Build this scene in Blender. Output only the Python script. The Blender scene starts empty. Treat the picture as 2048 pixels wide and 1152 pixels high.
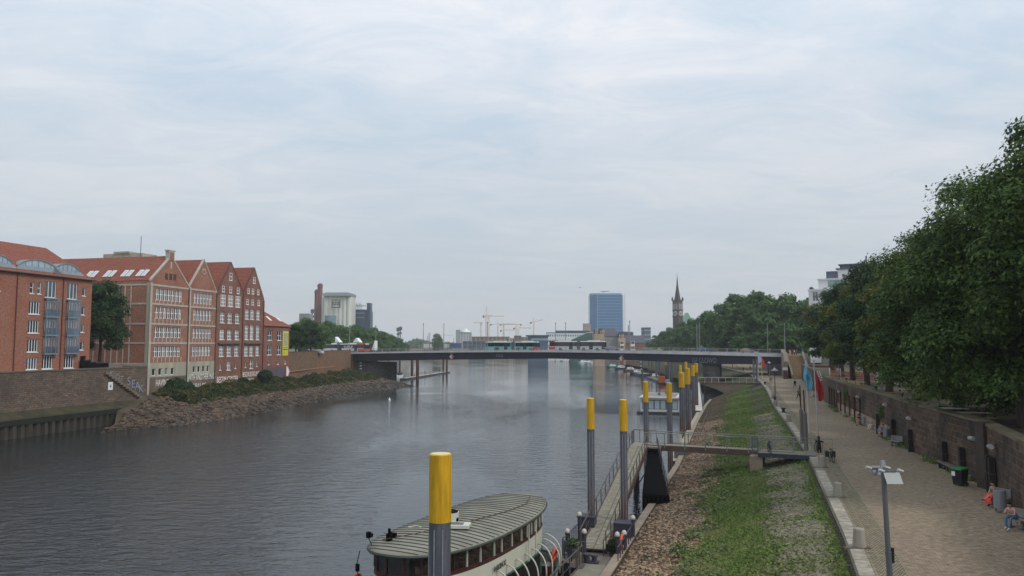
import bpy, math, random
import numpy as np
from mathutils import Vector, Matrix
random.seed(7)
R = math.radians
SC = bpy.context.scene
COL = SC.collection

# ------------------------------------------------------------------ camera, sky, sun, exposure
EYE = 13.0                       # eye height above the river at low tide
PITCH = math.atan(114 / 1500)
cam_d = bpy.data.cameras.new('camera'); cam = bpy.data.objects.new('camera', cam_d); COL.objects.link(cam)
cam_d.sensor_width = 36; cam_d.lens = 36 * 1500 / 2048
cam_d.clip_start = 0.5; cam_d.clip_end = 9000
cam.location = (0, 0, EYE); cam.rotation_euler = (R(90) + PITCH, 0, 0)
SC.camera = cam
SUN_EL, SUN_AZ = 44, 122         # degrees: elevation, compass-like azimuth from +Y towards +X
world = bpy.data.worlds.new('World'); SC.world = world; world.use_nodes = True
wn, wl = world.node_tree.nodes, world.node_tree.links
wn.clear()
def WN(t, **k):
    n = wn.new(t)
    for a, b in k.items(): setattr(n, a, b)
    return n
sky = WN('ShaderNodeTexSky', sky_type='NISHITA', sun_disc=False, sun_elevation=R(SUN_EL), sun_rotation=R(SUN_AZ))
sky.air_density = 1.2; sky.dust_density = 2.5; sky.altitude = 10
tc = WN('ShaderNodeTexCoord'); sep = WN('ShaderNodeSeparateXYZ'); wl.new(tc.outputs['Generated'], sep.inputs[0])
def wmath(op, a, b=None, c=None):
    n = WN('ShaderNodeMath', operation=op)
    for i, v in enumerate((a, b, c)):
        if v is None: continue
        if isinstance(v, (int, float)): n.inputs[i].default_value = v
        else: wl.new(v, n.inputs[i])
    return n.outputs[0]
zc = wmath('ADD', wmath('MAXIMUM', sep.outputs[2], 0.0), 0.16)
comb = WN('ShaderNodeCombineXYZ')
wl.new(wmath('DIVIDE', sep.outputs[0], zc), comb.inputs[0]); wl.new(wmath('DIVIDE', sep.outputs[1], zc), comb.inputs[1])
def wnoise(scale, detail, rough, dist, off):
    mp = WN('ShaderNodeMapping'); wl.new(comb.outputs[0], mp.inputs[0]); mp.inputs['Location'].default_value = off
    mp.inputs['Rotation'].default_value = (0, 0, R(-25)); mp.inputs['Scale'].default_value = (0.75, 1.35, 1)
    n = WN('ShaderNodeTexNoise'); wl.new(mp.outputs[0], n.inputs['Vector'])
    n.inputs['Scale'].default_value = scale; n.inputs['Detail'].default_value = detail
    n.inputs['Roughness'].default_value = rough; n.inputs['Distortion'].default_value = dist
    return n.outputs[0]
n1 = wnoise(0.55, 7, 0.55, 0.3, (3.1, 1.7, 0)); n2 = wnoise(2.6, 10, 0.66, 0.8, (0.3, 8.2, 0))
fac = wmath('ADD', wmath('MULTIPLY', n1, 0.55), wmath('MULTIPLY', n2, 0.45))
ramp = WN('ShaderNodeValToRGB'); wl.new(fac, ramp.inputs[0])
e = ramp.color_ramp.elements
e[0].position = 0.40; e[0].color = (5.6, 6.8, 8.0, 1)
e[1].position = 0.60; e[1].color = (8.4, 8.55, 9.0, 1)
e2 = ramp.color_ramp.elements.new(0.5); e2.color = (6.9, 7.65, 8.5, 1)
# thin even veil near the horizon
hz = WN('ShaderNodeMapRange'); wl.new(sep.outputs[2], hz.inputs[0]); hz.inputs[1].default_value = 0.0; hz.inputs[2].default_value = 0.38
hz.inputs[3].default_value = 0.85; hz.inputs[4].default_value = 0.0
mixh = WN('ShaderNodeMix', data_type='RGBA'); wl.new(hz.outputs[0], mixh.inputs[0]); wl.new(ramp.outputs[0], mixh.inputs[6])
mixh.inputs[7].default_value = (6.2, 6.6, 7.05, 1)
zen = WN('ShaderNodeMapRange'); wl.new(sep.outputs[2], zen.inputs[0]); zen.inputs[1].default_value = 0.12; zen.inputs[2].default_value = 0.5; zen.inputs[3].default_value = 1.0; zen.inputs[4].default_value = 1.22
zmul = WN('ShaderNodeVectorMath', operation='SCALE'); wl.new(mixh.outputs[2], zmul.inputs[0]); wl.new(zen.outputs[0], zmul.inputs[3])
mixs = WN('ShaderNodeMix', data_type='RGBA'); mixs.inputs[0].default_value = 0.9
wl.new(sky.outputs[0], mixs.inputs[6]); wl.new(zmul.outputs[0], mixs.inputs[7])
bg = WN('ShaderNodeBackground'); bg.inputs[1].default_value = 0.1; wl.new(mixs.outputs[2], bg.inputs[0])
wo = WN('ShaderNodeOutputWorld'); wl.new(bg.outputs[0], wo.inputs[0])
sun_d = bpy.data.lights.new('sun', 'SUN'); sun_d.energy = 1.5; sun_d.angle = R(14); sun_d.color = (1, 0.95, 0.87)
sun = bpy.data.objects.new('sun', sun_d); COL.objects.link(sun)
sdir = Vector((math.sin(R(SUN_AZ)) * math.cos(R(SUN_EL)), math.cos(R(SUN_AZ)) * math.cos(R(SUN_EL)), math.sin(R(SUN_EL))))
sun.rotation_euler = sdir.to_track_quat('Z', 'Y').to_euler(); sun.location = (0, 0, 80)
SC.view_settings.view_transform = 'Standard'; SC.view_settings.look = 'None'; SC.view_settings.exposure = -0.04; SC.view_settings.gamma = 1
try:
    SC.cycles.use_denoising = True; SC.cycles.max_bounces = 6; SC.cycles.volume_bounces = 0; SC.cycles.use_adaptive_sampling = True
    SC.cycles.adaptive_threshold = 0.02; SC.cycles.transparent_max_bounces = 6; SC.cycles.caustics_reflective = False; SC.cycles.caustics_refractive = False
except Exception: pass

# ------------------------------------------------------------------ measuring: where a ray of the survey photo meets a level
def at(u, v, z=None, D=None):
    a, b, c, s = u - 1024, 576 - v, math.cos(PITCH), math.sin(PITCH)
    d = Vector((a, 1500 * c - b * s, 1500 * s + b * c))
    t = (z - EYE) / d.z if D is None else D / d.y
    return Vector((0, 0, EYE)) + d * t

# ------------------------------------------------------------------ materials
def S(r, g, b, k=1.0):
    def f(c):
        c /= 255.0
        return (c / 12.92 if c <= 0.04045 else ((c + 0.055) / 1.055) ** 2.4) * k
    return (f(r), f(g), f(b), 1)
_m = {}
def M(name, col, rough=0.75, metal=0.0, var=0.18, scale=1.5, bump=0.0, bscale=8.0, spec=0.4, streak=False, tint=None):
    """plain weathered surface: base colour broken by two noises, optional fine bump"""
    if name in _m: return _m[name]
    m = bpy.data.materials.new(name); m.use_nodes = True; _m[name] = m
    nt = m.node_tree; N, L = nt.nodes, nt.links
    p = N['Principled BSDF']; p.inputs['Roughness'].default_value = rough; p.inputs['Metallic'].default_value = metal
    p.inputs['Specular IOR Level'].default_value = spec
    tcn = N.new('ShaderNodeTexCoord')
    mp = N.new('ShaderNodeMapping'); L.new(tcn.outputs['Object'], mp.inputs[0])
    if streak: mp.inputs['Scale'].default_value = (1, 1, 0.12)
    a = N.new('ShaderNodeTexNoise'); a.inputs['Scale'].default_value = scale; a.inputs['Detail'].default_value = 8; a.inputs['Roughness'].default_value = 0.62
    L.new(mp.outputs[0], a.inputs['Vector'])
    mx = N.new('ShaderNodeMix'); mx.data_type = 'RGBA'
    rg = N.new('ShaderNodeMapRange'); rg.inputs[1].default_value = 0.3; rg.inputs[2].default_value = 0.7; L.new(a.outputs[0], rg.inputs[0])
    L.new(rg.outputs[0], mx.inputs[0])
    c2 = tint if tint else tuple(min(1, c * (1 + var)) for c in col[:3]) + (1,)
    mx.inputs[6].default_value = tuple(c * (1 - var) for c in col[:3]) + (1,); mx.inputs[7].default_value = c2
    L.new(mx.outputs[2], p.inputs['Base Color'])
    if bump:
        b = N.new('ShaderNodeTexNoise'); b.inputs['Scale'].default_value = bscale; b.inputs['Detail'].default_value = 6
        L.new(tcn.outputs['Object'], b.inputs['Vector'])
        bn = N.new('ShaderNodeBump'); bn.inputs['Strength'].default_value = bump; bn.inputs['Distance'].default_value = 0.05
        L.new(b.outputs[0], bn.inputs['Height']); L.new(bn.outputs[0], p.inputs['Normal'])
    return m
def MB_(name, c1, c2, mortar, bw, bh, ms=0.02, rough=0.85, uv=True, bump=0.4, blotch=None, bl=0.35, offset=0.5, bscale=0.35, axes='xz'):
    """coursed stone / brick / pavers / tiles: brick pattern on UV metres or on object axes, with blotches"""
    if name in _m: return _m[name]
    m = bpy.data.materials.new(name); m.use_nodes = True; _m[name] = m
    N, L = m.node_tree.nodes, m.node_tree.links
    p = N['Principled BSDF']; p.inputs['Roughness'].default_value = rough; p.inputs['Specular IOR Level'].default_value = 0.3
    tcn = N.new('ShaderNodeTexCoord')
    if uv: vec = tcn.outputs['UV']
    else:
        sp = N.new('ShaderNodeSeparateXYZ'); L.new(tcn.outputs['Object'], sp.inputs[0])
        cb = N.new('ShaderNodeCombineXYZ'); ad = N.new('ShaderNodeMath'); ad.operation = 'ADD'
        L.new(sp.outputs[0], ad.inputs[0]); L.new(sp.outputs[1], ad.inputs[1]); L.new(ad.outputs[0], cb.inputs[0]); L.new(sp.outputs[2], cb.inputs[1])
        vec = cb.outputs[0]
    bt = N.new('ShaderNodeTexBrick'); L.new(vec, bt.inputs['Vector']); bt.offset = offset
    bt.inputs['Color1'].default_value = c1; bt.inputs['Color2'].default_value = c2; bt.inputs['Mortar'].default_value = mortar
    bt.inputs['Scale'].default_value = 1; bt.inputs['Mortar Size'].default_value = ms; bt.inputs['Brick Width'].default_value = bw; bt.inputs['Row Height'].default_value = bh
    bt.inputs['Mortar Smooth'].default_value = 0.3
    ns = N.new('ShaderNodeTexNoise'); L.new(tcn.outputs['Object'], ns.inputs['Vector']); ns.inputs['Scale'].default_value = bscale; ns.inputs['Detail'].default_value = 9; ns.inputs['Roughness'].default_value = 0.65
    rg = N.new('ShaderNodeMapRange'); rg.inputs[1].default_value = 0.42; rg.inputs[2].default_value = 0.66; rg.inputs[4].default_value = bl * 2; L.new(ns.outputs[0], rg.inputs[0])
    mx = N.new('ShaderNodeMix'); mx.data_type = 'RGBA'; L.new(rg.outputs[0], mx.inputs[0]); L.new(bt.outputs['Color'], mx.inputs[6])
    mx.inputs[7].default_value = blotch if blotch else tuple(c * 0.5 for c in c1[:3]) + (1,)
    n3 = N.new('ShaderNodeTexNoise'); n3.inputs['Scale'].default_value = 3.5; n3.inputs['Detail'].default_value = 5; L.new(tcn.outputs['Object'], n3.inputs['Vector'])
    hs = N.new('ShaderNodeHueSaturation'); L.new(mx.outputs[2], hs.inputs['Color'])
    r3 = N.new('ShaderNodeMapRange'); r3.inputs[1].default_value = 0.3; r3.inputs[2].default_value = 0.7; r3.inputs[3].default_value = 0.72; r3.inputs[4].default_value = 1.3
    L.new(n3.outputs[0], r3.inputs[0]); L.new(r3.outputs[0], hs.inputs['Value'])
    L.new(hs.outputs[0], p.inputs['Base Color'])
    if bump:
        bn = N.new('ShaderNodeBump'); bn.inputs['Strength'].default_value = bump; bn.inputs['Distance'].default_value = 0.03; bn.invert = True
        L.new(bt.outputs['Fac'], bn.inputs['Height']); L.new(bn.outputs[0], p.inputs['Normal'])
    return m
def leafmat(name, dark, light, warm=None, warm_at=0.62):
    if name in _m: return _m[name]
    m = bpy.data.materials.new(name); m.use_nodes = True; _m[name] = m
    N, L = m.node_tree.nodes, m.node_tree.links
    p = N['Principled BSDF']; p.inputs['Roughness'].default_value = 0.6; p.inputs['Specular IOR Level'].default_value = 0.25
    g = N.new('ShaderNodeNewGeometry'); mx = N.new('ShaderNodeMix'); mx.data_type = 'RGBA'
    L.new(g.outputs['Random Per Island'], mx.inputs[0]); mx.inputs[6].default_value = dark; mx.inputs[7].default_value = light
    out = mx.outputs[2]
    tcn = N.new('ShaderNodeTexCoord'); oi = N.new('ShaderNodeObjectInfo')
    ad = N.new('ShaderNodeVectorMath'); ad.operation = 'ADD'; L.new(tcn.outputs['Object'], ad.inputs[0]); L.new(oi.outputs['Random'], ad.inputs[1])
    n = N.new('ShaderNodeTexNoise'); n.inputs['Scale'].default_value = 0.35; n.inputs['Detail'].default_value = 3; L.new(ad.outputs[0], n.inputs['Vector'])
    rg = N.new('ShaderNodeMapRange'); rg.inputs[1].default_value = warm_at - 0.06; rg.inputs[2].default_value = warm_at + 0.1; L.new(n.outputs[0], rg.inputs[0]); rg.inputs[4].default_value = 0.75
    m2 = N.new('ShaderNodeMix'); m2.data_type = 'RGBA'; L.new(rg.outputs[0], m2.inputs[0]); L.new(out, m2.inputs[6]); m2.inputs[7].default_value = warm or light
    out = m2.outputs[2]
    L.new(out, p.inputs['Base Color'])
    tr = N.new('ShaderNodeBsdfTranslucent'); L.new(out, tr.inputs[0]); ms = N.new('ShaderNodeMixShader'); ms.inputs[0].default_value = 0.25
    L.new(p.outputs[0], ms.inputs[1]); L.new(tr.outputs[0], ms.inputs[2]); L.new(ms.outputs[0], N['Material Output'].inputs[0])
    return m
def glassmat(name, col, rough=0.08, spec=0.9, var=0.5, scale=0.6):
    return M(name, col, rough=rough, spec=spec, var=var, scale=scale)

# ------------------------------------------------------------------ mesh building
class MB:
    def __init__(s): s.v = []; s.f = []; s.m = []; s.uv = None
    def add(s, vs, fs, mi=0):
        o = len(s.v); s.v += [tuple(v) for v in vs]; s.f += [tuple(i + o for i in f) for f in fs]; s.m += [mi] * len(fs)
    def box(s, x0, x1, y0, y1, z0, z1, mi=0):
        s.add([(x0,y0,z0),(x1,y0,z0),(x1,y1,z0),(x0,y1,z0),(x0,y0,z1),(x1,y0,z1),(x1,y1,z1),(x0,y1,z1)],
              [(0,3,2,1),(4,5,6,7),(0,1,5,4),(1,2,6,5),(2,3,7,6),(3,0,4,7)], mi)
    def cb(s, c, sz, mi=0, rz=0, m=None):
        hx, hy, hz = sz[0]/2, sz[1]/2, sz[2]/2
        mt = Matrix.Translation(c) @ (m if m is not None else Matrix.Rotation(rz, 4, 'Z'))
        vs = [mt @ Vector(q) for q in [(-hx,-hy,-hz),(hx,-hy,-hz),(hx,hy,-hz),(-hx,hy,-hz),(-hx,-hy,hz),(hx,-hy,hz),(hx,hy,hz),(-hx,hy,hz)]]
        s.add(vs, [(0,3,2,1),(4,5,6,7),(0,1,5,4),(1,2,6,5),(2,3,7,6),(3,0,4,7)], mi)
    def bar(s, p0, p1, w, h=None, mi=0):
        """square bar from p0 to p1"""
        p0, p1 = Vector(p0), Vector(p1); h = h or w; d = (p1 - p0).normalized()
        up = Vector((0, 0, 1)) if abs(d.z) < 0.95 else Vector((0, 1, 0)); a = d.cross(up).normalized() * w / 2; b = a.cross(d).normalized() * h / 2
        vs = [p + x for p in (p0, p1) for x in (-a - b, a - b, a + b, -a + b)]
        s.add(vs, [(0,3,2,1),(4,5,6,7),(0,1,5,4),(1,2,6,5),(2,3,7,6),(3,0,4,7)], mi)
    def cyl(s, p0, p1, r0, r1=None, n=12, mi=0, cap=True):
        p0, p1 = Vector(p0), Vector(p1); r1 = r0 if r1 is None else r1; d = (p1 - p0).normalized()
        a = d.cross(Vector((0, 0, 1)) if abs(d.z) < 0.95 else Vector((0, 1, 0))).normalized(); b = d.cross(a)
        vs = [p + (a * math.cos(t) + b * math.sin(t)) * r for p, r in ((p0, r0), (p1, r1)) for t in [2 * math.pi * i / n for i in range(n)]]
        fs = [(i, (i + 1) % n, n + (i + 1) % n, n + i) for i in range(n)]
        if cap: fs += [tuple(range(n))[::-1], tuple(range(n, 2 * n))]
        s.add(vs, fs, mi)
    def tube(s, pts, r, n=6, mi=0, closed=False):
        pts = [Vector(p) for p in pts]; k = len(pts); vs = []; fs = []
        rr = r if isinstance(r, (list, tuple)) else [r] * k
        pa = None
        for i, p in enumerate(pts):
            q0 = pts[(i - 1) % k] if (i or closed) else p; q1 = pts[(i + 1) % k] if (i < k - 1 or closed) else p
            d = (q1 - q0).normalized()
            if pa is None: pa = d.cross(Vector((0, 0, 1)) if abs(d.z) < 0.9 else Vector((0, 1, 0))).normalized()
            pa = (pa - d * pa.dot(d)).normalized(); b = d.cross(pa)
            vs += [p + (pa * math.cos(2*math.pi*j/n) + b * math.sin(2*math.pi*j/n)) * rr[i] for j in range(n)]
        for i in range(k if closed else k - 1):
            o, q = i * n, ((i + 1) % k) * n
            fs += [(o + j, o + (j + 1) % n, q + (j + 1) % n, q + j) for j in range(n)]
        if not closed: fs += [tuple(range(n))[::-1], tuple(range((k-1)*n, k*n))]
        s.add(vs, fs, mi)
    def lathe(s, prof, n=16, c=(0,0,0), mi=0):
        vs = [(c[0] + r * math.cos(2*math.pi*j/n), c[1] + r * math.sin(2*math.pi*j/n), c[2] + z) for r, z in prof for j in range(n)]
        fs = [(i*n + j, i*n + (j+1) % n, (i+1)*n + (j+1) % n, (i+1)*n + j) for i in range(len(prof)-1) for j in range(n)]
        fs += [tuple(range(n))[::-1], tuple(range((len(prof)-1)*n, len(prof)*n))]
        s.add(vs, fs, mi)
    def ext(s, poly, d, mi=0, mside=None):
        """polygon (3-D points) extruded by vector d"""
        n = len(poly); p = [Vector(q) for q in poly]; d = Vector(d)
        s.add(p + [q + d for q in p], [tuple(range(n)), tuple(range(n, 2*n))[::-1]], mi)
        s.add(p + [q + d for q in p], [(i, n + i, n + (i+1) % n, (i+1) % n) for i in range(n)], mi if mside is None else mside)
    def face(s, *vs, mi=0): s.add(vs, [tuple(range(len(vs)))], mi)
    def build(s, name, mats, parent=None, smooth=False, loc=None, fix=True):
        me = bpy.data.meshes.new(name); me.from_pydata(s.v, [], s.f)
        mats = mats if isinstance(mats, (list, tuple)) else [mats]
        for m in mats: me.materials.append(m)
        if len(mats) > 1: me.polygons.foreach_set('material_index', s.m)
        if s.uv is not None:
            ul = me.uv_layers.new(name='UVMap'); li = np.empty(len(me.loops), dtype=np.int32); me.loops.foreach_get('vertex_index', li)
            ul.data.foreach_set('uv', np.array(s.uv, dtype=np.float32)[li].ravel())
        if smooth: me.polygons.foreach_set('use_smooth', [True] * len(me.polygons))
        me.update()
        return link(name, me, parent, loc)
def link(name, data, parent=None, loc=None):
    o = bpy.data.objects.new(name, data); COL.objects.link(o)
    if parent is not None: o.parent = parent
    if loc is not None: o.location = loc
    return o
def tag(o, label=None, cat=None, group=None, kind=None):
    if label: o['label'] = label
    if cat: o['category'] = cat
    if group: o['group'] = group
    if kind: o['kind'] = kind
    return o
def thing(name, label, cat, loc=(0, 0, 0), rz=0, group=None):
    o = bpy.data.objects.new(name, None); COL.objects.link(o); o.location = loc; o.rotation_euler = (0, 0, rz); o.empty_display_size = 0.3
    return tag(o, label, cat, group)
_ch = {}
def copy_tree(o, parent=None, loc=None, rz=None, label=None, scale=None):
    c = o.copy(); COL.objects.link(c); c.parent = parent
    if loc is not None: c.location = loc
    if rz is not None: c.rotation_euler = (0, 0, rz)
    if scale is not None: c.scale = scale if hasattr(scale, '__len__') else (scale,) * 3
    if label: c['label'] = label
    for ch in [q for q in bpy.data.objects if q.parent == o]: copy_tree(ch, c)
    return c
ORD = ['first','second','third','fourth','fifth','sixth','seventh','eighth','ninth','tenth','eleventh','twelfth','thirteenth','fourteenth','fifteenth','sixteenth',
 'seventeenth','eighteenth','nineteenth','twentieth','twenty-first','twenty-second','twenty-third','twenty-fourth','twenty-fifth','twenty-sixth']
def textmesh(txt, size, mat, parent=None, name='lettering', loc=(0,0,0), rot=(math.pi/2,0,0), depth=0.01, sx=1.0, align='LEFT'):
    cu = bpy.data.curves.new('t', 'FONT'); cu.body = txt; cu.size = size; cu.extrude = depth; cu.align_x = align
    t = bpy.data.objects.new('t', cu); COL.objects.link(t)
    me = bpy.data.meshes.new_from_object(t); bpy.data.objects.remove(t); me.name = name
    me.materials.clear(); me.materials.append(mat)
    o = link(name, me, parent, loc); o.rotation_euler = rot; o.scale = (sx, 1, 1)
    return o
def grid(name, cols, ys, mat, kind='structure', z=None, label=None, jitter=0, smooth=True):
    """a sheet lofted along y: cols = list of functions y -> (x, z); UVs in metres"""
    b = MB(); b.uv = []; nc = len(cols); acc = [0.0]*nc; prev = None
    for r, y in enumerate(ys):
        pts = [c(y) for c in cols]; pts = [(p[0], y, p[1]) if len(p) == 2 else p for p in pts]
        if prev: acc = [a + (Vector(p) - Vector(q)).length for a, p, q in zip(acc, pts, prev)]
        w = 0
        for i, p in enumerate(pts):
            if i: w += (Vector(p) - Vector(pts[i-1])).length
            b.v.append((p[0], p[1], p[2] + (random.uniform(-jitter, jitter) if 0 < i < nc - 1 else 0))); b.uv.append((w, acc[nc//2]))
        prev = pts
    for r in range(len(ys) - 1):
        for i in range(nc - 1):
            o = r * nc + i; b.f.append((o, o + 1, o + nc + 1, o + nc)); b.m.append(0)
    o = b.build(name, mat, smooth=smooth)
    if kind: o['kind'] = kind
    return o
def crv(ys, xs): return lambda y: float(np.interp(y, ys, xs))
HAZE = 0.00024
# ------------------------------------------------------------------ the river banks, measured along y
EY = [-40, 28.2, 35.6, 61.5, 84.7, 107, 125, 150, 181, 237, 330, 480, 650, 900, 1600]
EX = [-8, 12.8, 15.4, 23.9, 30.8, 37.2, 42.7, 50.5, 59.5, 74, 88, 90, 62, -40, -420]
edge = crv(EY, EX)
TY = [-40, 38.4, 51.7, 75.3, 118, 150, 167, 185, 205, 240, 291, 330, 390, 487, 650, 900, 1600]
TX = [-16, 4.6, 8.9, 16.5, 28.9, 38.6, 44.2, 52, 55, 57, 60, 63, 69, 70, 41, -70, -450]
toe = crv(TY, TX)
WY = [-40, 20, 34, 46.3, 59.3, 79, 98, 116, 150, 186, 200]
WX = [-2, 18.3, 24, 29, 32, 37.4, 42.4, 48, 59.5, 71.5, 76]
wallx = crv(WY, WX)
PZ = 4.3                                   # promenade level
TZ = 7.5                                   # tree terrace level

# water -------------------------------------------------
def water_material():
    m = bpy.data.materials.new('river_water'); m.use_nodes = True; N, L = m.node_tree.nodes, m.node_tree.links
    p = N['Principled BSDF']; p.inputs['Roughness'].default_value = 0.05; p.inputs['IOR'].default_value = 1.4
    p.inputs['Specular IOR Level'].default_value = 0.5
    tcn = N.new('ShaderNodeTexCoord')
    def noise(sc, det, rz, scx, scy, dist=0.0):
        mp = N.new('ShaderNodeMapping'); L.new(tcn.outputs['Object'], mp.inputs[0]); mp.inputs['Rotation'].default_value = (0, 0, R(rz)); mp.inputs['Scale'].default_value = (scx, scy, 1)
        n = N.new('ShaderNodeTexNoise'); n.inputs['Scale'].default_value = sc; n.inputs['Detail'].default_value = det; n.inputs['Roughness'].default_value = 0.6; n.inputs['Distortion'].default_value = dist
        L.new(mp.outputs[0], n.inputs['Vector']); return n.outputs[0]
    a = noise(0.5, 3, 14, 1.0, 2.0, 0.6); b = noise(1.7, 3, -10, 1.0, 1.8, 0.3); big = noise(0.035, 4, 20, 1, 0.45, 0.8)
    ad = N.new('ShaderNodeMath'); ad.operation = 'MULTIPLY_ADD'; L.new(b, ad.inputs[0]); ad.inputs[1].default_value = 0.35; L.new(a, ad.inputs[2])
    pat = N.new('ShaderNodeMapRange'); L.new(big, pat.inputs[0]); pat.inputs[1].default_value = 0.4; pat.inputs[2].default_value = 0.62; pat.inputs[3].default_value = 0.25; pat.inputs[4].default_value = 1.0
    # the chop is strongest off the left quay and dies down upstream
    sp = N.new('ShaderNodeSeparateXYZ'); L.new(tcn.outputs['Object'], sp.inputs[0])
    def rm(sock, a0, a1, b0, b1):
        r = N.new('ShaderNodeMapRange'); L.new(sock, r.inputs[0])
        for i, q in zip((1, 2, 3, 4), (a0, a1, b0, b1)): r.inputs[i].default_value = q
        r.interpolation_type = 'SMOOTHSTEP'; return r.outputs[0]
    def mul(p_, q_):
        x = N.new('ShaderNodeMath'); x.operation = 'MULTIPLY'; L.new(p_, x.inputs[0]); L.new(q_, x.inputs[1]); return x.outputs[0]
    hgt = mul(ad.outputs[0], mul(rm(sp.outputs[1], 70, 190, 1.0, 0.3), rm(sp.outputs[0], -45, 0, 1.9, 1.0)))
    bn = N.new('ShaderNodeBump'); L.new(hgt, bn.inputs['Height']); L.new(pat.outputs[0], bn.inputs['Strength']); bn.inputs['Distance'].default_value = 0.17
    L.new(bn.outputs[0], p.inputs['Normal'])
    mx = N.new('ShaderNodeMix'); mx.data_type = 'RGBA'; L.new(big, mx.inputs[0]); mx.inputs[6].default_value = S(30, 30, 27); mx.inputs[7].default_value = S(40, 52, 58)
    L.new(mx.outputs[2], p.inputs['Base Color'])
    return m
def plane(name, x0, x1, y0, y1, z, mat, kind='structure'):
    b = MB(); b.add([(x0,y0,z),(x1,y0,z),(x1,y1,z),(x0,y1,z)], [(0,1,2,3)]); o = b.build(name, mat); o['kind'] = kind; return o
plane('river_water', -900, 900, -60, 3200, 0.0, water_material())
far_soil = M('far_soil', S(84, 88, 70), var=0.3, scale=0.02)
plane('ground', -4000, 4000, -400, 7000, -1.2, far_soil)

# embankment slope between the quay toe and the promenade
def slope_material():
    m = bpy.data.materials.new('embankment'); m.use_nodes = True; N, L = m.node_tree.nodes, m.node_tree.links
    p = N['Principled BSDF']; p.inputs['Roughness'].default_value = 0.9; p.inputs['Specular IOR Level'].default_value = 0.2
    tcn = N.new('ShaderNodeTexCoord'); sp = N.new('ShaderNodeSeparateXYZ'); L.new(tcn.outputs['UV'], sp.inputs[0])
    def noise(sc, det=5, rough=0.6, src='UV'):
        n = N.new('ShaderNodeTexNoise'); n.inputs['Scale'].default_value = sc; n.inputs['Detail'].default_value = det; n.inputs['Roughness'].default_value = rough
        L.new(tcn.outputs[src], n.inputs['Vector']); return n.outputs[0]
    def rng(v, a, b, c=0.0, d=1.0):
        r = N.new('ShaderNodeMapRange'); L.new(v, r.inputs[0])
        for i, q in zip((1,2,3,4), (a,b,c,d)): r.inputs[i].default_value = q
        return r.outputs[0]
    def mix(f, a, b):
        x = N.new('ShaderNodeMix'); x.data_type = 'RGBA'
        for i, q in zip((0, 6, 7), (f, a, b)):
            if isinstance(q, (tuple, float)): x.inputs[i].default_value = q
            else: L.new(q, x.inputs[i])
        return x.outputs[2]
    def mth(op, a, b):
        x = N.new('ShaderNodeMath'); x.operation = op
        for i, q in enumerate((a, b)):
            if isinstance(q, float): x.inputs[i].default_value = q
            else: L.new(q, x.inputs[i])
        return x.outputs[0]
    vo = N.new('ShaderNodeTexVoronoi'); vo.inputs['Scale'].default_value = 4.6; vo.inputs['Randomness'].default_value = 0.9; L.new(tcn.outputs['UV'], vo.inputs['Vector'])
    mpv = N.new('ShaderNodeMapping'); mpv.inputs['Scale'].default_value = (1.0, 1.7, 1); L.new(tcn.outputs['UV'], mpv.inputs[0]); L.new(mpv.outputs[0], vo.inputs['Vector'])
    ve = N.new('ShaderNodeTexVoronoi'); ve.feature = 'DISTANCE_TO_EDGE'; ve.inputs['Scale'].default_value = 4.6; ve.inputs['Randomness'].default_value = 0.9; L.new(mpv.outputs[0], ve.inputs['Vector'])
    sr = N.new('ShaderNodeSeparateColor'); L.new(vo.outputs['Color'], sr.inputs[0])
    gap = rng(ve.outputs['Distance'], 0.02, 0.10)
    brown = mix(sr.outputs[0], S(104, 84, 66), S(150, 124, 98)); brown = mix(rng(noise(0.35), 0.42, 0.62), brown, S(92, 88, 66)); brown = mix(gap, S(60, 50, 38), brown)
    grey = mix(sr.outputs[1], S(106, 102, 80), S(134, 128, 104)); grey = mix(rng(noise(0.6), 0.5, 0.7), grey, S(92, 108, 60)); grey = mix(gap, S(62, 64, 42), grey)
    grass = mix(rng(noise(1.3, 8, 0.7), 0.3, 0.7), S(78, 96, 46), S(106, 126, 62)); grass = mix(rng(noise(0.25), 0.45, 0.7), grass, S(104, 112, 62))
    wob = mth('MULTIPLY', mth('SUBTRACT', noise(0.45, 8, 0.7), 0.5), 5.5)
    x = mth('ADD', sp.outputs[0], wob)
    c = mix(rng(x, 4.7, 5.9), brown, grass); c = mix(rng(x, 7.9, 8.8), c, grey)
    damp = rng(sp.outputs[0], 0.0, 0.8); c = mix(damp, S(90, 78, 66), c)
    L.new(c, p.inputs['Base Color'])
    bn = N.new('ShaderNodeBump'); bn.inputs['Strength'].default_value = 0.9; bn.inputs['Distance'].default_value = 0.34
    L.new(mth('ADD', rng(ve.outputs['Distance'], 0.0, 0.22), mth('MULTIPLY', noise(9.0), 0.6)), bn.inputs['Height']); L.new(bn.outputs[0], p.inputs['Normal'])
    return m
def ywalk(a, b, s0, k=1.05):
    out = [a]; s = s0
    while out[-1] < b: out.append(out[-1] + s); s *= k
    return out
ys_n = ywalk(-38, 60, 1.2, 1.0) + ywalk(61.5, 900, 1.3, 1.02)
KW = 0.62                                   # granite kerb width
def slope_col(t):
    def f(y):
        a, b = toe(y), edge(y); n = math.sin(y * 1.3 + t * 9) * 0.03 + math.sin(y * 0.41 + t * 5) * 0.05
        z = 1.2 + (PZ - 0.28 - 1.2) * (t ** 1.12) + (n if 0.02 < t < 0.98 else 0)
        return (a + (b - a) * t, z)
    return f
grid('embankment_slope', [slope_col(i / 22) for i in range(23)], ys_n, slope_material())
conc_old = M('quay_concrete', S(150, 134, 116), var=0.25, scale=0.8, bump=0.3, streak=False)
dark_wall = M('wet_piling', S(44, 40, 36), rough=0.6, var=0.4, scale=0.7, streak=True, bump=0.5)
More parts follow.
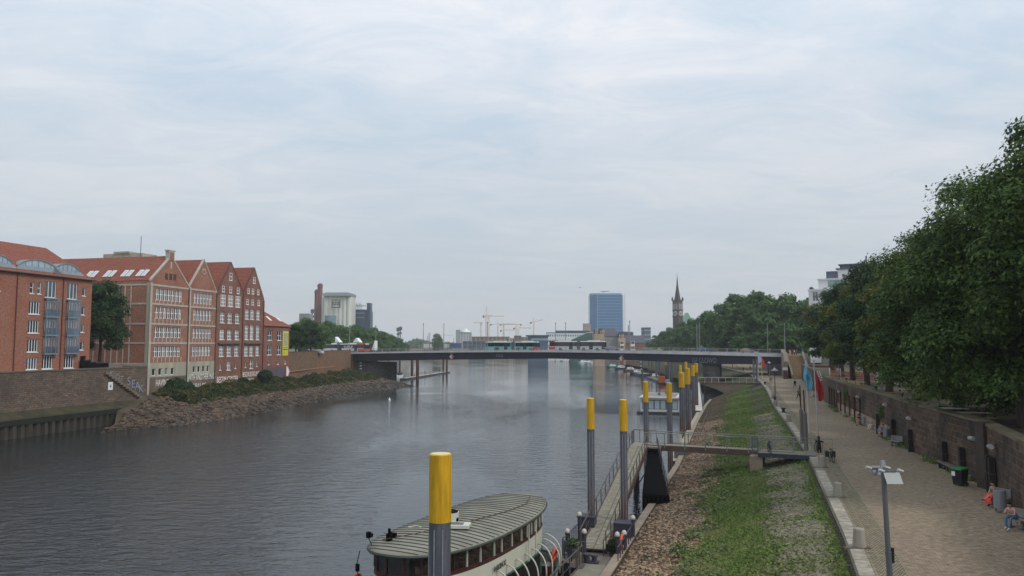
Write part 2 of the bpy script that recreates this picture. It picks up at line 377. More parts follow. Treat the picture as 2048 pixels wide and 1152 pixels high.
grid('quay_toe', [lambda y: (toe(y) - 0.45, -1.5), lambda y: (toe(y) - 0.45, 1.0), lambda y: (toe(y) - 0.44, 1.22), lambda y: (toe(y) + 0.12, 1.26), lambda y: (toe(y) + 0.15, 1.15)], [y for y in ys_n if y < 166], conc_old, smooth=False)
granite = MB_('granite_kerb', S(150, 142, 130), S(172, 163, 148), S(84, 80, 70), 8.0, 1.15, 0.03, bump=0.2, blotch=S(118, 112, 96), offset=0)
grid('kerb', [lambda y: (edge(y), PZ - 0.42), lambda y: (edge(y) + 0.02, PZ + 0.012), lambda y: (edge(y) + KW, PZ + 0.014)], ys_n, granite, smooth=False)
setts = MB_('small_setts', S(138, 126, 104), S(162, 148, 124), S(82, 76, 62), 0.16, 0.16, 0.03, bump=0.6, blotch=S(112, 108, 84), bl=0.3)
SW = 1.25
grid('sett_strip', [lambda y: (edge(y) + KW, PZ + 0.008), lambda y: (edge(y) + KW + SW, PZ + 0.008)], ys_n, setts, smooth=False)
pav = MB_('brick_pavers', S(143, 127, 105), S(158, 142, 119), S(112, 101, 86), 0.3, 0.15, 0.014, bump=0.2, blotch=S(114, 97, 83), bl=0.26, bscale=0.1)
def prow(t, z=PZ): return lambda y: (edge(y) + KW + SW + (max(prom_in(y), edge(y) + 3) - edge(y) - KW - SW) * t, z)
prom_in = crv([-40, 20, 34, 46.3, 59.3, 79, 98, 116, 150, 186, 188, 215, 260, 330, 900], [2, 18.9, 24.6, 29.6, 32.6, 38, 43, 48.6, 60, 72, 86, 86, 96, 108, 0])
grid('promenade', [prow(t) for t in (0, .2, .4, .6, .8, 1)], [y for y in ys_n], pav, smooth=False)
line_m = M('drain_line', S(126, 118, 96), var=0.4, scale=3)
for q, w in ((0.05, 0.07), (0.42, 0.05), (1.22, 0.07)):
    o = grid('drain_line', [lambda y, q=q: (edge(y) + KW + q, PZ + 0.013), lambda y, q=q, w=w: (edge(y) + KW + q + w, PZ + 0.013)], [y for y in ys_n if y < 200], line_m, smooth=False)
# tree terrace behind the wall, rising ground beyond
gravel = M('terrace_gravel', S(98, 88, 74), var=0.25, scale=0.6, bump=0.3)
grid('terrace', [lambda y: (wallx(y) + 0.45, TZ), lambda y: (wallx(y) + 60, TZ), lambda y: (wallx(y) + 300, TZ)], ywalk(-38, 186, 4, 1.0), gravel)
far_green = M('far_bank', S(92, 106, 66), var=0.3, scale=0.1)
grid('far_right_bank', [lambda y: (max(prom_in(y), edge(y) + 6), PZ - 0.02), lambda y: (max(prom_in(y), edge(y) + 6) + 4, 8.2), lambda y: (edge(y) + 900, 8.5)], ywalk(262, 1600, 12, 1.05), far_green)
city_ground = M('city_ground', S(110, 106, 98), var=0.2, scale=0.1)
grid('street_ground', [lambda y: (86.5, 3.9), lambda y: (87, 10.2), lambda y: (400, 10.2)], [186.2, 200, 262], city_ground)
# far end of the river where it bends out of sight
grid('far_bank', [lambda y: (-1500, 3.0), lambda y: (1500, 3.0)], [960, 1100, 3000, 6900], far_green)
grid('far_bank_edge', [lambda x: (x, 955, 0 - 0.5), lambda x: (x, 960, 3.0)], [-400, 0, 400], conc_old)

# left bank -------------------------------------------------
LU = Vector((0.2186, 0.9758, 0)); LRZ = math.atan2(LU.y, LU.x)
def fx(D): return -97.4 + 0.224 * D          # facade line of the warehouses
def qx(D): return -94.3 + 0.224 * D          # quay wall line
WIY = [115, 117, 120, 124, 130, 134, 150, 195, 219, 240, 262, 280, 300, 350, 450, 650, 1000]
WIX = [-61.2, -61.3, -62.8, -64.6, -64.8, -64.0, -63.6, -53.6, -53.5, -53, -53, -56, -60, -75, -95, -120, -330]
WOY = [115, 117, 119, 124, 152, 199, 221.6, 233, 238, 246, 262, 275, 300, 350, 450, 650, 1000]
WOX = [-61.1, -60, -56.5, -51.5, -47, -43, -36, -31.5, -30, -33, -41, -47, -52, -62, -76, -100, -300]
inn, out = crv(WIY, WIX), crv(WOY, WOX)
def bank_col(t):
    def f(y):
        a, b = inn(y), out(y); k = min(1, max(0.0, (y - 116) / 17)); top = 0.5 + 3.7 * k
        if 195 < y < 270: top = 4.2
        z = top * (1 - t) ** 1.25 + 2.0 * math.sin(math.pi * min(t, 1)) * 0.35 * k - 0.25 * t
        if t > 1: z = -1.0
        n = (math.sin(y * 2.1 + t * 17) * 0.12 + math.sin(y * 0.9 + t * 31) * 0.1) if 0.03 < t < 1 else 0
        return (a + (b - a) * t + (math.sin(y*0.7)+math.sin(y*1.9))*0.25*(t>.5), z + n)
    return f
mud = M('bank_mud', S(70, 60, 48), rough=0.85, var=0.45, scale=0.5, bump=1.0, bscale=3, tint=S(96, 84, 66))
grid('river_bank', [bank_col(t) for t in [i / 14 for i in range(15)] + [1.25]], ywalk(115, 310, 1.5, 1.0), mud)
grid('far_left_bank', [lambda y: (out(y) - (out(y) - inn(y)) * 0, -0.5), lambda y: (inn(y), 3), lambda y: (inn(y) - 6, 8), lambda y: (inn(y) - 500, 8.5)], ywalk(285, 1000, 12, 1.05), far_green)
street = M('quay_street', S(128, 118, 108), var=0.15, scale=0.4)
LWX = crv([40, 133, 133.6, 187, 187.5, 250, 262, 300], [qx(40) - 0.5, qx(133) - 0.5, fx(133.6) - 0.6, fx(187) - 0.6, -56.2, -55.4, -60, -66])
def lz(y): return float(np.interp(y, [130, 185, 250, 300], [8.95, 10.2, 10.45, 10.0]))
grid('left_quay_street', [lambda y: (LWX(y), lz(y)), lambda y: (fx(y) - 300, lz(y))], [40, 70, 100, 133, 133.6, 160, 187, 187.5, 200, 220, 250, 262, 300], street, smooth=False)
# ================================================================== LEFT BANK
brick_o = MB_('orange_brick', S(146, 96, 78), S(160, 108, 88), S(150, 118, 102), 0.25, 0.083, 0.012, uv=False, bump=0.15, blotch=S(146, 84, 66), bl=0.3)
brick_w = MB_('warehouse_brick', S(152, 102, 84), S(168, 116, 96), S(152, 122, 106), 0.25, 0.083, 0.012, uv=False, bump=0.15, blotch=S(140, 82, 66), bl=0.3)
brick_d = MB_('dark_red_brick', S(128, 86, 72), S(146, 100, 84), S(138, 114, 100), 0.25, 0.083, 0.012, uv=False, bump=0.15, blotch=S(108, 68, 60), bl=0.35)
tiles = MB_('roof_tiles', S(146, 86, 68), S(160, 98, 78), S(100, 62, 52), 0.3, 0.34, 0.05, uv=False, bump=0.5, blotch=S(128, 74, 62), bl=0.3)
cream = M('cream_render', S(178, 174, 160), var=0.15, scale=0.9, tint=S(192, 188, 174))
base_r = M('stained_render', S(168, 162, 144), var=0.22, scale=0.5, streak=True)
wframe = M('white_window_frame', S(232, 236, 236), rough=0.5, var=0.03)
pane_m = glassmat('dark_window_glass', S(40, 50, 58), rough=0.06)
curtain_m = M('curtained_glass', S(128, 130, 126), rough=.3, var=.3, scale=1.2)
pane_l = glassmat('pale_window_glass', S(66, 80, 90), rough=0.06)
steel_b = M('blue_grey_steel', S(122, 136, 148), rough=0.5, var=0.1)
pipe_m = M('rust_downpipe', S(96, 54, 48), rough=0.6)
zinc = M('zinc_sheet', S(128, 140, 146), rough=0.45, metal=0.3)
soot = M('dark_parapet', S(86, 80, 78))

def clear_screen():
    if 'clear' in _m: return _m['clear']
    m = bpy.data.materials.new('clear_glass'); m.use_nodes = True; _m['clear'] = m; N, L = m.node_tree.nodes, m.node_tree.links
    g = N.new('ShaderNodeBsdfGlossy'); g.inputs['Roughness'].default_value = .05; g.inputs[0].default_value = (.8, .9, 1, 1); t = N.new('ShaderNodeBsdfTransparent'); t.inputs[0].default_value = (.8, .86, .9, 1); x = N.new('ShaderNodeMixShader'); x.inputs[0].default_value = .22
    L.new(t.outputs[0], x.inputs[1]); L.new(g.outputs[0], x.inputs[2]); L.new(x.outputs[0], N['Material Output'].inputs[0]); return m
_w = {}
def window(parent, x, z, w, h, nx=2, nz=2, frame=None, pane=None, y=0.0, depth=0.22, proud=False, sill=None, rot=None, rail=0.07):
    """a window part (frame with mullions) and its glass as a sub-part, set into the opening; local x,z = lower left"""
    frame = frame or wframe; pane = pane or pane_m; k = (round(w, 2), round(h, 2), nx, nz, frame.name, pane.name, proud, sill.name if sill else '', rail)
    if k not in _w:
        b = MB(); t = 0.07; y0, y1 = (-0.06, 0.05) if proud else (depth - 0.08, depth)
        b.box(0, t*1.3, y0, y1, 0, h); b.box(w - t*1.3, w, y0, y1, 0, h); b.box(t*1.3, w - t*1.3, y0, y1, 0, t*1.3); b.box(t*1.3, w - t*1.3, y0, y1, h - t*1.3, h)
        for i in range(1, nx): b.box(w*i/nx - rail, w*i/nx + rail, y0 + 0.01, y1, t*1.3, h - t*1.3)
        for i in range(1, nz): b.box(t*1.3, w - t*1.3, y0 + 0.015, y1 - 0.005, h*i/nz - rail*0.8, h*i/nz + rail*0.8)
        if sill: b.box(-0.06, w + 0.06, -0.09, y1 - 0.02, -0.12, -0.003)
        me = b.build('window', frame); g = MB(); g.add([(0.02, y1 - 0.02, 0.02), (w - 0.02, y1 - 0.02, 0.02), (w - 0.02, y1 - 0.02, h - 0.02), (0.02, y1 - 0.02, h - 0.02)], [(0,1,2,3)])
        go = g.build('pane', pane)
        _w[k] = (me.data, go.data); bpy.data.objects.remove(me); bpy.data.objects.remove(go)
    a, g = _w[k]
    if pane in (pane_m, pane_l) and random.random() < .3:
        g = g.copy(); g.materials.clear(); g.materials.append(random.choice([pane_m, pane_l, curtain_m]))
    o = link('window', a, parent, (x, y, z)); 
    if rot is not None: o.rotation_euler = rot
    link('pane', g, o); return o
def facade(b, x0, x1, z0, z1, holes, depth=0.24, mi=0, y=0.0, ax=None):
    """flat wall in local xz with rectangular openings (x, z, w, h) and their reveals; ax maps (x, y, z)"""
    ax = ax or (lambda x, yy, z: (x, yy, z))
    xs = sorted({x0, x1} | {round(h[0], 4) for h in holes} | {round(h[0] + h[2], 4) for h in holes}); zs = sorted({z0, z1} | {round(h[1], 4) for h in holes} | {round(h[1] + h[3], 4) for h in holes})
    xs = [x for x in xs if x0 - 1e-6 <= x <= x1 + 1e-6]; zs = [z for z in zs if z0 - 1e-6 <= z <= z1 + 1e-6]
    for i in range(len(xs) - 1):
        for j in range(len(zs) - 1):
            cx, cz = (xs[i] + xs[i+1]) / 2, (zs[j] + zs[j+1]) / 2
            if any(h[0] < cx < h[0] + h[2] and h[1] < cz < h[1] + h[3] for h in holes): continue
            b.face(ax(xs[i], y, zs[j]), ax(xs[i+1], y, zs[j]), ax(xs[i+1], y, zs[j+1]), ax(xs[i], y, zs[j+1]), mi=mi)
    for x, z, w, h in holes:
        for p, q in (((x, z), (x + w, z)), ((x + w, z), (x + w, z + h)), ((x + w, z + h), (x, z + h)), ((x, z + h), (x, z))):
            b.face(ax(p[0], y, p[1]), ax(q[0], y, q[1]), ax(q[0], y + depth, q[1]), ax(p[0], y + depth, p[1]), mi=mi)

# ---------------- apartment block
def FP(D, z=0, inward=0):
    return Vector((fx(D), D, z)) + Vector((-LU.y, LU.x, 0)) * inward
A = thing('apartment_building', 'long orange brick apartment block with arched glass roof dormers and blue-grey balcony bays', 'building', FP(78, 0), LRZ)
AL = (124 - 78) * 1.0248; zb, ze = 8.9, 23.7; AD = 13.0
rows = [(20.75, 1.75), (17.65, 1.95), (14.8, 1.95), (11.95, 1.95), (9.35, 1.8)]
def ax_(D): return (D - 78) * 1.0248
holes = []; wins = []
cb_ = [ax_(112.2) - 17.4, ax_(112.2) - 8.9 + 3, ax_(112.2)]
colsB = [ax_(113.1) - 1.0, ax_(113.1) - 8.1, ax_(113.1) - 16.2, ax_(113.1) - 24.3]
for cx in colsB:
    for i, (z, h) in enumerate(rows):
        if i == 0:
            for dx in (0.0, 1.35): wins.append((cx + dx, z, 0.72, h, 1, 2, pane_l))
        else: wins.append((cx, z, 1.95, h, 4, 1, pane_m))
for i, (z, h) in enumerate(rows[:4]): wins.append((ax_(122.3) - 0.35, z + 0.25, 0.75, 1.35, 1, 1, pane_m))
bays = [ax_(115.9) - 1.05, ax_(120.0) - 1.05, ax_(100.5), ax_(96.0)]
for bx in bays:
    wins.append((bx, rows[4][0], 2.0, 2.0, 4, 1, pane_m)); wins.append((bx, 20.3, 2.1, 2.6, 3, 1, pane_l))
b = MB(); facade(b, 0, AL, zb, ze, [w[:4] for w in wins] + [(ax_(122.6) - 0.5, zb, 1.25, 2.3)], 0.25)
b.face((AL, 0, zb), (AL, AD, zb), (AL, AD, ze), (AL, 0, ze)); b.face((0, 0, zb), (0, 0, ze), (0, AD, ze), (0, AD, zb)); b.face((0, AD, zb), (0, AD, ze), (AL, AD, ze), (AL, AD, zb))
b.box(ax_(122.6) - 0.5, ax_(122.6) + 0.75, 0.9, 1.0, zb, zb + 2.3)
wl_ = b.build('wall', brick_o, A)
for w in wins: window(A, *w[:6], pane=w[6], sill=wframe, rail=0.05, proud=False)
b = MB(); rz_ = 28.9; ov = 0.35
rp = [(-ov, -ov, ze - 0.1), (AL + ov, -ov, ze - 0.1), (AL + ov, AD + ov, ze - 0.1), (-ov, AD + ov, ze - 0.1), (1.0, AD/2, rz_), (AL - 3.0, AD/2, rz_)]
b.add(rp, [(0, 1, 5, 4), (1, 2, 5), (2, 3, 4, 5), (3, 0, 4), (3, 2, 1, 0)]); roofA = b.build('roof', tiles, A)
b = MB(); b.cyl((-ov, -ov - 0.08, ze - 0.02), (AL + ov, -ov - 0.08, ze - 0.02), 0.1, n=8); b.build('gutter', soot, A)
for px in (ax_(109.9), ax_(118.15), ax_(100.0) - 1.2, ax_(90.0)):
    b = MB(); b.cyl((px, -0.1, zb), (px, -0.1, ze), 0.075, n=8); b.build('downpipe', pipe_m, A)
def dormer(cx, w):
    n = 12; b = MB(); sl = (rz_ - ze) / (AD/2 + ov)
    zr = lambda y: ze - 0.1 + (y + ov) * sl
    fr = []; y0 = 0.9
    for i in range(n + 1):
        t = i / n * 2 - 1; hgt = 1.15 * (1 - t*t) ** 0.75 if abs(t) < 1 else 0; fr.append((cx + t * w / 2, y0, zr(y0) + 0.35 + hgt))
    back = [(p[0], y0 + (p[2] - zr(y0)) / sl + 0.05, p[2] + 0.02) for p in fr]
    b.add(fr + back, [(i, i+1, n+2+i, n+1+i) for i in range(n)]); b.add([(p[0], p[1] - 0.12, p[2] + 0.04) for p in fr] + [(p[0], p[1] - 0.12, p[2] - 0.12) for p in fr], [(i, i+1, n+2+i, n+1+i) for i in range(n)])
    b.add([(cx - w*0.62, y0 - 0.4, zr(y0-0.4) + 0.03), (cx + w*0.62, y0 - 0.4, zr(y0-0.4) + 0.03), (cx + w*0.5, y0, zr(y0) + 0.4), (cx - w*0.5, y0, zr(y0) + 0.4)], [(0,1,2,3)])
    d = b.build('dormer', zinc, A)
    g = MB(); g.add([(p[0], p[1], p[2] - 0.06) for p in fr] + [(p[0], y0, zr(y0)) for p in fr], [(i, i+1, n+2+i, n+1+i) for i in range(n)]); g.build('pane', glassmat('dormer_glass', S(150, 168, 178), rough=0.15, var=0.3), d)
    for i in range(2, n - 1, 2): m_ = MB(); m_.box(fr[i][0] - 0.05, fr[i][0] + 0.05, y0 - 0.05, y0 - 0.01, zr(y0), fr[i][2] - 0.06); m_.build('mullion', steel_b, d)
for cx, w in ((ax_(114.3), 7.0), (ax_(119.8), 5.2), (ax_(108.3) - 1.0, 5.2), (ax_(101), 6.6), (ax_(94), 5.2)): dormer(cx, w)
for bx in bays:
    x0, x1, dp = bx - 0.15, bx + 2.35, 0.6
    for k, z in enumerate((11.75, 14.6, 17.45)):
        b = MB(); b.box(x0, x1, -dp, -0.003, z - 0.22, z)
        for xx in (x0 + 0.04, x1 - 0.04): b.box(xx - 0.05, xx + 0.05, -dp, -dp + 0.1, z, z + 2.63)
        for xx in np.linspace(x0 + 0.5, x1 - 0.5, 3): b.box(xx - 0.03, xx + 0.03, -dp + 0.02, -dp + 0.07, z, z + 2.63)
        b.box(x0 + 0.09, x1 - 0.09, -dp, -dp + 0.06, z + 1.0, z + 1.06)
        if k == 2: b.box(x0 - 0.03, x1 + 0.03, -dp - 0.05, -0.003, z + 2.63, z + 2.78)
        ba = b.build('balcony', steel_b, A)
        g = MB(); g.face((x0 + 0.09, -dp + 0.045, z), (x1 - 0.09, -dp + 0.045, z), (x1 - 0.09, -dp + 0.045, z + 2.63), (x0 + 0.09, -dp + 0.045, z + 2.63)); g.face((x0 + 0.04, -dp + 0.1, z), (x0 + 0.04, -0.01, z), (x0 + 0.04, -0.01, z + 2.63), (x0 + 0.04, -dp + 0.1, z + 2.63)); g.build('glass_screen', clear_screen(), ba)
        p_ = MB(); p_.box(x0 + 0.1, x1 - 0.1, -dp + 0.055, -dp + 0.075, z, z + 1.0); p_.build('parapet', M('parapet_panel', S(84, 98, 112), rough=.4), ba)
        window(A, bx + 0.1, z + 0.1, 2.0, 2.2, 4, 1, proud=True)

# ---------------- four gabled warehouses and the small house at their end
zc_ = 20.7
def gable_house(x0, x1, zl, zr_, zp, label, kind, wins, name='warehouse', ridge=34, zb=3.5, cat='building', apex=None):
    t = thing(name, label, cat, FP(137.6) + LU * x0, LRZ)
    w = x1 - x0; ap = (w / 2 if apex is None else apex)
    main = brick_w if kind == 'cream' else brick_d
    b = MB(); zt = min(zl, zr_) - 0.3
    facade(b, 0, w, 9.7 if kind == 'cream' else zb, zt, [q[:4] for q in wins if q[1] + q[3] < zt and (kind != 'cream' or q[1] > 9.7)], 0.2)
    if kind == 'cream': facade(b, 0, w, 7.05, 9.7, [q[:4] for q in wins if q[1] + q[3] < 9.7], 0.2, mi=1); facade(b, 0, w, zb, 7.05, [], mi=2)
    b.face((0, 0, zt), (w, 0, zt), (w, 0, zr_), (ap, 0, zp), (0, 0, zl))
    b.face((w, 0, zb), (w, 12, zb), (w, 12, zr_), (w, 0, zr_)); b.face((0, 0, zb), (0, 0, zl), (0, ridge, zl), (0, ridge, zb)); b.face((0, ridge, zb), (0, ridge, zl), (ap, ridge, zp), (w, ridge, zr_), (w, ridge, zb))
    b.build('wall', [main, base_r, M('dirty_lower_wall', S(112, 98, 86), var=.35, scale=.7, streak=True)], t)
    b = MB(); th = 0.16
    for (xa, za), (xb, zb2) in (((0, zl), (ap, zp)), ((ap, zp), (w, zr_))):
        b.ext([(xa, 0.25, za + 0.02), (xb, 0.25, zb2 + 0.02), (xb, 0.25, zb2 + th), (xa, 0.25, za + th)], (0, ridge - 0.25, 0))
    b.build('roof', tiles, t)
    # coping along the gable edge
    b = MB(); cm = cream if kind == 'cream' else pipe_m; cw = 0.32 if kind == 'cream' else 0.14
    for (xa, za), (xb, zb2) in (((0, zl), (ap, zp)), ((ap, zp), (w, zr_))):
        b.ext([(xa, -0.08, za - 0.05), (xb, -0.08, zb2 - 0.05), (xb, -0.08, zb2 + cw), (xa, -0.08, za + cw)], (0, 0.42, 0))
    b.build('coping', cm, t)
    b = MB(); b.cyl((w - 0.02, -0.12, zb), (w - 0.02, -0.12, zr_ - 0.2), 0.1, n=8); b.build('downpipe', M('green_downpipe', S(64, 74, 66)) if kind == 'cream' else pipe_m, t)
    for q in wins: window(t, *q[:6], proud=q[1] + q[3] >= zt, pane=q[6] if len(q) > 6 else pane_m, rail=0.1, sill=wframe if kind != 'cream' else None)
    return t, w, ap
bands = [(21.35, 2.2), (17.95, 2.2), (14.35, 2.05), (10.75, 2.05)]
def cream_trim(t, w, wx0, wx1, n, side=False):
    b = MB()
    for z in (23.95, 20.45, 16.75, 13.2): b.box(0.0, w, -0.07, -0.003, z, z + 0.32)
    b.build('string_course', cream, t)
    b = MB()
    for zt_, zb_ in ((21.3, 20.78), (17.9, 17.08), (14.3, 13.53), (10.7, 9.75)):
        for i in range(n + 1):
            x = wx0 + (wx1 - wx0) * i / n; b.box(x - 0.09, x + 0.09, -0.075, -0.003, zb_ + 0.01, zt_)
    b.build('pilaster_strips', cream, t)
    b = MB(); b.box(0.0, 0.55, -0.13, -0.075, 3.5, 24.5); b.build('corner_pilaster', cream, t)
# gable 1
w1 = []
for z, h in bands:
    for i in range(7): w1.append((1.55 + i * 1.1, z, 1.04, h, 2, 2, [pane_m, pane_l][z > 20]))
for i in range(4): w1.append((1.3 + i * 1.75, 7.35, 1.0, 1.3, 1, 1, pane_m))
G1, W, ap = gable_house(0, 11.2, 24.8, 24.4, 29.9, 'largest gabled warehouse with cream bands and a stepped chimney-like gable cap', 'cream', w1)
cream_trim(G1, W, 1.5, 9.35, 7)
b = MB(); b.box(ap - 0.8, ap + 0.8, -0.1, 0.7, 29.3, 30.9); b.box(ap - 1.0, ap + 1.0, -0.15, 0.8, 30.9, 31.15); b.build('gable_cap', cream, G1)
b = MB(); b.box(ap - 0.55, ap + 0.55, -0.14, -0.103, 29.4, 30.7); b.build('cap_panel', brick_w, G1)
b = MB(); b.box(ap - 0.2, ap + 0.2, -0.06, -0.003, 27.6, 28.9); b.build('niche', cream, G1)
for i in range(3):
    b = MB(); b.box(ap - 1.65 + i * 1.2, ap - 0.8 + i * 1.2, -0.03, -0.003, 25.4, 26.6); b.build('shutter', M('brown_shutter', S(84, 62, 54)), G1)
# its long side, seen from the water: strips and bands
b = MB()
for z in (23.95, 20.45, 16.75, 13.2, 9.4): b.box(-0.07, -0.003, 0.55, 33.9, z, z + 0.32)
b.build('string_course', cream, G1)
b = MB()
for k in range(24):
    y = 4.0 + k * 1.28
    for z0, z1 in ((9.75, 13.18), (13.54, 16.73), (17.09, 20.43), (20.79, 23.93)): b.box(-0.075, -0.003, y - 0.1, y + 0.1, z0, z1)
b.build('pilaster_strips', cream, G1)
b = MB(); b.box(-0.13, -0.075, 0.0, 0.6, 3.5, 24.5); b.box(-0.06, -0.002, 0.6, 33.9, 3.5, 9.38); b.build('corner_pilaster', base_r, G1)
sl1 = math.atan2(29.9 - 24.8, W / 2)
for y0 in (1.9, 5.2, 9.0, 13.0):
    for dy in (0, 1.15):
        b = MB(); nrm = Vector((-math.sin(sl1), 0, math.cos(sl1))); al = Vector((math.cos(sl1), 0, math.sin(sl1))); p = Vector((0.9, y0 + dy, 24.8 + 0.9 * math.tan(sl1))) + nrm * 0.2
        b.ext([p, p + Vector((0, 0.85, 0)), p + Vector((0, 0.85, 0)) + al * 1.9, p + al * 1.9], nrm * 0.1); s_ = b.build('skylight', wframe, G1)
        g = MB(); p2 = p + nrm * 0.105 + al * 0.12; g.add([p2 + Vector((0, 0.1, 0)), p2 + Vector((0, 0.75, 0)), p2 + Vector((0, 0.75, 0)) + al * 1.6, p2 + Vector((0, 0.1, 0)) + al * 1.6], [(0,1,2,3)]); g.build('pane', glassmat('skylight_glass', S(186, 194, 198), rough=0.2, var=0.1), s_)
b = MB(); b.box(6.4, 10.5, 7, 16, 27.5, 30.9); b.box(6.2, 10.7, 10, 13.5, 30.9, 31.3); b.build('roof_housing', base_r, G1)
b = MB(); b.cyl((6.4, 7.5, 29), (6.4, 7.5, 34.2), 0.06, n=6); b.build('antenna', soot, G1)
# gable 2
w2 = []
for z, h in bands:
    for i in range(6): w2.append((1.55 + i * 1.02, z, 0.96, h, 2, 2, [pane_m, pane_l][z > 20]))
for i in range(4): w2.append((2.0 + i * 1.5, 7.5, 0.9, 1.3, 1, 1, pane_m))
G2, W, ap = gable_house(11.2, 20.3, 24.4, 24.0, 30.3, 'second gabled warehouse with cream bands and a round vent in its gable', 'cream', w2)
cream_trim(G2, W, 1.5, 7.75, 6)
b = MB(); b.cyl((ap, -0.1, 28.0), (ap, -0.003, 28.0), 0.6, n=20); rv = b.build('round_vent', cream, G2); b = MB(); b.cyl((ap, -0.12, 28.0), (ap, -0.101, 28.0), 0.4, n=20); b.build('vent_panel', brick_w, rv)
# gables 3 and 4, dark red brick
w3 = []
for c in (2.3, 5.0, 7.8):
    for z, h in ((21.3, 2.4), (17.7, 2.3), (14.15, 2.2), (10.6, 2.2)): w3.append((c - 0.85, z, 1.7, h, 3, 3, pane_l))
    w3.append((c - 0.45, 24.3, 0.9, 1.3, 1, 2, pane_l))
w3 += [(4.9 - 0.5, 27.0, 1.0, 1.6, 1, 2, pane_l), (4.3, 7.6, 1.5, 1.9, 2, 2, pane_m), (1.7, 7.7, 0.7, 1.2, 1, 1, pane_m), (7.2, 7.9, 0.7, 1.2, 1, 1, pane_m)]
G3, W, ap = gable_house(20.3, 30.1, 24.0, 24.6, 30.9, 'third gabled warehouse, dark red brick with three columns of white windows', 'brick', w3)
w4 = []
for c in (1.8, 3.9, 6.4):
    for z, h in ((18.8, 2.3), (14.2, 3.3), (10.55, 2.3)): w4.append((c - 0.75, z, 1.5, h, 3, 3 if h < 3 else 4, pane_l))
    w4.append((c - 0.42, 22.1, 0.84, 1.2, 1, 2, pane_l)); w4.append((c - 0.42 + (0.3 if c < 2 else -0.3 if c > 6 else 0), 24.6, 0.84, 1.2, 1, 2, pane_l))
w4 += [(3.85, 27.1, 0.9, 1.4, 1, 2, pane_l), (3.3, 7.7, 1.4, 2.0, 2, 2, pane_m), (1.4, 8.0, 0.6, 1.1, 1, 1, pane_m), (6.0, 8.1, 0.6, 1.1, 1, 1, pane_m)]
w4 = [q for q in w4]
G4, W, ap = gable_house(30.1, 38.7, 24.6, 23.6, 30.6, 'fourth gabled warehouse, dark red brick with two rows of small square windows', 'brick', w4)
for g, w in ((G3, 9.8), (G4, 8.6)):
    b = MB(); b.box(0.9, w - 0.9, -0.35, -0.003, 13.15, 13.45); b.build('ledge', soot, g)
# small house with the yellow banner
T = thing('gatehouse', 'small two-storey brick house with hipped red roof at the end of the warehouse row', 'building', FP(137.6) + LU * 38.7, LRZ)
ws = []
for c in (3.0, 7.3):
    for z in (14.1, 10.65): ws.append((c - 0.95, z, 1.9, 2.3, 2, 2, pane_m))
for c in (2.8, 7.0, 10.4): ws.append((c - 0.4, 8.35, 0.8, 1.0, 1, 1, pane_m))
b = MB(); facade(b, 0, 12.2, 7.5, 17.6, [q[:4] for q in ws], 0.2); b.face((12.2, 0, 7.5), (12.2, 12, 7.5), (12.2, 12, 17.6), (12.2, 0, 17.6)); b.face((12.2, 12, 7.5), (0, 12, 7.5), (0, 12, 17.6), (12.2, 12, 17.6)); b.build('wall', brick_d, T)
b = MB(); b.box(-0.0, 12.25, -0.12, 11.9, 3.0, 7.497); b.build('plinth', M('purple_plinth', S(92, 84, 92), var=0.2, scale=0.5), T)
b = MB(); b.add([(0, -0.4, 17.5), (12.7, -0.4, 17.5), (12.7, 12.4, 17.5), (0, 12.4, 17.5), (0, 6, 22.4), (6.0, 6, 22.4)], [(0,1,5,4), (1,2,5), (2,3,4,5), (0,4,3), (3,2,1,0)]); rT = b.build('roof', tiles, T)
for i, (x, k) in enumerate(((1.6, 1.0), (5.2, 1.2), (9.6, 1.0))):
    b = MB(); s_ = (22.4 - 17.5) / 6.4; y = 1.3; p = Vector((x, y, 17.5 + (y + 0.4) * s_)); al = Vector((0, 1, s_)).normalized(); nn = Vector((0, -s_, 1)).normalized()
    b.ext([p + nn*0.03, p + Vector((0.8, 0, 0)) + nn*0.03, p + Vector((0.8, 0, 0)) + al * 1.4 * k + nn*0.03, p + al * 1.4 * k + nn*0.03], nn * 0.12); b.build('skylight', wframe, T)
b = MB(); b.box(1.2, 2.6, 5.0, 7.0, 21.5, 23.2); b.build('chimney', brick_d, T)
for q in ws: window(T, *q[:6], pane=q[6], sill=wframe)
banner_y = M('yellow_banner', S(206, 200, 62), rough=0.6, var=0.06, scale=0.3)
B = thing('banner', 'tall yellow banner hanging on the small brick house', 'banner', FP(137.6) + LU * 47.6 - Vector((-LU.y, LU.x, 0)) * 0.0, LRZ)
b = MB(); b.box(-0.1, 2.6, -0.12, -0.06, 10.4, 16.4); b.build('cloth', banner_y, B)
b = MB(); b.box(0.1, 2.4, -0.13, -0.123, 12.5, 16.2); b.build('pale_field', M('banner_pale', S(206, 208, 150), var=0.1), B)
b = MB()
for i in range(4): b.tube([(0.35 + i*0.55, -0.135, 12.7), (0.35 + i*0.55, -0.135, 15.6), (0.35 + i*0.55 + 0.16, -0.135, 16.0), (0.35 + i*0.55 + 0.32, -0.135, 15.6), (0.35 + i*0.55 + 0.32, -0.135, 12.7)], 0.03, n=4)
b.build('line_drawing', M('banner_ink', S(70, 74, 30)), B)
b = MB(); b.box(0.2, 2.3, -0.14, -0.121, 12.28, 12.4); b.box(0.2, 1.1, -0.14, -0.121, 11.8, 12.0); b.box(1.25, 2.3, -0.14, -0.121, 11.8, 12.0); b.box(0.5, 1.3, -0.14, -0.121, 10.95, 11.05); b.build('printed_lines', _m['banner_ink'], B)
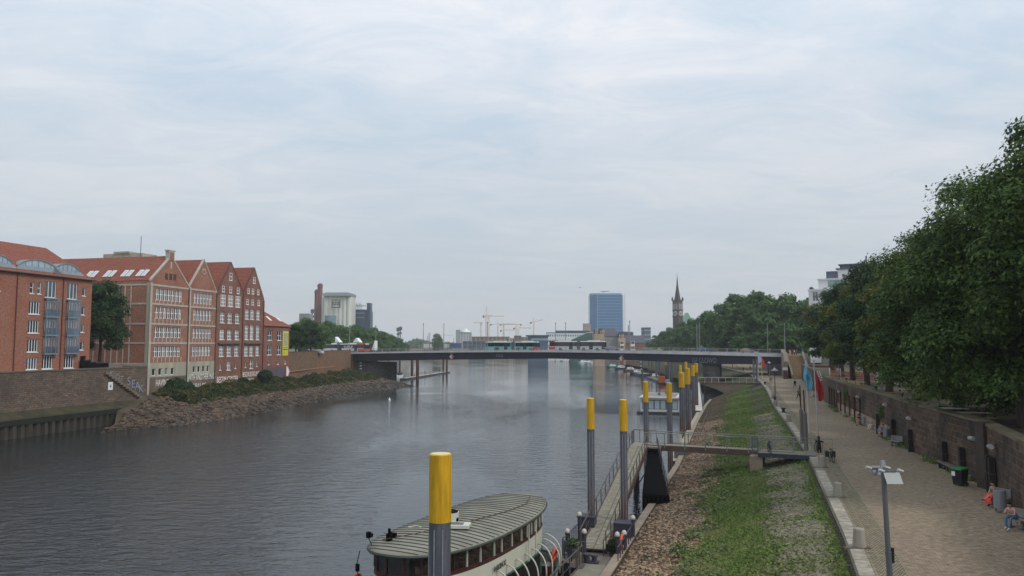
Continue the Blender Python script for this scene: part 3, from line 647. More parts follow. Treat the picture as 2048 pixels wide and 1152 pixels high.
# white painted writing low on the warehouses (worn, in tall narrow capitals)
paint = M('white_wall_paint', S(238, 238, 232), var=0.15, scale=6)
for g, txt, x, z, size, sx in ((G1, 'HAVING BEEN', 2.4, 5.35, 1.75, 0.56), (G1, 'IT', 9.2, 4.1, 1.4, 0.7), (G2, 'WITH ANOTHER MASS', 0.5, 6.0, 1.65, 0.53), (G2, 'NESS FULL OF', 0.6, 4.4, 1.3, 0.7), (G3, 'BESTIM CENTER', 0.9, 5.1, 1.75, 0.62), (G4, 'BESCHULDIGUNG', 0.6, 5.95, 1.5, 0.56), (G4, 'ZUERST', 1.0, 4.7, 1.1, 1.1)):
    textmesh(txt, size, paint, g, 'painted_words', (x, -0.03, z), sx=sx)

# ---------------- quay wall, sheet piling and its stair
stone_d = MB_('dark_quay_stone', S(98, 84, 74), S(126, 108, 94), S(72, 62, 56), 0.9, 0.3, 0.03, bump=0.4, blotch=S(76, 68, 62), bl=0.4, bscale=0.15)
def wall_strip(name, label, cat, pts, z0, z1, th, mat, cap=None, capm=None, side=-1, kind=None):
    """a wall along plan points with thickness th to one side, UV in metres"""
    b = MB(); b.uv = []; s = 0; P2 = [Vector((p[0], p[1], 0)) for p in pts]; n = len(P2); nor = []
    for i in range(n):
        d = (P2[min(i+1, n-1)] - P2[max(i-1, 0)]).normalized(); nor.append(Vector((d.y, -d.x, 0)) * side)
    zz0 = z0 if callable(z0) else (lambda i: z0); zz1 = z1 if callable(z1) else (lambda i: z1)
    for i, p in enumerate(P2):
        if i: s += (p - P2[i-1]).length
        q = p + nor[i] * th
        for v, uu in ((Vector((p.x, p.y, zz0(i))), 0), (Vector((p.x, p.y, zz1(i))), 0), (Vector((q.x, q.y, zz1(i))), th), (Vector((q.x, q.y, zz0(i))), th)):
            b.v.append(tuple(v)); b.uv.append((s + uu, v.z))
    for i in range(n - 1):
        o = i * 4
        for k in range(3): b.f.append((o + k, o + k + 1, o + 4 + k + 1, o + 4 + k)); b.m.append(0)
    b.f += [(0, 1, 2, 3), ((n-1)*4 + 3, (n-1)*4 + 2, (n-1)*4 + 1, (n-1)*4)]; b.m += [0, 0]
    root = b.build(name, mat); tag(root, label, cat)
    if kind: root['kind'] = kind
    if cap:
        c = MB()
        for i, p in enumerate(P2):
            for a, z in ((-0.08, zz1(i) + 0.003), (-0.08, zz1(i) + cap), (th + 0.08, zz1(i) + cap), (th + 0.08, zz1(i) + 0.003)):
                q = p + nor[i] * a; c.v.append((q.x, q.y, z))
        for i in range(n - 1):
            o = i * 4
            for k in range(4): c.f.append((o + k, o + (k+1) % 4, o + 4 + (k+1) % 4, o + 4 + k)); c.m.append(0)
        c.f += [(0, 1, 2, 3), ((n-1)*4 + 3, (n-1)*4 + 2, (n-1)*4 + 1, (n-1)*4)]; c.m += [0, 0]
        c.build('coping', capm or mat, root)
    return root
qpts = [(qx(D), D) for D in (40, 60, 80, 95, 110, 125, 133.2)]
QW = wall_strip('quay_wall', 'long dark brick quay wall below the orange apartment block', 'wall', qpts + [(-66.5, 134.9), (-69.5, 135.6)], 2.4, 9.1, 0.7, stone_d, cap=0.2, capm=M('quay_coping', S(104, 94, 84)), side=-1)
moss = M('mossy_ledge', S(48, 48, 30), var=0.5, scale=0.5, bump=1, tint=S(78, 70, 44), bscale=4)
LG = grid('mossy_ledge', [lambda y: (qx(y) + 0.02, 3.6), lambda y: (qx(y) + 0.7, 3.2), lambda y: (qx(y) + 1.5, 2.75), lambda y: (qx(y) + 1.56, 1.9)], ywalk(40, 133, 3, 1.0), moss, kind=None)
tag(LG, 'weedy sloping ledge along the foot of the quay wall', 'ledge')
pile_m = M('sheet_pile_steel', S(66, 60, 52), rough=0.7, var=0.4, scale=1.2, streak=True)
b = MB(); y = 40.0; pts = []
while y < 129:
    for dx, dy in ((0, 0), (0.5, 0.1), (0.5, 0.6), (0, 0.7)): pts.append((qx(y + dy) + 1.15 + dx, y + dy))
    y += 1.3
b.v = [(p[0], p[1], z) for p in pts for z in (-1.2, 1.9)]; b.f = [(2*i, 2*i+2, 2*i+3, 2*i+1) for i in range(len(pts) - 1)]; b.m = [0] * len(b.f)
SP = b.build('sheet_pile_wall', pile_m); tag(SP, 'ribbed rusty sheet piling standing in the water below the quay', 'piling')
b = MB(); b.v = []
yb = [40, 60, 80, 100, 115, 129]
for yy in yb:
    for dx, z in ((1.2, 1.8), (1.75, 1.8), (1.75, 2.6), (1.2, 2.6)): b.v.append((qx(yy) + dx, yy, z))
for i in range(len(yb) - 1):
    for k in range(4): b.f.append((4*i + k, 4*i + (k+1) % 4, 4*i + 4 + (k+1) % 4, 4*i + 4 + k)); b.m.append(0)
b.build('capping_beam', M('slimy_green', S(30, 34, 20), var=.4, scale=.8), SP)
# stair running down along the wall, with graffiti
ST = thing('quay_stair', 'sloping stone stair parapet running down across the quay wall', 'stair', (0, 0, 0))
b = MB(); n = 14
for i in range(n):
    D0 = 123.6 + i * 9.2 / n; z = 8.6 - i * 5.2 / n; b.cb((qx(D0) + 0.22, D0, z - 0.2), (0.36, 0.74, 0.42), rz=LRZ - math.pi/2)
b.build('steps', M('stair_stone', S(120, 104, 92)), ST)
gp = M('graffiti_pale', S(138, 148, 162), var=0.25, scale=4)
for i, (ch, D0, z) in enumerate((('K', 124.4, 7.5), ('O', 125.7, 6.9), ('T', 126.8, 6.6), ('S', 128.4, 5.9), ('E', 129.4, 5.4), ('A', 130.3, 5.0), ('K', 131.2, 4.5))):
    g = textmesh(ch, 1.9 if i > 2 else 1.3, gp, QW, 'graffiti_letter', (qx(D0) + 0.06, D0, z + 0.3), rot=(math.pi/2, 0, LRZ), depth=0.02)
SG = thing('depth_sign', 'small white square sign with a dark figure on the quay wall', 'sign', (qx(124.2) + 0.05, 124.2, 5.6), LRZ)
b = MB(); b.box(0, 1.0, -0.06, 0, 0, 1.3); b.build('plate', wframe, SG); textmesh('4', 0.9, M('sign_black', S(24, 24, 26), var=0.05), SG, 'figure', (0.25, -0.07, 0.32))
# retaining wall from the small house to the bridge
stone_b = MB_('brown_retaining_stone', S(106, 86, 70), S(134, 110, 88), S(82, 68, 56), 0.8, 0.32, 0.03, bump=0.4, blotch=S(148, 100, 66), bl=0.3, bscale=0.12)
rp_ = [(-55.6, 187.3), (-55.3, 200), (-54.9, 215), (-54.7, 230), (-54.4, 243), (-54.3, 254)]
RW = wall_strip('retaining_wall', 'brown stone retaining wall between the small brick house and the bridge', 'wall', rp_, 2.0, 11.2, 0.8, stone_b, cap=0.15, capm=soot, side=-1)
b = MB(); b.bar((-55.3, 188, 6.4), (-54.6, 232, 6.5), 0.16, 0.16); b.build('pipe', M('pink_pipe', S(168, 130, 108)), RW)
TS = thing('channel_sign', 'white and red triangular channel sign fixed beside the small brick house', 'sign', (-55.7, 186.4, 5.2), LRZ)
b = MB(); b.ext([(0, -0.3, 0), (0.9, -0.3, 1.3), (0.9, -0.3, 1.3), (0, -0.3, 2.6)], (0, 0.05, 0)); b.add([(-1.0, -0.32, 0.0), (0.1, -0.32, 0.0), (1.0, -0.32, 1.3), (0.1, -0.32, 2.6), (-1.0, -0.32, 2.6)], [(0,1,2,3,4)]); b.build('plate', wframe, TS)
b = MB(); b.tube([(-0.9, -0.35, 0.1), (0.1, -0.35, 0.1), (0.9, -0.35, 1.3), (0.1, -0.35, 2.5), (-0.9, -0.35, 2.5)], 0.09, n=4, closed=True); b.build('red_border', M('sign_red', S(190, 70, 60)), TS)
b = MB(); b.cyl((0.4, -0.15, 0.5), (0.4, -0.15, -4.0), 0.06, n=6); b.build('post', soot, TS)

# rubble on the river bank: one heap nobody could count
def scatter_rocks(name, label, n, fn, r0, r1, mats):
    b = MB(); ico = [(0,0,1),(.894,0,.447),(.276,.851,.447),(-.724,.526,.447),(-.724,-.526,.447),(.276,-.851,.447),(.724,.526,-.447),(-.276,.851,-.447),(-.894,0,-.447),(-.276,-.851,-.447),(.724,-.526,-.447),(0,0,-1)]
    fs = [(0,1,2),(0,2,3),(0,3,4),(0,4,5),(0,5,1),(1,6,2),(2,7,3),(3,8,4),(4,9,5),(5,10,1),(2,6,7),(3,7,8),(4,8,9),(5,9,10),(1,10,6),(6,11,7),(7,11,8),(8,11,9),(9,11,10),(10,11,6)]
    for k in range(n):
        x, y, z = fn(); r = random.uniform(r0, r1); sx, sy, sz = random.uniform(.7, 1.5), random.uniform(.7, 1.4), random.uniform(.4, .8); a = random.random() * 6.28; c, s = math.cos(a), math.sin(a)
        vs = []
        for p in ico:
            j = random.uniform(0.8, 1.15) * r; px, py, pz = p[0]*sx*j, p[1]*sy*j, p[2]*sz*j; vs.append((x + px*c - py*s, y + px*s + py*c, z + pz))
        b.add(vs, fs, random.randrange(len(mats)))
    o = b.build(name, mats); tag(o, label, None, None, 'stuff'); return o
rockm = [M('rock_tan', S(102, 84, 68), var=0.45), M('rock_brown', S(76, 62, 52), var=0.4), M('rock_dark', S(62, 54, 48), var=0.35)]
def rb():
    while True:
        y = random.triangular(113, 245, 128); t = (random.uniform(0.42, 0.74) if random.random() < .85 else random.uniform(.6, 1.0)) if y > 140 else random.uniform(.12, .98)
        x, z = bank_col(t)(y)
        return x, y, z + 0.05
scatter_rocks('bank_rubble', 'heaped reddish stone rubble along the left river bank', 6000, rb, 0.16, 0.42, rockm[:2] + rockm)
def rb2():
    y = random.uniform(113, 245); x, z = bank_col(random.uniform(0.66, 1.08))(y); return x, y, z
scatter_rocks('wet_rubble', 'dark wet stones at the water line of the left bank', 3600, rb2, 0.14, 0.4, [rockm[2], M('rock_wet', S(54, 48, 44), rough=0.4)])
# ================================================================== BRIDGE
BO = Vector((-55.3, 256.0, 0)); BU = Vector((132.5, -40.0, 0)); BL = BU.length; BU.normalize(); BV = Vector((-BU.y, BU.x, 0)); BRZ = math.atan2(BU.y, BU.x)
def BP(s, t=0, z=0): return BO + BU * s + BV * t + Vector((0, 0, z))
def dz(s): return 10.35 + 0.85 * math.sin(math.pi * min(max(s, -10), 150) / 140) if 0 <= s <= 140 else 10.35
def gz(s): return float(np.interp(s, [0, 12, 30, 70, 95, 118, 138.4], [7.85, 7.7, 8.15, 8.75, 8.45, 7.35, 7.5]))
girder_m = M('dark_blue_girder', S(34, 33, 50), rough=0.55, var=0.2, scale=0.3, streak=True)
conc = M('bridge_concrete', S(186, 186, 188), var=0.15, scale=0.5, streak=True)
asph = M('asphalt', S(84, 84, 86), var=0.12, scale=0.6)
rail_m = M('grey_railing', S(138, 140, 142), rough=0.5, var=0.1)
BR = thing('river_bridge', 'long flat road bridge with dark blue steel girder across the river', 'bridge', BO, BRZ)
ss = [i * BL / 46 for i in range(47)]; WB = 19.0
def deckstrip(name, prof, mat):
    b = MB(); n = len(prof(0))
    for s in ss:
        for (t, z) in prof(s): b.v.append((s, t, z))
    for i in range(len(ss) - 1):
        for k in range(n): b.f.append((i*n + k, i*n + (k+1) % n, (i+1)*n + (k+1) % n, (i+1)*n + k)); b.m.append(0)
    b.f += [tuple(range(n)), tuple(range((len(ss)-1)*n, len(ss)*n))[::-1]]; b.m += [0, 0]
    return b.build(name, mat, BR)
fth = lambda s: float(np.interp(s, [0, 70, 138], [0.5, 0.62, 0.95]))
deckstrip('edge_beam', lambda s: [(0, dz(s) - fth(s) + 0.15), (0, dz(s) + 0.15), (0.5, dz(s) + 0.15), (0.5, dz(s) - fth(s) + 0.15)], conc)
deckstrip('edge_beam', lambda s: [(WB - 0.5, dz(s) - 0.5), (WB - 0.5, dz(s) + 0.15), (WB, dz(s) + 0.15), (WB, dz(s) - 0.5)], conc)
deckstrip('road_deck', lambda s: [(0.5, dz(s) - 0.4), (0.5, dz(s)), (WB - 0.5, dz(s)), (WB - 0.5, dz(s) - 0.4)], asph)
for t in (0.7, 6.5, 12.5, 17.8): deckstrip('girder', lambda s, t=t: [(t, gz(s)), (t, dz(s) - 0.4), (t + 0.5, dz(s) - 0.4), (t + 0.5, gz(s))], girder_m)
b = MB()
for s in np.arange(2, BL - 1, 2.76): b.box(s - 0.04, s + 0.04, 0.66, 0.698, gz(s) + 0.05, dz(s) - 0.5)
b.build('web_stiffeners', girder_m, BR)
def railing(t, name='railing'):
    b = MB()
    for i in range(len(ss) - 1):
        for h, r in ((1.2, 0.07), (0.25, 0.03)): b.bar((ss[i], t, dz(ss[i]) + h), (ss[i+1], t, dz(ss[i+1]) + h), r)
        for q in range(1, 12):
            s = ss[i] + (ss[i+1] - ss[i]) * q / 12; b.bar((s, t, dz(s) + 0.25), (s, t, dz(s) + 1.18), 0.018)
    r = b.build(name, rail_m, BR)
    for s in ss[::1]:
        p = MB(); p.box(s - 0.06, s + 0.06, t - 0.05, t + 0.05, dz(s) + 0.15, dz(s) + 1.3); p.build('post', M('pale_rail_post', S(166, 166, 164)), r)
railing(0.2); railing(WB - 0.25)
for s in (11.9, 12.0): pass
# river piers
def pier(s0, s1, label_mat):
    b = MB(); n = 10; pts = []
    for i in range(n + 1): a = math.pi * (1 + i / n); pts.append(((s0 + s1) / 2 + math.cos(a) * (s1 - s0) / 2, 3.0 + math.sin(a) * 1.6))
    for i in range(n + 1): a = math.pi * i / n; pts.append(((s0 + s1) / 2 + math.cos(a) * (s1 - s0) / 2, 16.0 + math.sin(a) * 1.6))
    b.ext([(p[0], p[1], -1.2) for p in pts], (0, 0, 8.3)); b.build('pier', label_mat, BR)
    b = MB(); b.box(s0 - 0.3, s1 + 0.3, 1.2, 17.6, 7.1, 7.45); b.build('bearing_beam', girder_m, BR)
pier_m = MB_('pier_stone', S(84, 80, 82), S(104, 98, 96), S(58, 54, 54), 1.2, 0.5, 0.03, uv=False, bump=0.3, blotch=S(66, 62, 66), bl=0.4)
pier(116.5, 121.5, pier_m)
b = MB(); b.box(1.0, 5.0, 2.2, 17, -1.2, 7.1); b.cyl((5.0, 9.6, -1.2), (5.0, 9.6, 7.1), 7.4, n=24); b.build('abutment_pier', pier_m, BR)
b = MB(); b.box(-3, 0.9, 0.3, 19.5, 1.5, 10.3); b.build('abutment', stone_b, BR)
GB = thing('gauge_board', 'black and white tide gauge board on the left bridge pier', 'gauge', BP(2.9, 2.1, 2.2), BRZ)
for i in range(10):
    b = MB(); b.box(0.0, 0.75, -0.1, 0, i*0.5, i*0.5 + 0.49); b.build('band', wframe if i % 2 else M('gauge_black', S(26, 26, 30)), GB)
# girder signs
sign_w = M('sign_white', S(206, 200, 198), var=0.08); sign_r = M('sign_pink_red', S(176, 104, 100), var=0.1)
for s, z, lab in ((37.0, 9.2, 'red and white diamond sign on the bridge girder nearer the left bank'), (92.5, 8.95, 'red and white diamond sign on the bridge girder nearer the yellow piles')):
    t = thing('diamond_sign', lab, 'sign', BP(s, 0.55, z), BRZ, 'diamond signs on the bridge girder')
    b = MB(); b.add([(-0.85, -0.02, 0), (0, -0.02, -0.85), (0, -0.02, 0.85)], [(0,1,2)]); b.add([(-0.85, 0.06, 0), (0.85, 0.06, 0), (0, 0.06, -0.85), (0, 0.06, 0.85)], [(0,2,1,3)]); b.build('white_half', sign_w, t)
    b = MB(); b.add([(0.85, -0.02, 0), (0, -0.02, -0.85), (0, -0.02, 0.85)], [(0,1,2)]); b.build('red_half', sign_r, t)
    b = MB(); b.box(-0.7, 0.7, 0, 0.12, 0.95, 1.05); b.build('bracket', conc, t)
g_l = M('graffiti_grey', S(122, 130, 144), var=0.2, scale=3)
textmesh('OLE.', 1.15, g_l, BR, 'graffiti_tag', (52.2, 0.55, 9.25), sx=1.15); textmesh('GF CLOWO', 2.1, g_l, BR, 'graffiti_tag', (113.5, 0.55, 7.75), sx=0.62)
textmesh('EGES', 0.9, M('graffiti_teal', S(84, 100, 112), var=0.2), BR, 'graffiti_tag', (103.5, 0.55, 8.0), sx=1.6)
# right-hand abutment, wing wall and the tunnel for the promenade
sand = MB_('sandstone_blocks', S(148, 134, 112), S(172, 158, 136), S(104, 94, 78), 1.1, 0.55, 0.03, uv=False, bump=0.3, blotch=S(96, 86, 76), bl=0.5, bscale=0.2)
P_ = BP(BL, 0)
b = MB(); b.box(BL - 3.2, BL - 0.0, 0.35, 18.6, 3.9, 7.4); b.build('tunnel_wall', pier_m, BR)
b = MB(); b.box(BL + 0.02, BL + 6, 0.0, 19, 3.9, 10.3); b.build('abutment', sand, BR)
ww = [(P_.x, P_.y - 0.05), (P_.x - 1.6, 211), (P_.x - 3.6, 205), (P_.x - 5.4, 199), (P_.x - 6.4, 196)]
WW = wall_strip('wing_wall', 'light stone wing wall stepping down from the bridge to the promenade', 'wall', ww, 3.8, lambda i: [11.6, 11.0, 10.9, 10.6, 8.6][i], 0.9, sand, cap=0.18, capm=M('parapet_stone', S(122, 112, 98), var=.25, scale=1), side=-1)
D_ = thing('wooden_gate', 'dark brown door at the foot of the wing wall', 'door', (P_.x - 7.2, 194.5, PZ), R(-10))
b = MB(); b.box(0, 0.95, 0, 0.5, 0, 2.2); b.build('leaf', M('brown_door', S(74, 48, 44)), D_); b = MB(); b.box(-0.1, 1.05, -0.05, 0.55, 2.2, 2.9); b.build('lintel', conc, D_)
# the stair beside it
SD = thing('stone_stair', 'wide brown stone stair rising from the promenade to the bridge', 'stair', (P_.x - 5.2, 193, PZ), R(-12))
b = MB(); n = 22
for i in range(n): b.box(0, 4.0, i * 0.55, i * 0.55 + 0.55 + (0.02 if i < n - 1 else 8), 0, (i + 1) * 0.262)
b.build('steps', M('stair_brown', S(136, 116, 88), var=0.2), SD)
for x in (-0.35, 4.0):
    b = MB(); b.ext([(x, 0, 0), (x, 0, 1.0), (x, 12.1, 6.9), (x, 12.1, 5.6)], (0.35, 0, 0)); b.build('parapet', M('parapet_stone', S(122, 112, 98), var=.25, scale=1), SD)
    b = MB(); b.bar((x + 0.17, 0, 1.9), (x + 0.17, 12.1, 7.8), 0.06)
    for i in range(7): b.bar((x + 0.17, i*2, 1.0 + i*0.97), (x + 0.17, i*2, 1.9 + i*0.97), 0.05)
    b.build('handrail', rail_m, SD)
b = MB(); b.box(4.4, 9, -3, 8, 0, 3.6); b.build('side_block', stone_b, SD)
# bridge lamp posts
def mast(s, t, h, lab):
    m = thing('lamp_mast', lab, 'lamp post', BP(s, t, dz(s)), BRZ, 'tall slender lamp masts along the bridge')
    b = MB(); b.cyl((0, 0, 0), (0, 0, h), 0.14, 0.09, n=8); b.cyl((0, 0, 0), (0, 0, 1.2), 0.2, 0.17, n=8); b.build('pole', rail_m, m)
    b = MB(); b.cyl((0, 0, h), (0, 0, h + 0.35), 0.12, 0.2, n=8); b.cyl((0, 0, h + 0.35), (0, 0, h + 0.45), 0.2, 0.05, n=8); b.build('lamp_head', soot, m)
def s_at(u, t):
    # s whose point (s, t) lies in the direction of column u
    k = (u - 1024) / 1500; p = BO + BV * t; return (k * p.y - p.x) / (BU.x - k * BU.y)
names = ['beside the left abutment', 'behind the long bus on the left', 'over the left pier gap', 'second over the open water', 'left of the turquoise bus', 'left of the white bus', 'over the white bus',
 'right of the blue glass tower', 'front one of the close pair over the blue car', 'rear one of the close pair over the blue car', 'above the promenade tunnel', 'at the right abutment']
for (u, t), nm in zip(((700, 1.0), (752, 18.0), (847, 1.0), (888, 18.0), (975, 1.0), (1111, 18.0), (1131, 18.0), (1259, 1.0), (1393, 18.0), (1398, 1.0), (1534, 18.0), (1568, 1.2)), names):
    mast(s_at(u, t), t, 8.9 if u > 900 or t < 5 else 9.3, 'slender grey lamp mast ' + nm)

# ---------------- vehicles
tyre = M('tyre_rubber', S(28, 28, 30), rough=0.8, var=0.1); rim_m = M('wheel_rim', S(150, 152, 156), rough=0.35, metal=0.6, var=0.05)
win_d = glassmat('vehicle_glass', S(30, 34, 42), rough=0.05)
def wheel(parent, x, y, r, w=0.28):
    b = MB(); b.cyl((x, y, r), (x, y + w, r), r, n=18); wh = b.build('wheel', tyre, parent); b = MB(); b.cyl((x, y - 0.012, r), (x, y + w + 0.012, r), r * 0.58, n=14); b.build('rim', rim_m, wh)
def bus(name, label, loc, rz, body, low, roof, L=18.0, front=-1, gap=(0.50, 0.56), extra=None):
    """articulated bus along local x, near side towards -y; front: which end is the front"""
    t = thing(name, label, 'bus', loc, rz, 'articulated city buses on the bridge'); W_ = 2.55; g0, g1 = L * gap[0], L * gap[1]
    for a, c in ((0.0, g0), (g1, L)):
        b = MB(); n0 = 0.18 if a == 0 else 0; n1 = 0.18 if c == L else 0
        b.ext([(a, 0, 0.35), (c, 0, 0.35), (c, 0, 1.4), (a, 0, 1.4)], (0, W_, 0), mi=1); b.ext([(a, 0.03, 1.4), (c, 0.03, 1.4), (c - n1, 0.03, 2.75), (a + n0, 0.03, 2.75)], (0, W_ - 0.06, 0), mi=0); b.ext([(a + n0*0.9, 0, 2.75), (c - n1*0.9, 0, 2.75), (c - n1 - 0.15, 0.12, 3.0), (a + n0 + 0.15, 0.12, 3.0)], (0, W_ - 0.12, 0), mi=2)
        for y_ in (0,): pass
        b.build('body', [body, low, roof], t)
        g = MB(); x = a + 0.35
        while x < c - 1.2:
            w_ = min(1.45, c - 0.3 - x); g.box(x, x + w_ - 0.06, -0.015, 0.029, 1.45, 2.62); g.box(x, x + w_ - 0.06, W_ - 0.029, W_ + 0.015, 1.45, 2.62); x += w_
        g.build('side_windows', win_d, t)
        r_ = MB(); r_.box(a + (c - a) * 0.3, a + (c - a) * 0.75, 0.45, 2.1, 3.0, 3.28); r_.build('roof_unit', roof, t)
    b = MB(); b.box(g0, g1, 0.1, W_ - 0.1, 0.4, 2.9)
    for i in range(5): x = g0 + (g1 - g0) * (i + 0.5) / 5; b.box(x - 0.06, x + 0.06, 0.04, W_ - 0.04, 0.4, 2.95)
    b.build('bellows', M('bellows_grey', S(96, 100, 110)), t)
    xf = 0.0 if front < 0 else L
    b = MB(); b.box(xf - 0.03 if front < 0 else L, xf if front < 0 else L + 0.03, 0.15, W_ - 0.15, 1.15, 2.65); b.build('windscreen', win_d, t)
    for y_ in (0.2, W_ - 0.5):
        b = MB(); x_ = xf + (-0.03 if front < 0 else 0.0); b.box(x_, x_ + 0.03, y_, y_ + 0.3, 0.6, 0.8); b.build('headlight', M('lamp_glass', S(220, 220, 210), rough=0.2), t)
    for f in ((0.15, 0.40, 0.80) if front < 0 else (0.2, 0.62, 0.86)):
        for y_ in (-0.02, W_ - 0.26): wheel(t, L * f, y_, 0.48)
    for f in ((0.04, 0.27, 0.66) if front < 0 else (0.36, 0.72, 0.94)):
        b = MB(); b.box(L*f, L*f + 1.2, -0.03, -0.016, 0.45, 2.6); b.build('door', M('door_glass', S(52, 58, 66), rough=0.15), t)
    return t
teal = M('bus_turquoise', S(112, 190, 190), rough=0.4, var=0.2, scale=0.5); dteal = M('bus_dark_green', S(58, 150, 140), rough=0.4, var=0.3, scale=0.5)
busw = M('bus_white', S(206, 206, 204), rough=0.35, var=0.05); busr = M('bus_red', S(206, 74, 52), rough=0.35, var=0.1); busd = M('bus_band_dark', S(44, 46, 56), rough=0.3)
def bp(u, t, dzz=0.0): s = s_at(u, t); return BP(s, t, dz(s) + 0.01 + dzz)
b1 = bus('articulated_bus', 'turquoise and green articulated bus with a red front crossing the bridge', bp(971, 6.5), BRZ, dteal, teal, busw, L=17.9, front=1)
b = MB(); b.box(16.0, 17.93, -0.035, 2.585, 0.36, 1.2); b.build('red_nose', busr, b1)
for x0, x1 in ((3.2, 4.8), (11.0, 12.0)): b = MB(); b.box(x0, x1, -0.03, -0.01, 0.5, 1.1); b.build('side_advert', M('advert_brown', S(96, 62, 60), var=0.4, scale=2), b1)
b2 = bus('articulated_bus', 'white articulated bus with a bright red rear end crossing the bridge', bp(1098, 3.4), BRZ, busd, busw, busw, L=17.9, front=1)
b = MB(); b.box(-0.04, 2.0, -0.035, 2.585, 0.36, 1.25); b.build('red_tail', busr, b2)
b = MB(); b.box(-0.04, 1.8, -0.01, 2.56, 2.62, 3.1); b.build('red_roof_end', M('bus_deep_red', S(150, 50, 60)), b2)
b3 = bus('articulated_bus', 'white articulated bus with a red front leaving the bridge beside the trees', bp(648, 9.0) + Vector((0, 0, 0.1)), BRZ, busd, busw, busw, L=17.0, front=1, gap=(0.32, 0.38))
b = MB(); b.box(13.6, 17.03, -0.035, 2.585, 0.36, 1.2); b.box(13.2, 16.5, -0.02, 2.57, 2.7, 3.15); b.build('red_nose', busr, b3)
textmesh('CUIPUP', 1.15, wframe, b3, 'side_lettering', (8.2, -0.04, 1.5), sx=0.9)
for k, (u, nm, pts) in enumerate(((671, 'left', [(0, 0), (1.9, 0), (0.0, 2.0)]), (706, 'middle', [(0, 0), (2.9, 0), (1.45, 1.6)]), (744, 'right', [(0, 0), (1.2, 0), (1.2, 3.4)]))):
    t = thing('white_canopy', 'white peaked sail canopy behind the parked bus, the %s of three' % ['first from the warehouses', 'middle one', 'tall one nearest the bridge'][k], 'canopy', bp(u, 15.0, 0), BRZ, 'white sail canopies')
    zt = 3.6 if k < 2 else 0.8; b = MB(); b.ext([(p[0], 0, zt + p[1]) for p in pts], (0, 2.2, 0)); b.build('sail', wframe, t)
    b = MB(); b.cyl((pts[0][0] + .1 if k < 2 else 1.5, 1, 0), (pts[0][0] + .1 if k < 2 else 1.5, 1, zt + 0.2), 0.07, n=6); b.build('pole', rail_m, t)
def car(name, label, loc, rz, paint, style='hatch', group=None, L=4.4):
    t = thing(name, label, 'car', loc, rz, group); k = L / 4.4
    W_ = 1.78
    b = MB(); lo = [(0, .35), (.12, .72), (.5, .86), (1.2, .93), (3.9, .98), (4.3, .86), (4.4, .5), (4.3, .28), (.1, .25)]
    b.ext([(x*k, 0, z) for x, z in lo], (0, W_, 0))
    hi = {'hatch': [(1.15, .93), (1.85, 1.42), (3.3, 1.46), (4.1, .98)], 'van': [(0.7, .93), (1.3, 1.75), (4.2, 1.85), (4.35, .95)], 'sedan': [(1.2, .93), (1.9, 1.38), (3.1, 1.4), (3.85, .98)]}[style]
    vs = [(x*k, 0.0 + (0 if z < 1 else .18), z) for x, z in hi] + [(x*k, W_ - (0 if z < 1 else .18), z) for x, z in hi]
    b.add(vs, [(0,1,2,3), (7,6,5,4), (0,4,5,1), (1,5,6,2), (2,6,7,3)]); b.build('body', paint, t, smooth=False)
    g = MB(); h = hi
    def P(i, y, f=0.06): x, z = h[i]; return x*k, y, z
    cx = sum(q[0] for q in h) / 4 * k
    for y0, y1 in ((-0.012, .172), (W_ + 0.012, W_ - .172)):
        q = []
        for i, (x, z) in enumerate(h):
            zz = 1.0 if z < 1 else z - 0.07; xx = x * k; xx = xx + (cx - xx) * 0.1; yy = y0 if z < 1 else y1 + (0.004 if y0 > 1 else -0.004)
            q.append((xx, yy + (0.03 if y0 < 0 and z < 1 else -0.03 if z < 1 else 0), zz))
        g.face(*q)
    g.add([(h[0][0]*k + .03, .15, h[0][1] + .05), (h[0][0]*k + .03, W_ - .15, h[0][1] + .05), (h[1][0]*k - .06, W_ - .25, h[1][1] - .03), (h[1][0]*k - .06, .25, h[1][1] - .03)], [(0,1,2,3)])
    g.add([(h[3][0]*k + .01, .15, h[3][1] + .05), (h[3][0]*k + .01, W_ - .15, h[3][1] + .05), (h[2][0]*k + .08, W_ - .25, h[2][1] - .03), (h[2][0]*k + .08, .25, h[2][1] - .03)], [(0,1,2,3)])
    g.build('windows', win_d, t)
    for x in (0.85*k, 3.5*k):
        for y in (-0.01, W_ - 0.19): wheel(t, x, y, 0.32, 0.2)
    for y in (0.1, W_ - 0.4):
        b = MB(); b.box(-0.02, 0.14, y, y + 0.3, 0.55, 0.7); b.build('headlight', M('lamp_glass', S(220, 220, 210), rough=0.2), t)
        b = MB(); b.box(4.25*k, 4.41*k, y, y + 0.3, 0.6, 0.76); b.build('tail_light', M('tail_red', S(150, 30, 28), rough=0.3), t)
    return t
cs = M('car_silver', S(136, 140, 152), rough=0.3, metal=0.4, var=0.04); cbl = M('car_blue_grey', S(82, 98, 124), rough=0.3, metal=0.3, var=0.04); cwh = M('car_white', S(206, 206, 206), rough=0.3, var=0.04); cpk = M('car_beige', S(150, 138, 128), rough=0.35, var=0.05); cbk = M('car_black', S(30, 32, 36), rough=0.25, var=0.05); crd = M('car_dark_red', S(120, 36, 36), rough=0.3, var=0.05)
def carb(u, t, **k): L = k.get('L', 4.4); p = bp(u, t); return car('car', loc=p + BU * L + BV * 1.8, rz=BRZ + math.pi, **k)
carb(1208, 3.6, label='silver saloon following the white bus on the bridge', paint=cs, style='sedan', L=4.7)
carb(1393, 3.6, label='blue-grey car below the pair of lamp masts on the bridge', paint=cbl, style='hatch', L=4.9)
carb(1478, 3.6, label='beige car behind cyclists near the right end of the bridge', paint=cpk, style='hatch', L=4.2)
carb(1537, 12.0, label='dark car partly hidden behind the bridge railing at the right end', paint=cbk, style='hatch')
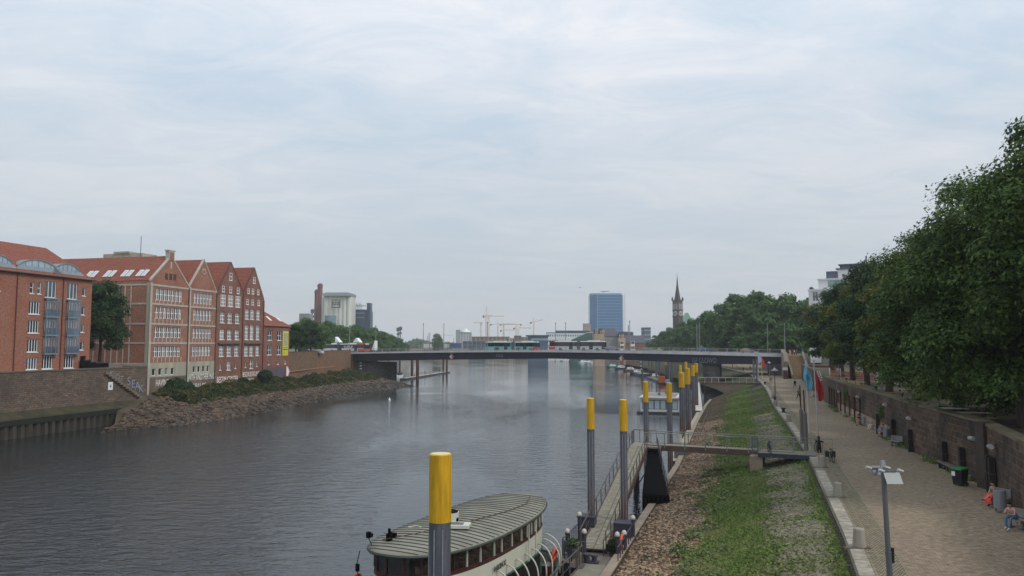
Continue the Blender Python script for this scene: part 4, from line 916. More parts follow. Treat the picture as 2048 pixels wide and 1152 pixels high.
car('car', 'white car parked under the tree next to the small brick house', Vector((-58.2, 214, lz(214) + 0.01)), R(-15), cwh, 'hatch')
car('car', 'dark car parked left of the white car beside the small brick house', Vector((-63.5, 222, lz(222) + 0.01)), R(-15), cbk, 'hatch')
# ================================================================== RIGHT BANK
def prom(u, v): p = at(u, v, z=PZ); return p
stone_r = MB_('promenade_wall_stone', S(74, 58, 48), S(104, 84, 68), S(122, 108, 96), 0.75, 0.42, 0.02, bump=0.5, blotch=S(44, 40, 38), bl=0.5, bscale=0.3)
cop_m = M('wall_coping', S(100, 92, 70), var=0.3, scale=0.8, tint=S(120, 110, 84), bump=0.3)
wy = [y for y in ywalk(10, 45.2, 2.5, 1.0)] + ywalk(47.5, 186, 2.8, 1.02)
def wtop(y): return 8.15 if y > 46 else 8.05
RWL = wall_strip('promenade_wall', 'long dark sandstone block wall beside the promenade below the trees', 'wall', [(wallx(y), y) for y in wy], PZ - 0.4, lambda i: wtop(wy[i]), 0.6, stone_r, cap=0.16, capm=cop_m, side=1)
P0 = Vector((wallx(46.5), 46.5, 0))
b = MB(); b.box(-0.45, 0.5, -0.45, 0.4, PZ - 0.2, 8.3); b.build('corner_pier', M('pier_dark_stone', S(66, 56, 50), var=.35, scale=1.5, bump=.5), RWL, loc=P0)
fadedp = MB_('pale_patched_stone', S(150, 138, 118), S(176, 160, 138), S(96, 86, 76), 0.9, 1.2, 0.05, bump=0.3, blotch=S(110, 92, 78), bl=0.4)
b = MB(); b.uv = []; s = 0
for i, y in enumerate(np.arange(70, 101, 1.5)):
    for z in (PZ, PZ + 1.15): b.v.append((wallx(y) - 0.06, y, z)); b.uv.append((i*1.5, z))
b.f = [(2*i, 2*i+2, 2*i+3, 2*i+1) for i in range(len(b.v)//2 - 1)]; b.m = [0]*len(b.f)
# turned into a thin plinth standing proud of the wall
o = len(b.v); b.v += [(x + 0.05, y, z) for x, y, z in b.v[:o]]; b.uv += b.uv[:o]; b.f += [(2*i+1, 2*i+3, o + 2*i+3, o + 2*i+1) for i in range(o//2 - 1)]; b.m = [0]*len(b.f)
b.build('pale_plinth', fadedp, RWL)
# writing-like scrawls on the wall
scr = M('faded_scrawl', S(150, 126, 112), var=0.3, scale=3)
for txt, y, z, sz in (('GRAVE', 104, 5.1, 2.0), ('LUNA SOR', 122, 5.2, 1.9)):
    o = textmesh(txt, sz, scr, RWL, 'painted_scrawl', (wallx(y) - 0.03, y, z), rot=(math.pi/2, 0, math.atan2(-1, -0.27) ), sx=1.2, depth=0.004)
# black timber fenders leaning against the wall
tim = M('black_timber', S(38, 34, 34), var=0.3, scale=2, streak=True); rustm = M('rusty_iron', S(80, 48, 38), var=0.35, scale=3)
def walln(y):
    d = Vector((wallx(y + 1) - wallx(y - 1), 2, 0)).normalized(); return d, Vector((-d.y, d.x, 0))   # along, towards the promenade
fd = [(1852, 904, 1.75, 0), (1888, 938, 1.85, 0), (1910, 955, 1.9, 0), (1940, 975, 2.0, 0), (1981, 985, 2.1, 0), (1988, 990, 2.1, 0), (1768, 868, 1.9, 1), (1785, 885, 2.0, 1)]
for i, (u, v, h, k) in enumerate(fd):
    p = prom(u, v); y = p.y; d, n = walln(y); q = Vector((wallx(y), y, PZ)) + n * 0.22
    t = thing('timber_fender', '%s black upright timber on the promenade wall, counting from the far side' % ORD[[2,3,4,5,6,7,0,1][i]], 'post', q, math.atan2(d.y, d.x), 'black timbers along the promenade wall')
    b = MB(); b.box(-0.17, 0.17, -0.16, 0.16, 0, h); b.box(-0.14, 0.14, -0.13, 0.13, h, h + 0.06); b.build('timber', tim, t)
    b = MB(); b.box(-0.19, 0.19, -0.18, 0.19, h * 0.55, h * 0.55 + 0.08); b.build('iron_band', rustm, t)
iron = []
for i in range(9):
    y = 84 + i * 3.1; d, n = walln(y); q = Vector((wallx(y), y, PZ)) + n * 0.12
    t = thing('iron_post', 'dark iron post on the wall above the pale plinth, %s from the near end' % ORD[i], 'post', q, math.atan2(d.y, d.x), 'iron posts on the wall')
    b = MB(); b.cyl((0, 0, 0.3), (0, 0, 2.7), 0.09, n=8); b.build('shaft', rustm, t); b = MB(); b.box(-0.12, 0.12, 0.0, 0.14, 2.55, 2.72); b.build('bracket', rustm, t)
# rail board between two timbers
y0, y1 = prom(1884, 935).y, prom(1918, 955).y
t = thing('wall_bench', 'plank bench fixed low on the wall left of the wheelie bin', 'bench', (wallx(y1) - 0.45, y1, PZ), math.atan2(y0 - y1, wallx(y0) - wallx(y1)))
Lb = math.hypot(y0 - y1, wallx(y0) - wallx(y1)); b = MB(); b.box(0, Lb, -0.3, 0.12, 0.42, 0.52); b.build('seat', M('grey_plank', S(112, 104, 100)), t)
for x in (0.2, Lb - 0.3): b = MB(); b.box(x, x + 0.1, -0.2, 0.05, 0, 0.42); b.build('leg', tim, t)
t = thing('ring_seat', 'small round dark seat plate fixed to the first near timber', 'seat', prom(1845, 908) + Vector((0.2, 0, 0)), 0)
b = MB(); b.cyl((0, 0, 0.75), (0, 0, 0.82), 0.3, n=14); b.build('plate', M('green_grey_plate', S(96, 104, 84)), t); b = MB(); b.cyl((0, 0, 0), (0, 0, 0.75), 0.05, n=6); b.build('leg', tim, t)
# tubular wall lights
lm = M('wall_lamp_shell', S(176, 176, 176), rough=0.3, metal=0.3, var=0.08)
for i, (u, v) in enumerate(((1677, 783), (1715, 793), (1770, 809), (1817, 836), (1943, 876), (1980, 893))):
    y = None
    for yy in np.arange(150, 20, -0.1):
        if wallx(yy) / yy >= (u - 1024) / 1500: y = yy; break
    pz = at(u, v, D=y).z; d, n = walln(y)
    t = thing('wall_lamp', 'pale tubular lamp jutting from the promenade wall, %s from the bridge side' % ORD[i], 'wall lamp', Vector((wallx(y), y, pz)), math.atan2(d.y, d.x), 'tubular wall lamps')
    b = MB(); b.cyl((-0.42, 0.34, 0), (0.42, 0.3, -0.06), 0.14, n=14); b.build('shade', lm, t); b = MB(); b.cyl((0, 0, 0.1), (0, 0.3, 0.0), 0.035, n=6); b.build('bracket', tim, t)

# ---------------- concrete bollards, mooring bollards, lamps on the promenade
conb = M('bollard_concrete', S(150, 144, 132), var=0.25, scale=2.5, bump=0.3, streak=True)
bl_src = None
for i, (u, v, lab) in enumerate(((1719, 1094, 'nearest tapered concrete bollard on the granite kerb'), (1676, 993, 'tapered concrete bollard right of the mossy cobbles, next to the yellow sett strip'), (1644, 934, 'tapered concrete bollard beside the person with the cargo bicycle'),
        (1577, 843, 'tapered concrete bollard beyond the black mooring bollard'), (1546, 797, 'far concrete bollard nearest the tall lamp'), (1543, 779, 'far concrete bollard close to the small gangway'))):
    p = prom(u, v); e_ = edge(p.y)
    t = thing('concrete_bollard', lab, 'bollard', p, 0, 'concrete bollards on the kerb')
    sc = 1.0; b = MB(); b.lathe([(0.29, 0), (0.285, 0.05), (0.225, 0.74), (0.205, 0.79), (0.17, 0.8)], 24); b.build('body', conb, t, smooth=False)
    b = MB(); b.cb((-0.2, 0.1, 0.02), (1.1, 0.28, 0.03), rz=R(0)); b.build('shadow_slab', M('rust_and_shadow_foot', S(92, 76, 66)), t, loc=(0, -0.3, 0))  # thin dark slab stands in for the bollard's cast shadow
mbm = M('black_bollard', S(34, 32, 34), rough=0.5, var=0.2)
for i, (u, v) in enumerate(((1558, 825), (1542, 801), (1529, 769))):
    p = prom(u, v); p.x = edge(p.y) + 0.5; p.z = PZ
    t = thing('mooring_bollard', 'black double-flared mooring bollard on the kerb, %s from the camera' % ORD[i], 'bollard', p, 0, 'black mooring bollards')
    b = MB(); b.lathe([(0.3, 0), (0.3, 0.08), (0.17, 0.15), (0.17, 0.42), (0.34, 0.52), (0.34, 0.58), (0.1, 0.62)], 16); b.build('post', mbm, t, smooth=True); b = MB(); b.box(-0.36, 0.36, -0.36, 0.36, -0.01, 0.03); b.build('base_plate', mbm, t)
def disc_lamp(u, v, h, lab, plinth=True, brown=True):
    p = prom(u, v); t = thing('promenade_lamp', lab, 'lamp post', p, 0, 'disc-topped promenade lamps'); pm = rustm if brown else rail_m
    if plinth: b = MB(); b.lathe([(0.3, 0), (0.26, 0.8), (0.2, 0.85)], 14); b.build('plinth', conb, t)
    b = MB(); b.cyl((0, 0, 0.8 if plinth else 0), (0, 0, h), 0.07, 0.05, n=8); b.build('pole', pm, t)
    b = MB(); b.lathe([(0.05, h), (0.16, h + 0.05), (0.52, h + 0.14), (0.52, h + 0.2), (0.2, h + 0.28), (0.13, h + 0.5), (0.05, h + 0.55)], 16); b.build('lamp_head', lm, t)
disc_lamp(1551, 812, 4.9, 'brown promenade lamp with pale disc head on a concrete plinth'); disc_lamp(1539, 759, 4.0, 'pale promenade lamp farther off, in front of the tunnel', False, False); disc_lamp(1513, 757, 6.5, 'thin grey lamp next to the two far flags', False, False)
# floodlight pole in the foreground
FL = thing('floodlight_pole', 'grey pole in the foreground carrying four spot tubes and a square plate', 'lamp post', (12.8, 26.0, PZ))
steel = M('galvanised_steel', S(104, 106, 112), rough=0.5, metal=0.3, var=0.12, scale=2, streak=True)
b = MB(); b.cyl((0, 0, 0), (-0.06, 0, 1.7), 0.1, 0.095, n=16); b.cyl((-0.06, 0, 1.7), (-0.13, 0, 4.55), 0.085, 0.078, n=16); b.cyl((-0.058, 0, 1.68), (-0.062, 0, 1.73), 0.105, n=16); b.build('pole', steel, FL, smooth=False)
b = MB(); b.box(-0.21, -0.07, -0.06, 0.06, 4.35, 4.72); b.box(-0.19, -0.09, -0.065, 0.02, 4.72, 4.77); b.build('head_block', lm, FL)
for y, xs in ((0.32, 1), (-0.28, -1)):
    b = MB(); b.box(-0.38, 0.16, y - 0.03, y + 0.03, 4.42, 4.47); b.bar((-0.13, 0, 4.45), (-0.13, y, 4.45), 0.05); b.build('cross_arm', steel, FL)
    for x0, x1 in ((-0.52, -0.34), (0.12, 0.3)):
        o_ = 0.1 if y < 0 else -0.04
        b = MB(); b.cyl((x0 + o_, y, 4.5), (x1 + o_, y, 4.44), 0.052, n=10); sp = b.build('spot_tube', lm, FL)
b = MB(); mt = Matrix.Rotation(R(28), 4, 'X') @ Matrix.Rotation(R(-6), 4, 'Y'); b.cb((0.0, -0.4, 4.24), (0.54, 0.03, 0.44), m=Matrix.Rotation(R(-35), 4, 'X')); b.build('plate', M('pale_plate', S(150, 154, 150), rough=0.5, var=0.06), FL)
b = MB(); b.cb((-0.12, 0.3, 4.38), (0.5, 0.03, 0.34), m=Matrix.Rotation(R(-35), 4, 'X')); b.build('plate', steel, FL)
b = MB(); b.box(-0.12, 0.09, -0.105, -0.098, 0.55, 0.9); b.build('sticker', M('blue_sticker', S(64, 78, 104)), FL, loc=(-0.04, 0.0, 0))
b = MB(); b.box(-0.06, 0.05, -0.11, -0.104, 0.62, 0.8); b.build('sticker_mark', wframe, FL, loc=(-0.04, 0, 0))
b = MB(); b.box(0.06, 0.12, -0.05, 0.05, 1.35, 1.85); b.build('junction_clip', tim, FL)

# ---------------- flags and steel poles
def flag(u, v, vtop, cloth, lab, txt, wind, tilt=0.0, ink=None):
    p = prom(u, v); h = at(u, vtop, D=p.y).z - PZ; tx = tilt
    t = thing('flagpole', lab + ' pole', 'flagpole', p, 0, 'flagpoles on the promenade')
    b = MB(); b.cyl((0, 0, 0), (tx, 0, h), 0.07, 0.045, n=10); b.build('pole', M('flagpole_white', S(186, 184, 178), rough=0.4, var=0.1), t); b = MB(); b.cyl((tx, 0, h), (tx, 0, h + 0.06), 0.17, n=10); b.build('finial', lm, t)
    f = thing('flag', lab, 'flag', p + Vector((tx, 0, h - 0.45)), 0)
    b = MB(); nz, nx = 26, 8; H_ = wind[0]; wd = wind[1]; b.uv = []
    for i in range(nz + 1):
        for j in range(nx + 1):
            s_ = i / nz; q = j / nx; wloc = wd * (0.12 + 0.88 * min(1, s_ * 1.8)) * (1 - 0.35 * max(0, s_ - 0.75) * 4 * (1 if wind[2] else 0.5))
            x = q * wloc * wind[3] - (0.5 * wloc * wind[3] if wind[4] else 0) + s_ * wind[5]; y = 0.16 * math.sin(q * 8 + s_ * 5) * min(1, s_ * 3); b.v.append((x, y, -s_ * H_ - (0.35 * q * (1 - s_) if not wind[4] else 0))); b.uv.append((q, s_))
    for i in range(nz):
        for j in range(nx): o = i*(nx+1) + j; b.f.append((o, o+1, o+nx+2, o+nx+1)); b.m.append(0)
    fo = b.build('cloth', cloth, f, smooth=True)
    sm = fo.modifiers.new('thickness', 'SOLIDIFY'); sm.thickness = 0.02
    if txt: textmesh(txt, 0.42, ink, f, 'flag_lettering', (wind[6], -0.24, wind[7]), rot=(math.pi/2, wind[8], 0), depth=0.02, sx=0.7)
fb = M('flag_light_blue', S(112, 170, 194), var=0.15, scale=2); fr_ = M('flag_red', S(176, 44, 48), var=0.15, scale=2)
flag(1618, 866, 717, fb, 'light blue flag hanging over the promenade', 'HAL', (2.7, 0.75, True, 1.0, True, 0.3, -0.12, -1.2, 1.2), tilt=-0.15, ink=M('flag_navy', S(44, 84, 120)))
flag(1637, 884, 721, fr_, 'red flag with white letters beside the light blue one', 'COSTA', (3.2, 0.55, True, 1.0, False, 0.25, 0.12, -0.5, 1.25), tilt=-0.2, ink=wframe)
def smallflag(u, v, vt, cl, lab):
    p = prom(u, v); h = at(u, vt, D=p.y).z - PZ; t = thing('flagpole', lab + ' pole', 'flagpole', p, 0, 'flagpoles on the promenade'); b = MB(); b.cyl((0, 0, 0), (0, 0, h), 0.08, 0.05, n=8); b.build('pole', _m['flagpole_white'], t)
    f = thing('flag', lab, 'flag', p + Vector((0, 0, h - 0.2)), 0); b = MB(); b.ext([(0.06, 0, 0), (0.7, 0.1, -0.9), (0.85, 0.0, -2.2), (0.35, -0.1, -2.9), (0.06, 0, -2.4)], (0, 0.04, 0)); b.build('cloth', cl, f)
smallflag(1517, 760, 703, M('flag_pale', S(150, 166, 196)), 'small pale blue flag near the promenade tunnel'); smallflag(1524, 760, 712, fr_, 'small red flag near the promenade tunnel')
for u, v, vt, vk, lab in ((1605, 887, 771, 820, 'left one of two stepped rusty steel poles at the gangway'), (1613, 901, 780, 828, 'right one of two stepped rusty steel poles at the gangway')):
    p = prom(u, v); hk = at(u, vk, D=p.y).z - PZ; h = at(u, vt, D=p.y).z - PZ
    t = thing('stepped_pole', lab, 'pole', p, 0, 'stepped steel poles at the gangway'); b = MB(); b.cyl((0, 0, 0), (-0.05, 0, hk), 0.17, 0.15, n=14); b.cyl((-0.05, 0, hk), (-0.06, 0, hk + 0.2), 0.15, 0.07, n=14); b.build('lower_tube', M('weathered_tube', S(112, 106, 104), var=0.25, scale=3, streak=True), t)
    b = MB(); b.cyl((-0.06, 0, hk + 0.2), (-0.1, 0, h), 0.065, 0.06, n=10); b.build('upper_tube', rustm, t)
for u, v, vt, lab in ((1508, 761, 722, 'left'), (1514, 761, 722, 'right')):
    p = prom(u, v); h = at(u, vt, D=p.y).z - PZ; t = thing('steel_pole', 'thick grey pole at the far gangway, %s one' % lab, 'pole', p, 0, 'grey poles at the far gangway'); b = MB(); b.cyl((0, 0, 0), (0, 0, h), 0.26, 0.24, n=12); b.cyl((0, 0, h), (0, 0, h + 0.5), 0.1, n=8); b.build('tube', steel, t)

# ---------------- yellow-topped mooring piles
yel = M('pile_yellow', S(216, 166, 22), rough=0.55, var=0.42, scale=6, streak=True, tint=S(222, 172, 30)); ygr = M('pile_grey', S(86, 88, 96), rough=0.6, var=0.35, scale=5, streak=True, bump=.2); yru = M('pile_rust', S(84, 58, 48), rough=0.85, var=0.5, scale=5, streak=True)
capm = M('pile_cap_pale', S(226, 208, 150), rough=0.5, var=0.05)
def shaft_material():
    m = M('pile_shaft', S(86, 88, 96), rough=.6, var=.35, scale=5, streak=True, bump=.2); N, L = m.node_tree.nodes, m.node_tree.links; p = N['Principled BSDF']; src = p.inputs['Base Color'].links[0].from_socket
    tcn = N.new('ShaderNodeTexCoord'); sp = N.new('ShaderNodeSeparateXYZ'); L.new(tcn.outputs['Object'], sp.inputs[0]); mp = N.new('ShaderNodeMapping'); mp.inputs['Scale'].default_value = (4, 4, .5); L.new(tcn.outputs['Object'], mp.inputs[0])
    n = N.new('ShaderNodeTexNoise'); n.inputs['Detail'].default_value = 6; L.new(mp.outputs[0], n.inputs['Vector']); a = N.new('ShaderNodeMath'); a.operation = 'MULTIPLY_ADD'; L.new(n.outputs[0], a.inputs[0]); a.inputs[1].default_value = 5.0; L.new(sp.outputs[2], a.inputs[2])
    r = N.new('ShaderNodeMapRange'); L.new(a.outputs[0], r.inputs[0]); r.inputs[1].default_value = 6.9; r.inputs[2].default_value = 4.4; x = N.new('ShaderNodeMix'); x.data_type = 'RGBA'; L.new(r.outputs[0], x.inputs[0]); L.new(src, x.inputs[6]); x.inputs[7].default_value = S(92, 62, 50); L.new(x.outputs[2], p.inputs['Base Color']); return m
ysh = shaft_material()
def pile(u, D, r, zt=9.5, yl=2.0, lab='', rust=2.6, cap=None):
    x = at(u, 690, D=D).x; t = thing('mooring_pile', lab, 'mooring pile', (x, D, 0), 0, 'yellow-topped steel mooring piles')
    b = MB(); b.cyl((0, 0, -1.4), (0, 0, rust - 0.6), r, n=28); b.build('rust_and_shadow_foot', yru, t, smooth=False)
    b = MB(); b.cyl((0, 0, rust - 0.6), (0, 0, zt - yl), r, n=28); b.build('shaft', ysh, t)
    b = MB(); b.lathe([(r + 0.012, zt - yl), (r + 0.012, zt - 0.02), (r - 0.02, zt)], 28); y_ = b.build('yellow_top', yel, t)
    b = MB(); b.cyl((0, 0, zt), (0, 0, zt + 0.012), r - 0.03, n=28); b.build('cap', cap or capm, y_)
    b = MB()
    for k in range(3): a = R(200 + 45 * k); b.cyl((math.cos(a) * (r + .01), math.sin(a) * (r + .01), -0.5), (math.cos(a) * (r + .01), math.sin(a) * (r + .01), zt - yl - 0.2), 0.016, n=5)
    b.build('weld_seam', M('weld_grey', S(150, 150, 156), var=.3, scale=4), t)
    return t
pile(882.5, 23.7, 0.335, 9.62, 2.06, 'thick yellow-topped pile in the foreground beside the passenger boat')
pile(1180, 48.5, 0.235, 9.6, 1.95, 'left one of the two tall yellow-topped piles at the near pontoon')
pile(1245, 48.5, 0.235, 9.5, 1.98, 'right one of the two tall yellow-topped piles at the near pontoon')
pile(1290, 73, 0.25, 9.45, 1.95, 'yellow-topped pile behind the gangway head')
pile(1337, 75, 0.26, 9.25, 1.9, 'yellow-topped pile in front of the white houseboat, right of the gangway head')
pile(1362, 101, 0.37, 9.3, 1.95, 'stout yellow-topped pile, frontmost of the cluster by the houseboat')
pile(1374, 108, 0.36, 9.7, 2.3, 'stout yellow-topped pile, tallest of the cluster by the houseboat')
pile(1360, 150, 0.28, 9.0, 1.7, 'thin yellow-topped pile seen behind the stout cluster')
pile(1385, 135, 0.32, 9.3, 1.85, 'yellow-topped pile right of the cluster beside the white ramp')
pile(1391.5, 143, 0.31, 9.5, 1.7, 'rightmost yellow-topped pile by the embankment')
pile(1332, 300, 0.5, 6.3, 1.3, 'far yellow-topped pile showing just under the bridge girder')
pile(1371, 172, 0.3, 9.1, 1.6, 'slim yellow-topped pile at the back of the cluster')

# ---------------- gangways and pontoons
deckm = MB_('gangway_planks', S(150, 144, 126), S(168, 160, 142), S(104, 98, 84), 3.0, 0.22, 0.05, bump=0.2, blotch=S(128, 122, 104), bl=0.2, offset=0)
pdark = M('pontoon_steel', S(66, 64, 76), rough=0.6, var=0.25, scale=1); railg = M('gangway_rail', S(84, 78, 74), rough=0.6, var=0.15); fas = M('fascia_brown', S(92, 74, 64), var=0.2)
def gangway(name, label, p0, p1, w, rail=1.05, n=10, fascia=0.45, rails=(-1, 1), cat='gangway', midrail=1, dm=None, spacing=None, rm=None):
    railg_ = rm or railg
    p0, p1 = Vector(p0), Vector(p1); d = p1 - p0; L = d.length; hz_ = math.atan2(d.y, d.x); pitch = math.asin(d.z / L)
    t = thing(name, label, cat, p0, 0); t.rotation_euler = (0, -pitch, hz_)
    b = MB(); b.uv = None; b.add([(0, -w/2, 0), (L, -w/2, 0), (L, w/2, 0), (0, w/2, 0)], [(0,1,2,3)]); b.uv = [(-w/2, 0), (-w/2, L), (w/2, L), (w/2, 0)]; b.build('deck', dm or deckm, t)
    b = MB()
    for s in (-1, 1): b.box(0, L, s * w/2 - 0.05, s * w/2 + 0.05, -fascia, 0.03)
    b.box(0, L, -w/2 + 0.05, w/2 - 0.05, -0.1, -0.01)
    for i in range(n): x = L * (i + .5) / n; b.box(x - 0.05, x + 0.05, -w/2 + 0.05, w/2 - 0.05, -fascia, -0.1)
    b.build('side_beams', fas, t)
    for s in rails:
        y = s * (w/2 + 0.03); b = MB(); b.cyl((0, y, rail), (L, y, rail), 0.04, n=6)
        for k in range(midrail): z = rail * (k + 1) / (midrail + 1); b.cyl((0, y, z), (L, y, z), 0.013, n=5)
        r_ = b.build('handrail', railg_, t)
        for i in range(n + 1):
            x = L * i / n; b = MB(); b.bar((x, y, -0.2), (x, y, rail - 0.02), 0.09, 0.05); b.build('post', railg_, r_)
    return t
GH = Vector((11.4, 66.2, PZ))
gangway('gangway', 'long sloping gangway from the near pontoon up to the gangway head', (4.7, 44.4, 1.25), (10.9, 65.6, PZ), 1.45, n=12)
gangway('footbridge', 'level footbridge with handrails across the green embankment to the promenade', (11.9, 67.0, PZ + 0.02), (23.0, 62.0, PZ + 0.04), 1.5, n=7, midrail=0, rm=M('grey_rail', S(134, 132, 122), rough=.5))
t = thing('grey_landing', 'grey landing where the gangway meets the footbridge', 'landing', GH, LRZ - math.pi/2 - R(4))
b = MB(); b.box(-1.0, 1.6, -0.6, 1.9, -0.18, -0.02); b.build('deck', M('landing_grey', S(140, 134, 120)), t)
for x0, y0, x1, y1 in ((-1.0, 0.2, -1.0, 1.9), (-1.0, 1.9, 1.0, 1.9)):
    b = MB(); b.bar((x0, y0, 1.1), (x1, y1, 1.1), 0.06)
    for q in np.linspace(0, 1, 5): b.bar((x0 + (x1-x0)*q, y0 + (y1-y0)*q, -0.1), (x0 + (x1-x0)*q, y0 + (y1-y0)*q, 1.1), 0.04)
    b.build('railing', railg, t)
b = MB(); b.bar((-1.0, 0.2, 1.1), (-0.95, -1.2, 0.55), 0.06); b.bar((0.5, 0.1, 1.1), (0.5, -1.1, 0.5), 0.06); b.build('railing', railg, t)
b = MB()
for x in (-0.7, 1.3):
    for y in (0.0, 1.6): b.cyl((x, y, -5.6), (x, y, -0.18), 0.16, n=10)
b.bar((-0.7, 0, -0.5), (1.3, 0, -0.5), 0.2); b.bar((-0.7, 0, -3.8), (1.3, 0, -0.6), 0.1); b.build('support_piles', pdark, t)
# dark fender pier and black wedge for the shaded void below the landing
t = thing('fender_pier', 'black tarred timber fender pier and dark wedge for the shade below the gangway head', 'pier', (0, 0, 0))
tar = M('tarred_timber', S(16, 16, 18), rough=.95, spec=.08, var=0.3, scale=1, streak=True)
b = MB(); b.ext([(9.75, 57.2, -1.4), (11.7, 56.7, -1.4), (12.8, 66.4, -1.4), (11.6, 66.8, -1.4)], (0, 0, 3.2)); b.build('wall', tar, t)
b = MB()
for i in range(16):
    pass
b.add([(9.8, 57.25, 1.85), (11.65, 56.8, 1.85), (12.7, 66.3, 4.0), (11.9, 66.6, 4.0), (9.8, 57.25, 1.5), (11.65, 56.8, 1.5), (12.7, 66.3, 1.5), (11.9, 66.6, 1.5)], [(0,1,2,3), (0,4,5,1), (1,5,6,2), (3,2,6,7), (0,3,7,4)])
b.build('ramp', tar, t)
b = MB()
for s in (1,):
    pts = [Vector((11.65 + 1.05 * k, 57.2 + 9.2 * k, 1.85 + 2.1 * k)) for k in np.linspace(0, 1, 9)]
    for p in pts: b.bar(p, p + Vector((0, 0, 1.0)), 0.06)
    b.tube([p + Vector((0, 0, 1.0)) for p in pts], 0.035, n=5)
b.build('railing', pdark, t)
b = MB()
for k in range(6): b.box(9.8 + k*0.32, 9.95 + k*0.32, 57.0 - k*0.075, 57.15 - k*0.075, -1.3, 1.75)
b.build('fender_planks', tar, t)
# near pontoon
RD = Vector((0.30, 0.954, 0)); PRZ = math.atan2(RD.y, RD.x) - math.pi/2
PT = thing('pontoon', 'near landing pontoon with rounded steel end, globe-topped posts and railings', 'pontoon', (4.5, 43.3, 0), PRZ)
b = MB(); pts = [(1.7, -1.2), (1.7, 6.2), (-1.55, 6.2), (-1.55, 0.4)] + [(-0.6 + 1.5 * math.cos(a) - 0.45, 0.4 - 1.5 * math.sin(a)) for a in np.linspace(math.pi, math.pi * 0.5 + 1.2, 3)][:0] + [(-1.5 - 0.42 * math.sin(a) if False else -0.55 - 1.35 * math.cos(a), 0.2 - 1.5 * math.sin(a)) for a in np.linspace(0.15, math.pi/2, 7)]
pts.append((-0.2, -1.3)); b.ext([(p[0], p[1], -0.5) for p in pts], (0, 0, 1.5)); b.build('hull', pdark, PT)
b = MB(); b.add([(p[0]*0.97, p[1], 1.01) for p in pts], [tuple(range(len(pts)))]); b.build('deck', M('pontoon_deck', S(112, 100, 90), var=0.25, scale=2), PT)
b = MB(); b.tube([(p[0]*1.0, p[1], 1.0) for p in pts], 0.07, n=6, closed=True); b.build('rubbing_rim', M('pale_rim', S(130, 118, 104)), PT)
for x0, x1, y0, y1, h in ((-1.75, -0.7, 4.2, 5.1, 1.25), (0.55, 1.6, 4.0, 5.0, 1.05)):
    b = MB(); b.box(x0, x1, y0, y1, 1.01, 1.01 + h); b.box(x0 - 0.05, x1 + 0.05, y0 - 0.05, y1 + 0.05, 1.01 + h, 1.08 + h); b.build('bollard_box', pdark, PT)
globe = M('opal_globe', S(196, 188, 176), rough=0.3, var=0.03)
for x, y, h in ((-1.45, 3.4, 1.45), (-1.62, 0.9, 1.0), (-0.45, 0.1, 1.25), (1.65, 4.6, 1.2), (1.35, 0.6, 1.1), (1.6, 1.5, 1.0)):
    b = MB(); b.cyl((x, y, 1.01), (x, y, 1.01 + h), 0.12, n=12); b.lathe([(0.15, 0), (0.15, 0.05)], 12, (x, y, 1.01 + h)); ps = b.build('post', pdark, PT)
    g = MB(); g.lathe([(0.14, 0), (0.155, 0.08), (0.12, 0.2), (0.04, 0.26)], 14, (x, y, 1.08 + h)); g.build('globe', globe, ps, smooth=True)
b = MB()
path = [(-1.62, 0.9), (-1.72, 0.2), (-1.45, -0.5), (-0.95, -0.95), (-0.4, -0.2)]
for z in (0.95, 0.55): b.tube([(x, y, 1.01 + z) for x, y in path], 0.03 if z > .6 else 0.015, n=6)
for x, y in path: b.bar((x, y, 1.01), (x, y, 1.96), 0.07)
b.bar((-1.62, 0.9, 2.0), (-1.5, 3.6, 2.1), 0.05); 
for q in range(1, 5): b.bar((-1.6, 0.9 + q*0.55, 1.0), (-1.6, 0.9 + q*0.55, 2.0), 0.05)
b.bar((1.65, -1.0, 2.0), (1.65, 4.4, 2.0), 0.06)
for q in range(8): b.bar((1.65, -1.0 + q * 0.75, 1.0), (1.65, -1.0 + q*0.75, 2.0), 0.05)
b.bar((0.55, 0.6, 1.9), (0.75, 2.8, 2.0), 0.05); b.bar((0.55, 0.6, 1.0), (0.55, 0.6, 1.9), 0.05); b.bar((0.75, 2.8, 1.0), (0.75, 2.8, 2.0), 0.05)
b.build('railing', pdark, PT)
b = MB(); b.cyl((-0.1, -0.9, 1.01), (-0.1, -0.9, 1.4), 0.16, n=12); b.cyl((0.3, -0.8, 1.01), (0.3, -0.8, 1.35), 0.14, n=12); b.box(-0.35, 0.55, -1.05, -0.6, 1.01, 1.1); b.cyl((-0.1, -0.9, 1.4), (-0.1, -0.9, 1.5), 0.22, n=12); b.cyl((0.3, -0.8, 1.35), (0.3, -0.8, 1.45), 0.2, n=12); b.build('double_bollard', pdark, PT)
t = thing('planter', 'round grey planter with yellow flowers on the near pontoon', 'planter', PT.matrix_basis @ Vector((-1.05, -0.1, 1.012)), PRZ)
b = MB(); b.lathe([(0.3, 0), (0.42, 0.5), (0.42, 0.56), (0.36, 0.56)], 16); b.build('pot', M('planter_grey', S(96, 94, 104)), t)
leafg = leafmat('shrub_leaf', S(50, 70, 30), S(100, 120, 50), S(200, 190, 70), 0.6)
def leafball(name, c, r, n, size, mat, parent, flat=1.0, seed=0):
    rg = np.random.default_rng(seed); d = rg.normal(size=(n, 3)); d /= np.linalg.norm(d, axis=1)[:, None]; p = d * (rg.random((n, 1)) ** .4) * r * np.array([1, 1, flat]) + np.array(c)
    return leaves(name, p, d + rg.normal(size=(n, 3)) * .6, size, mat, parent, rg)
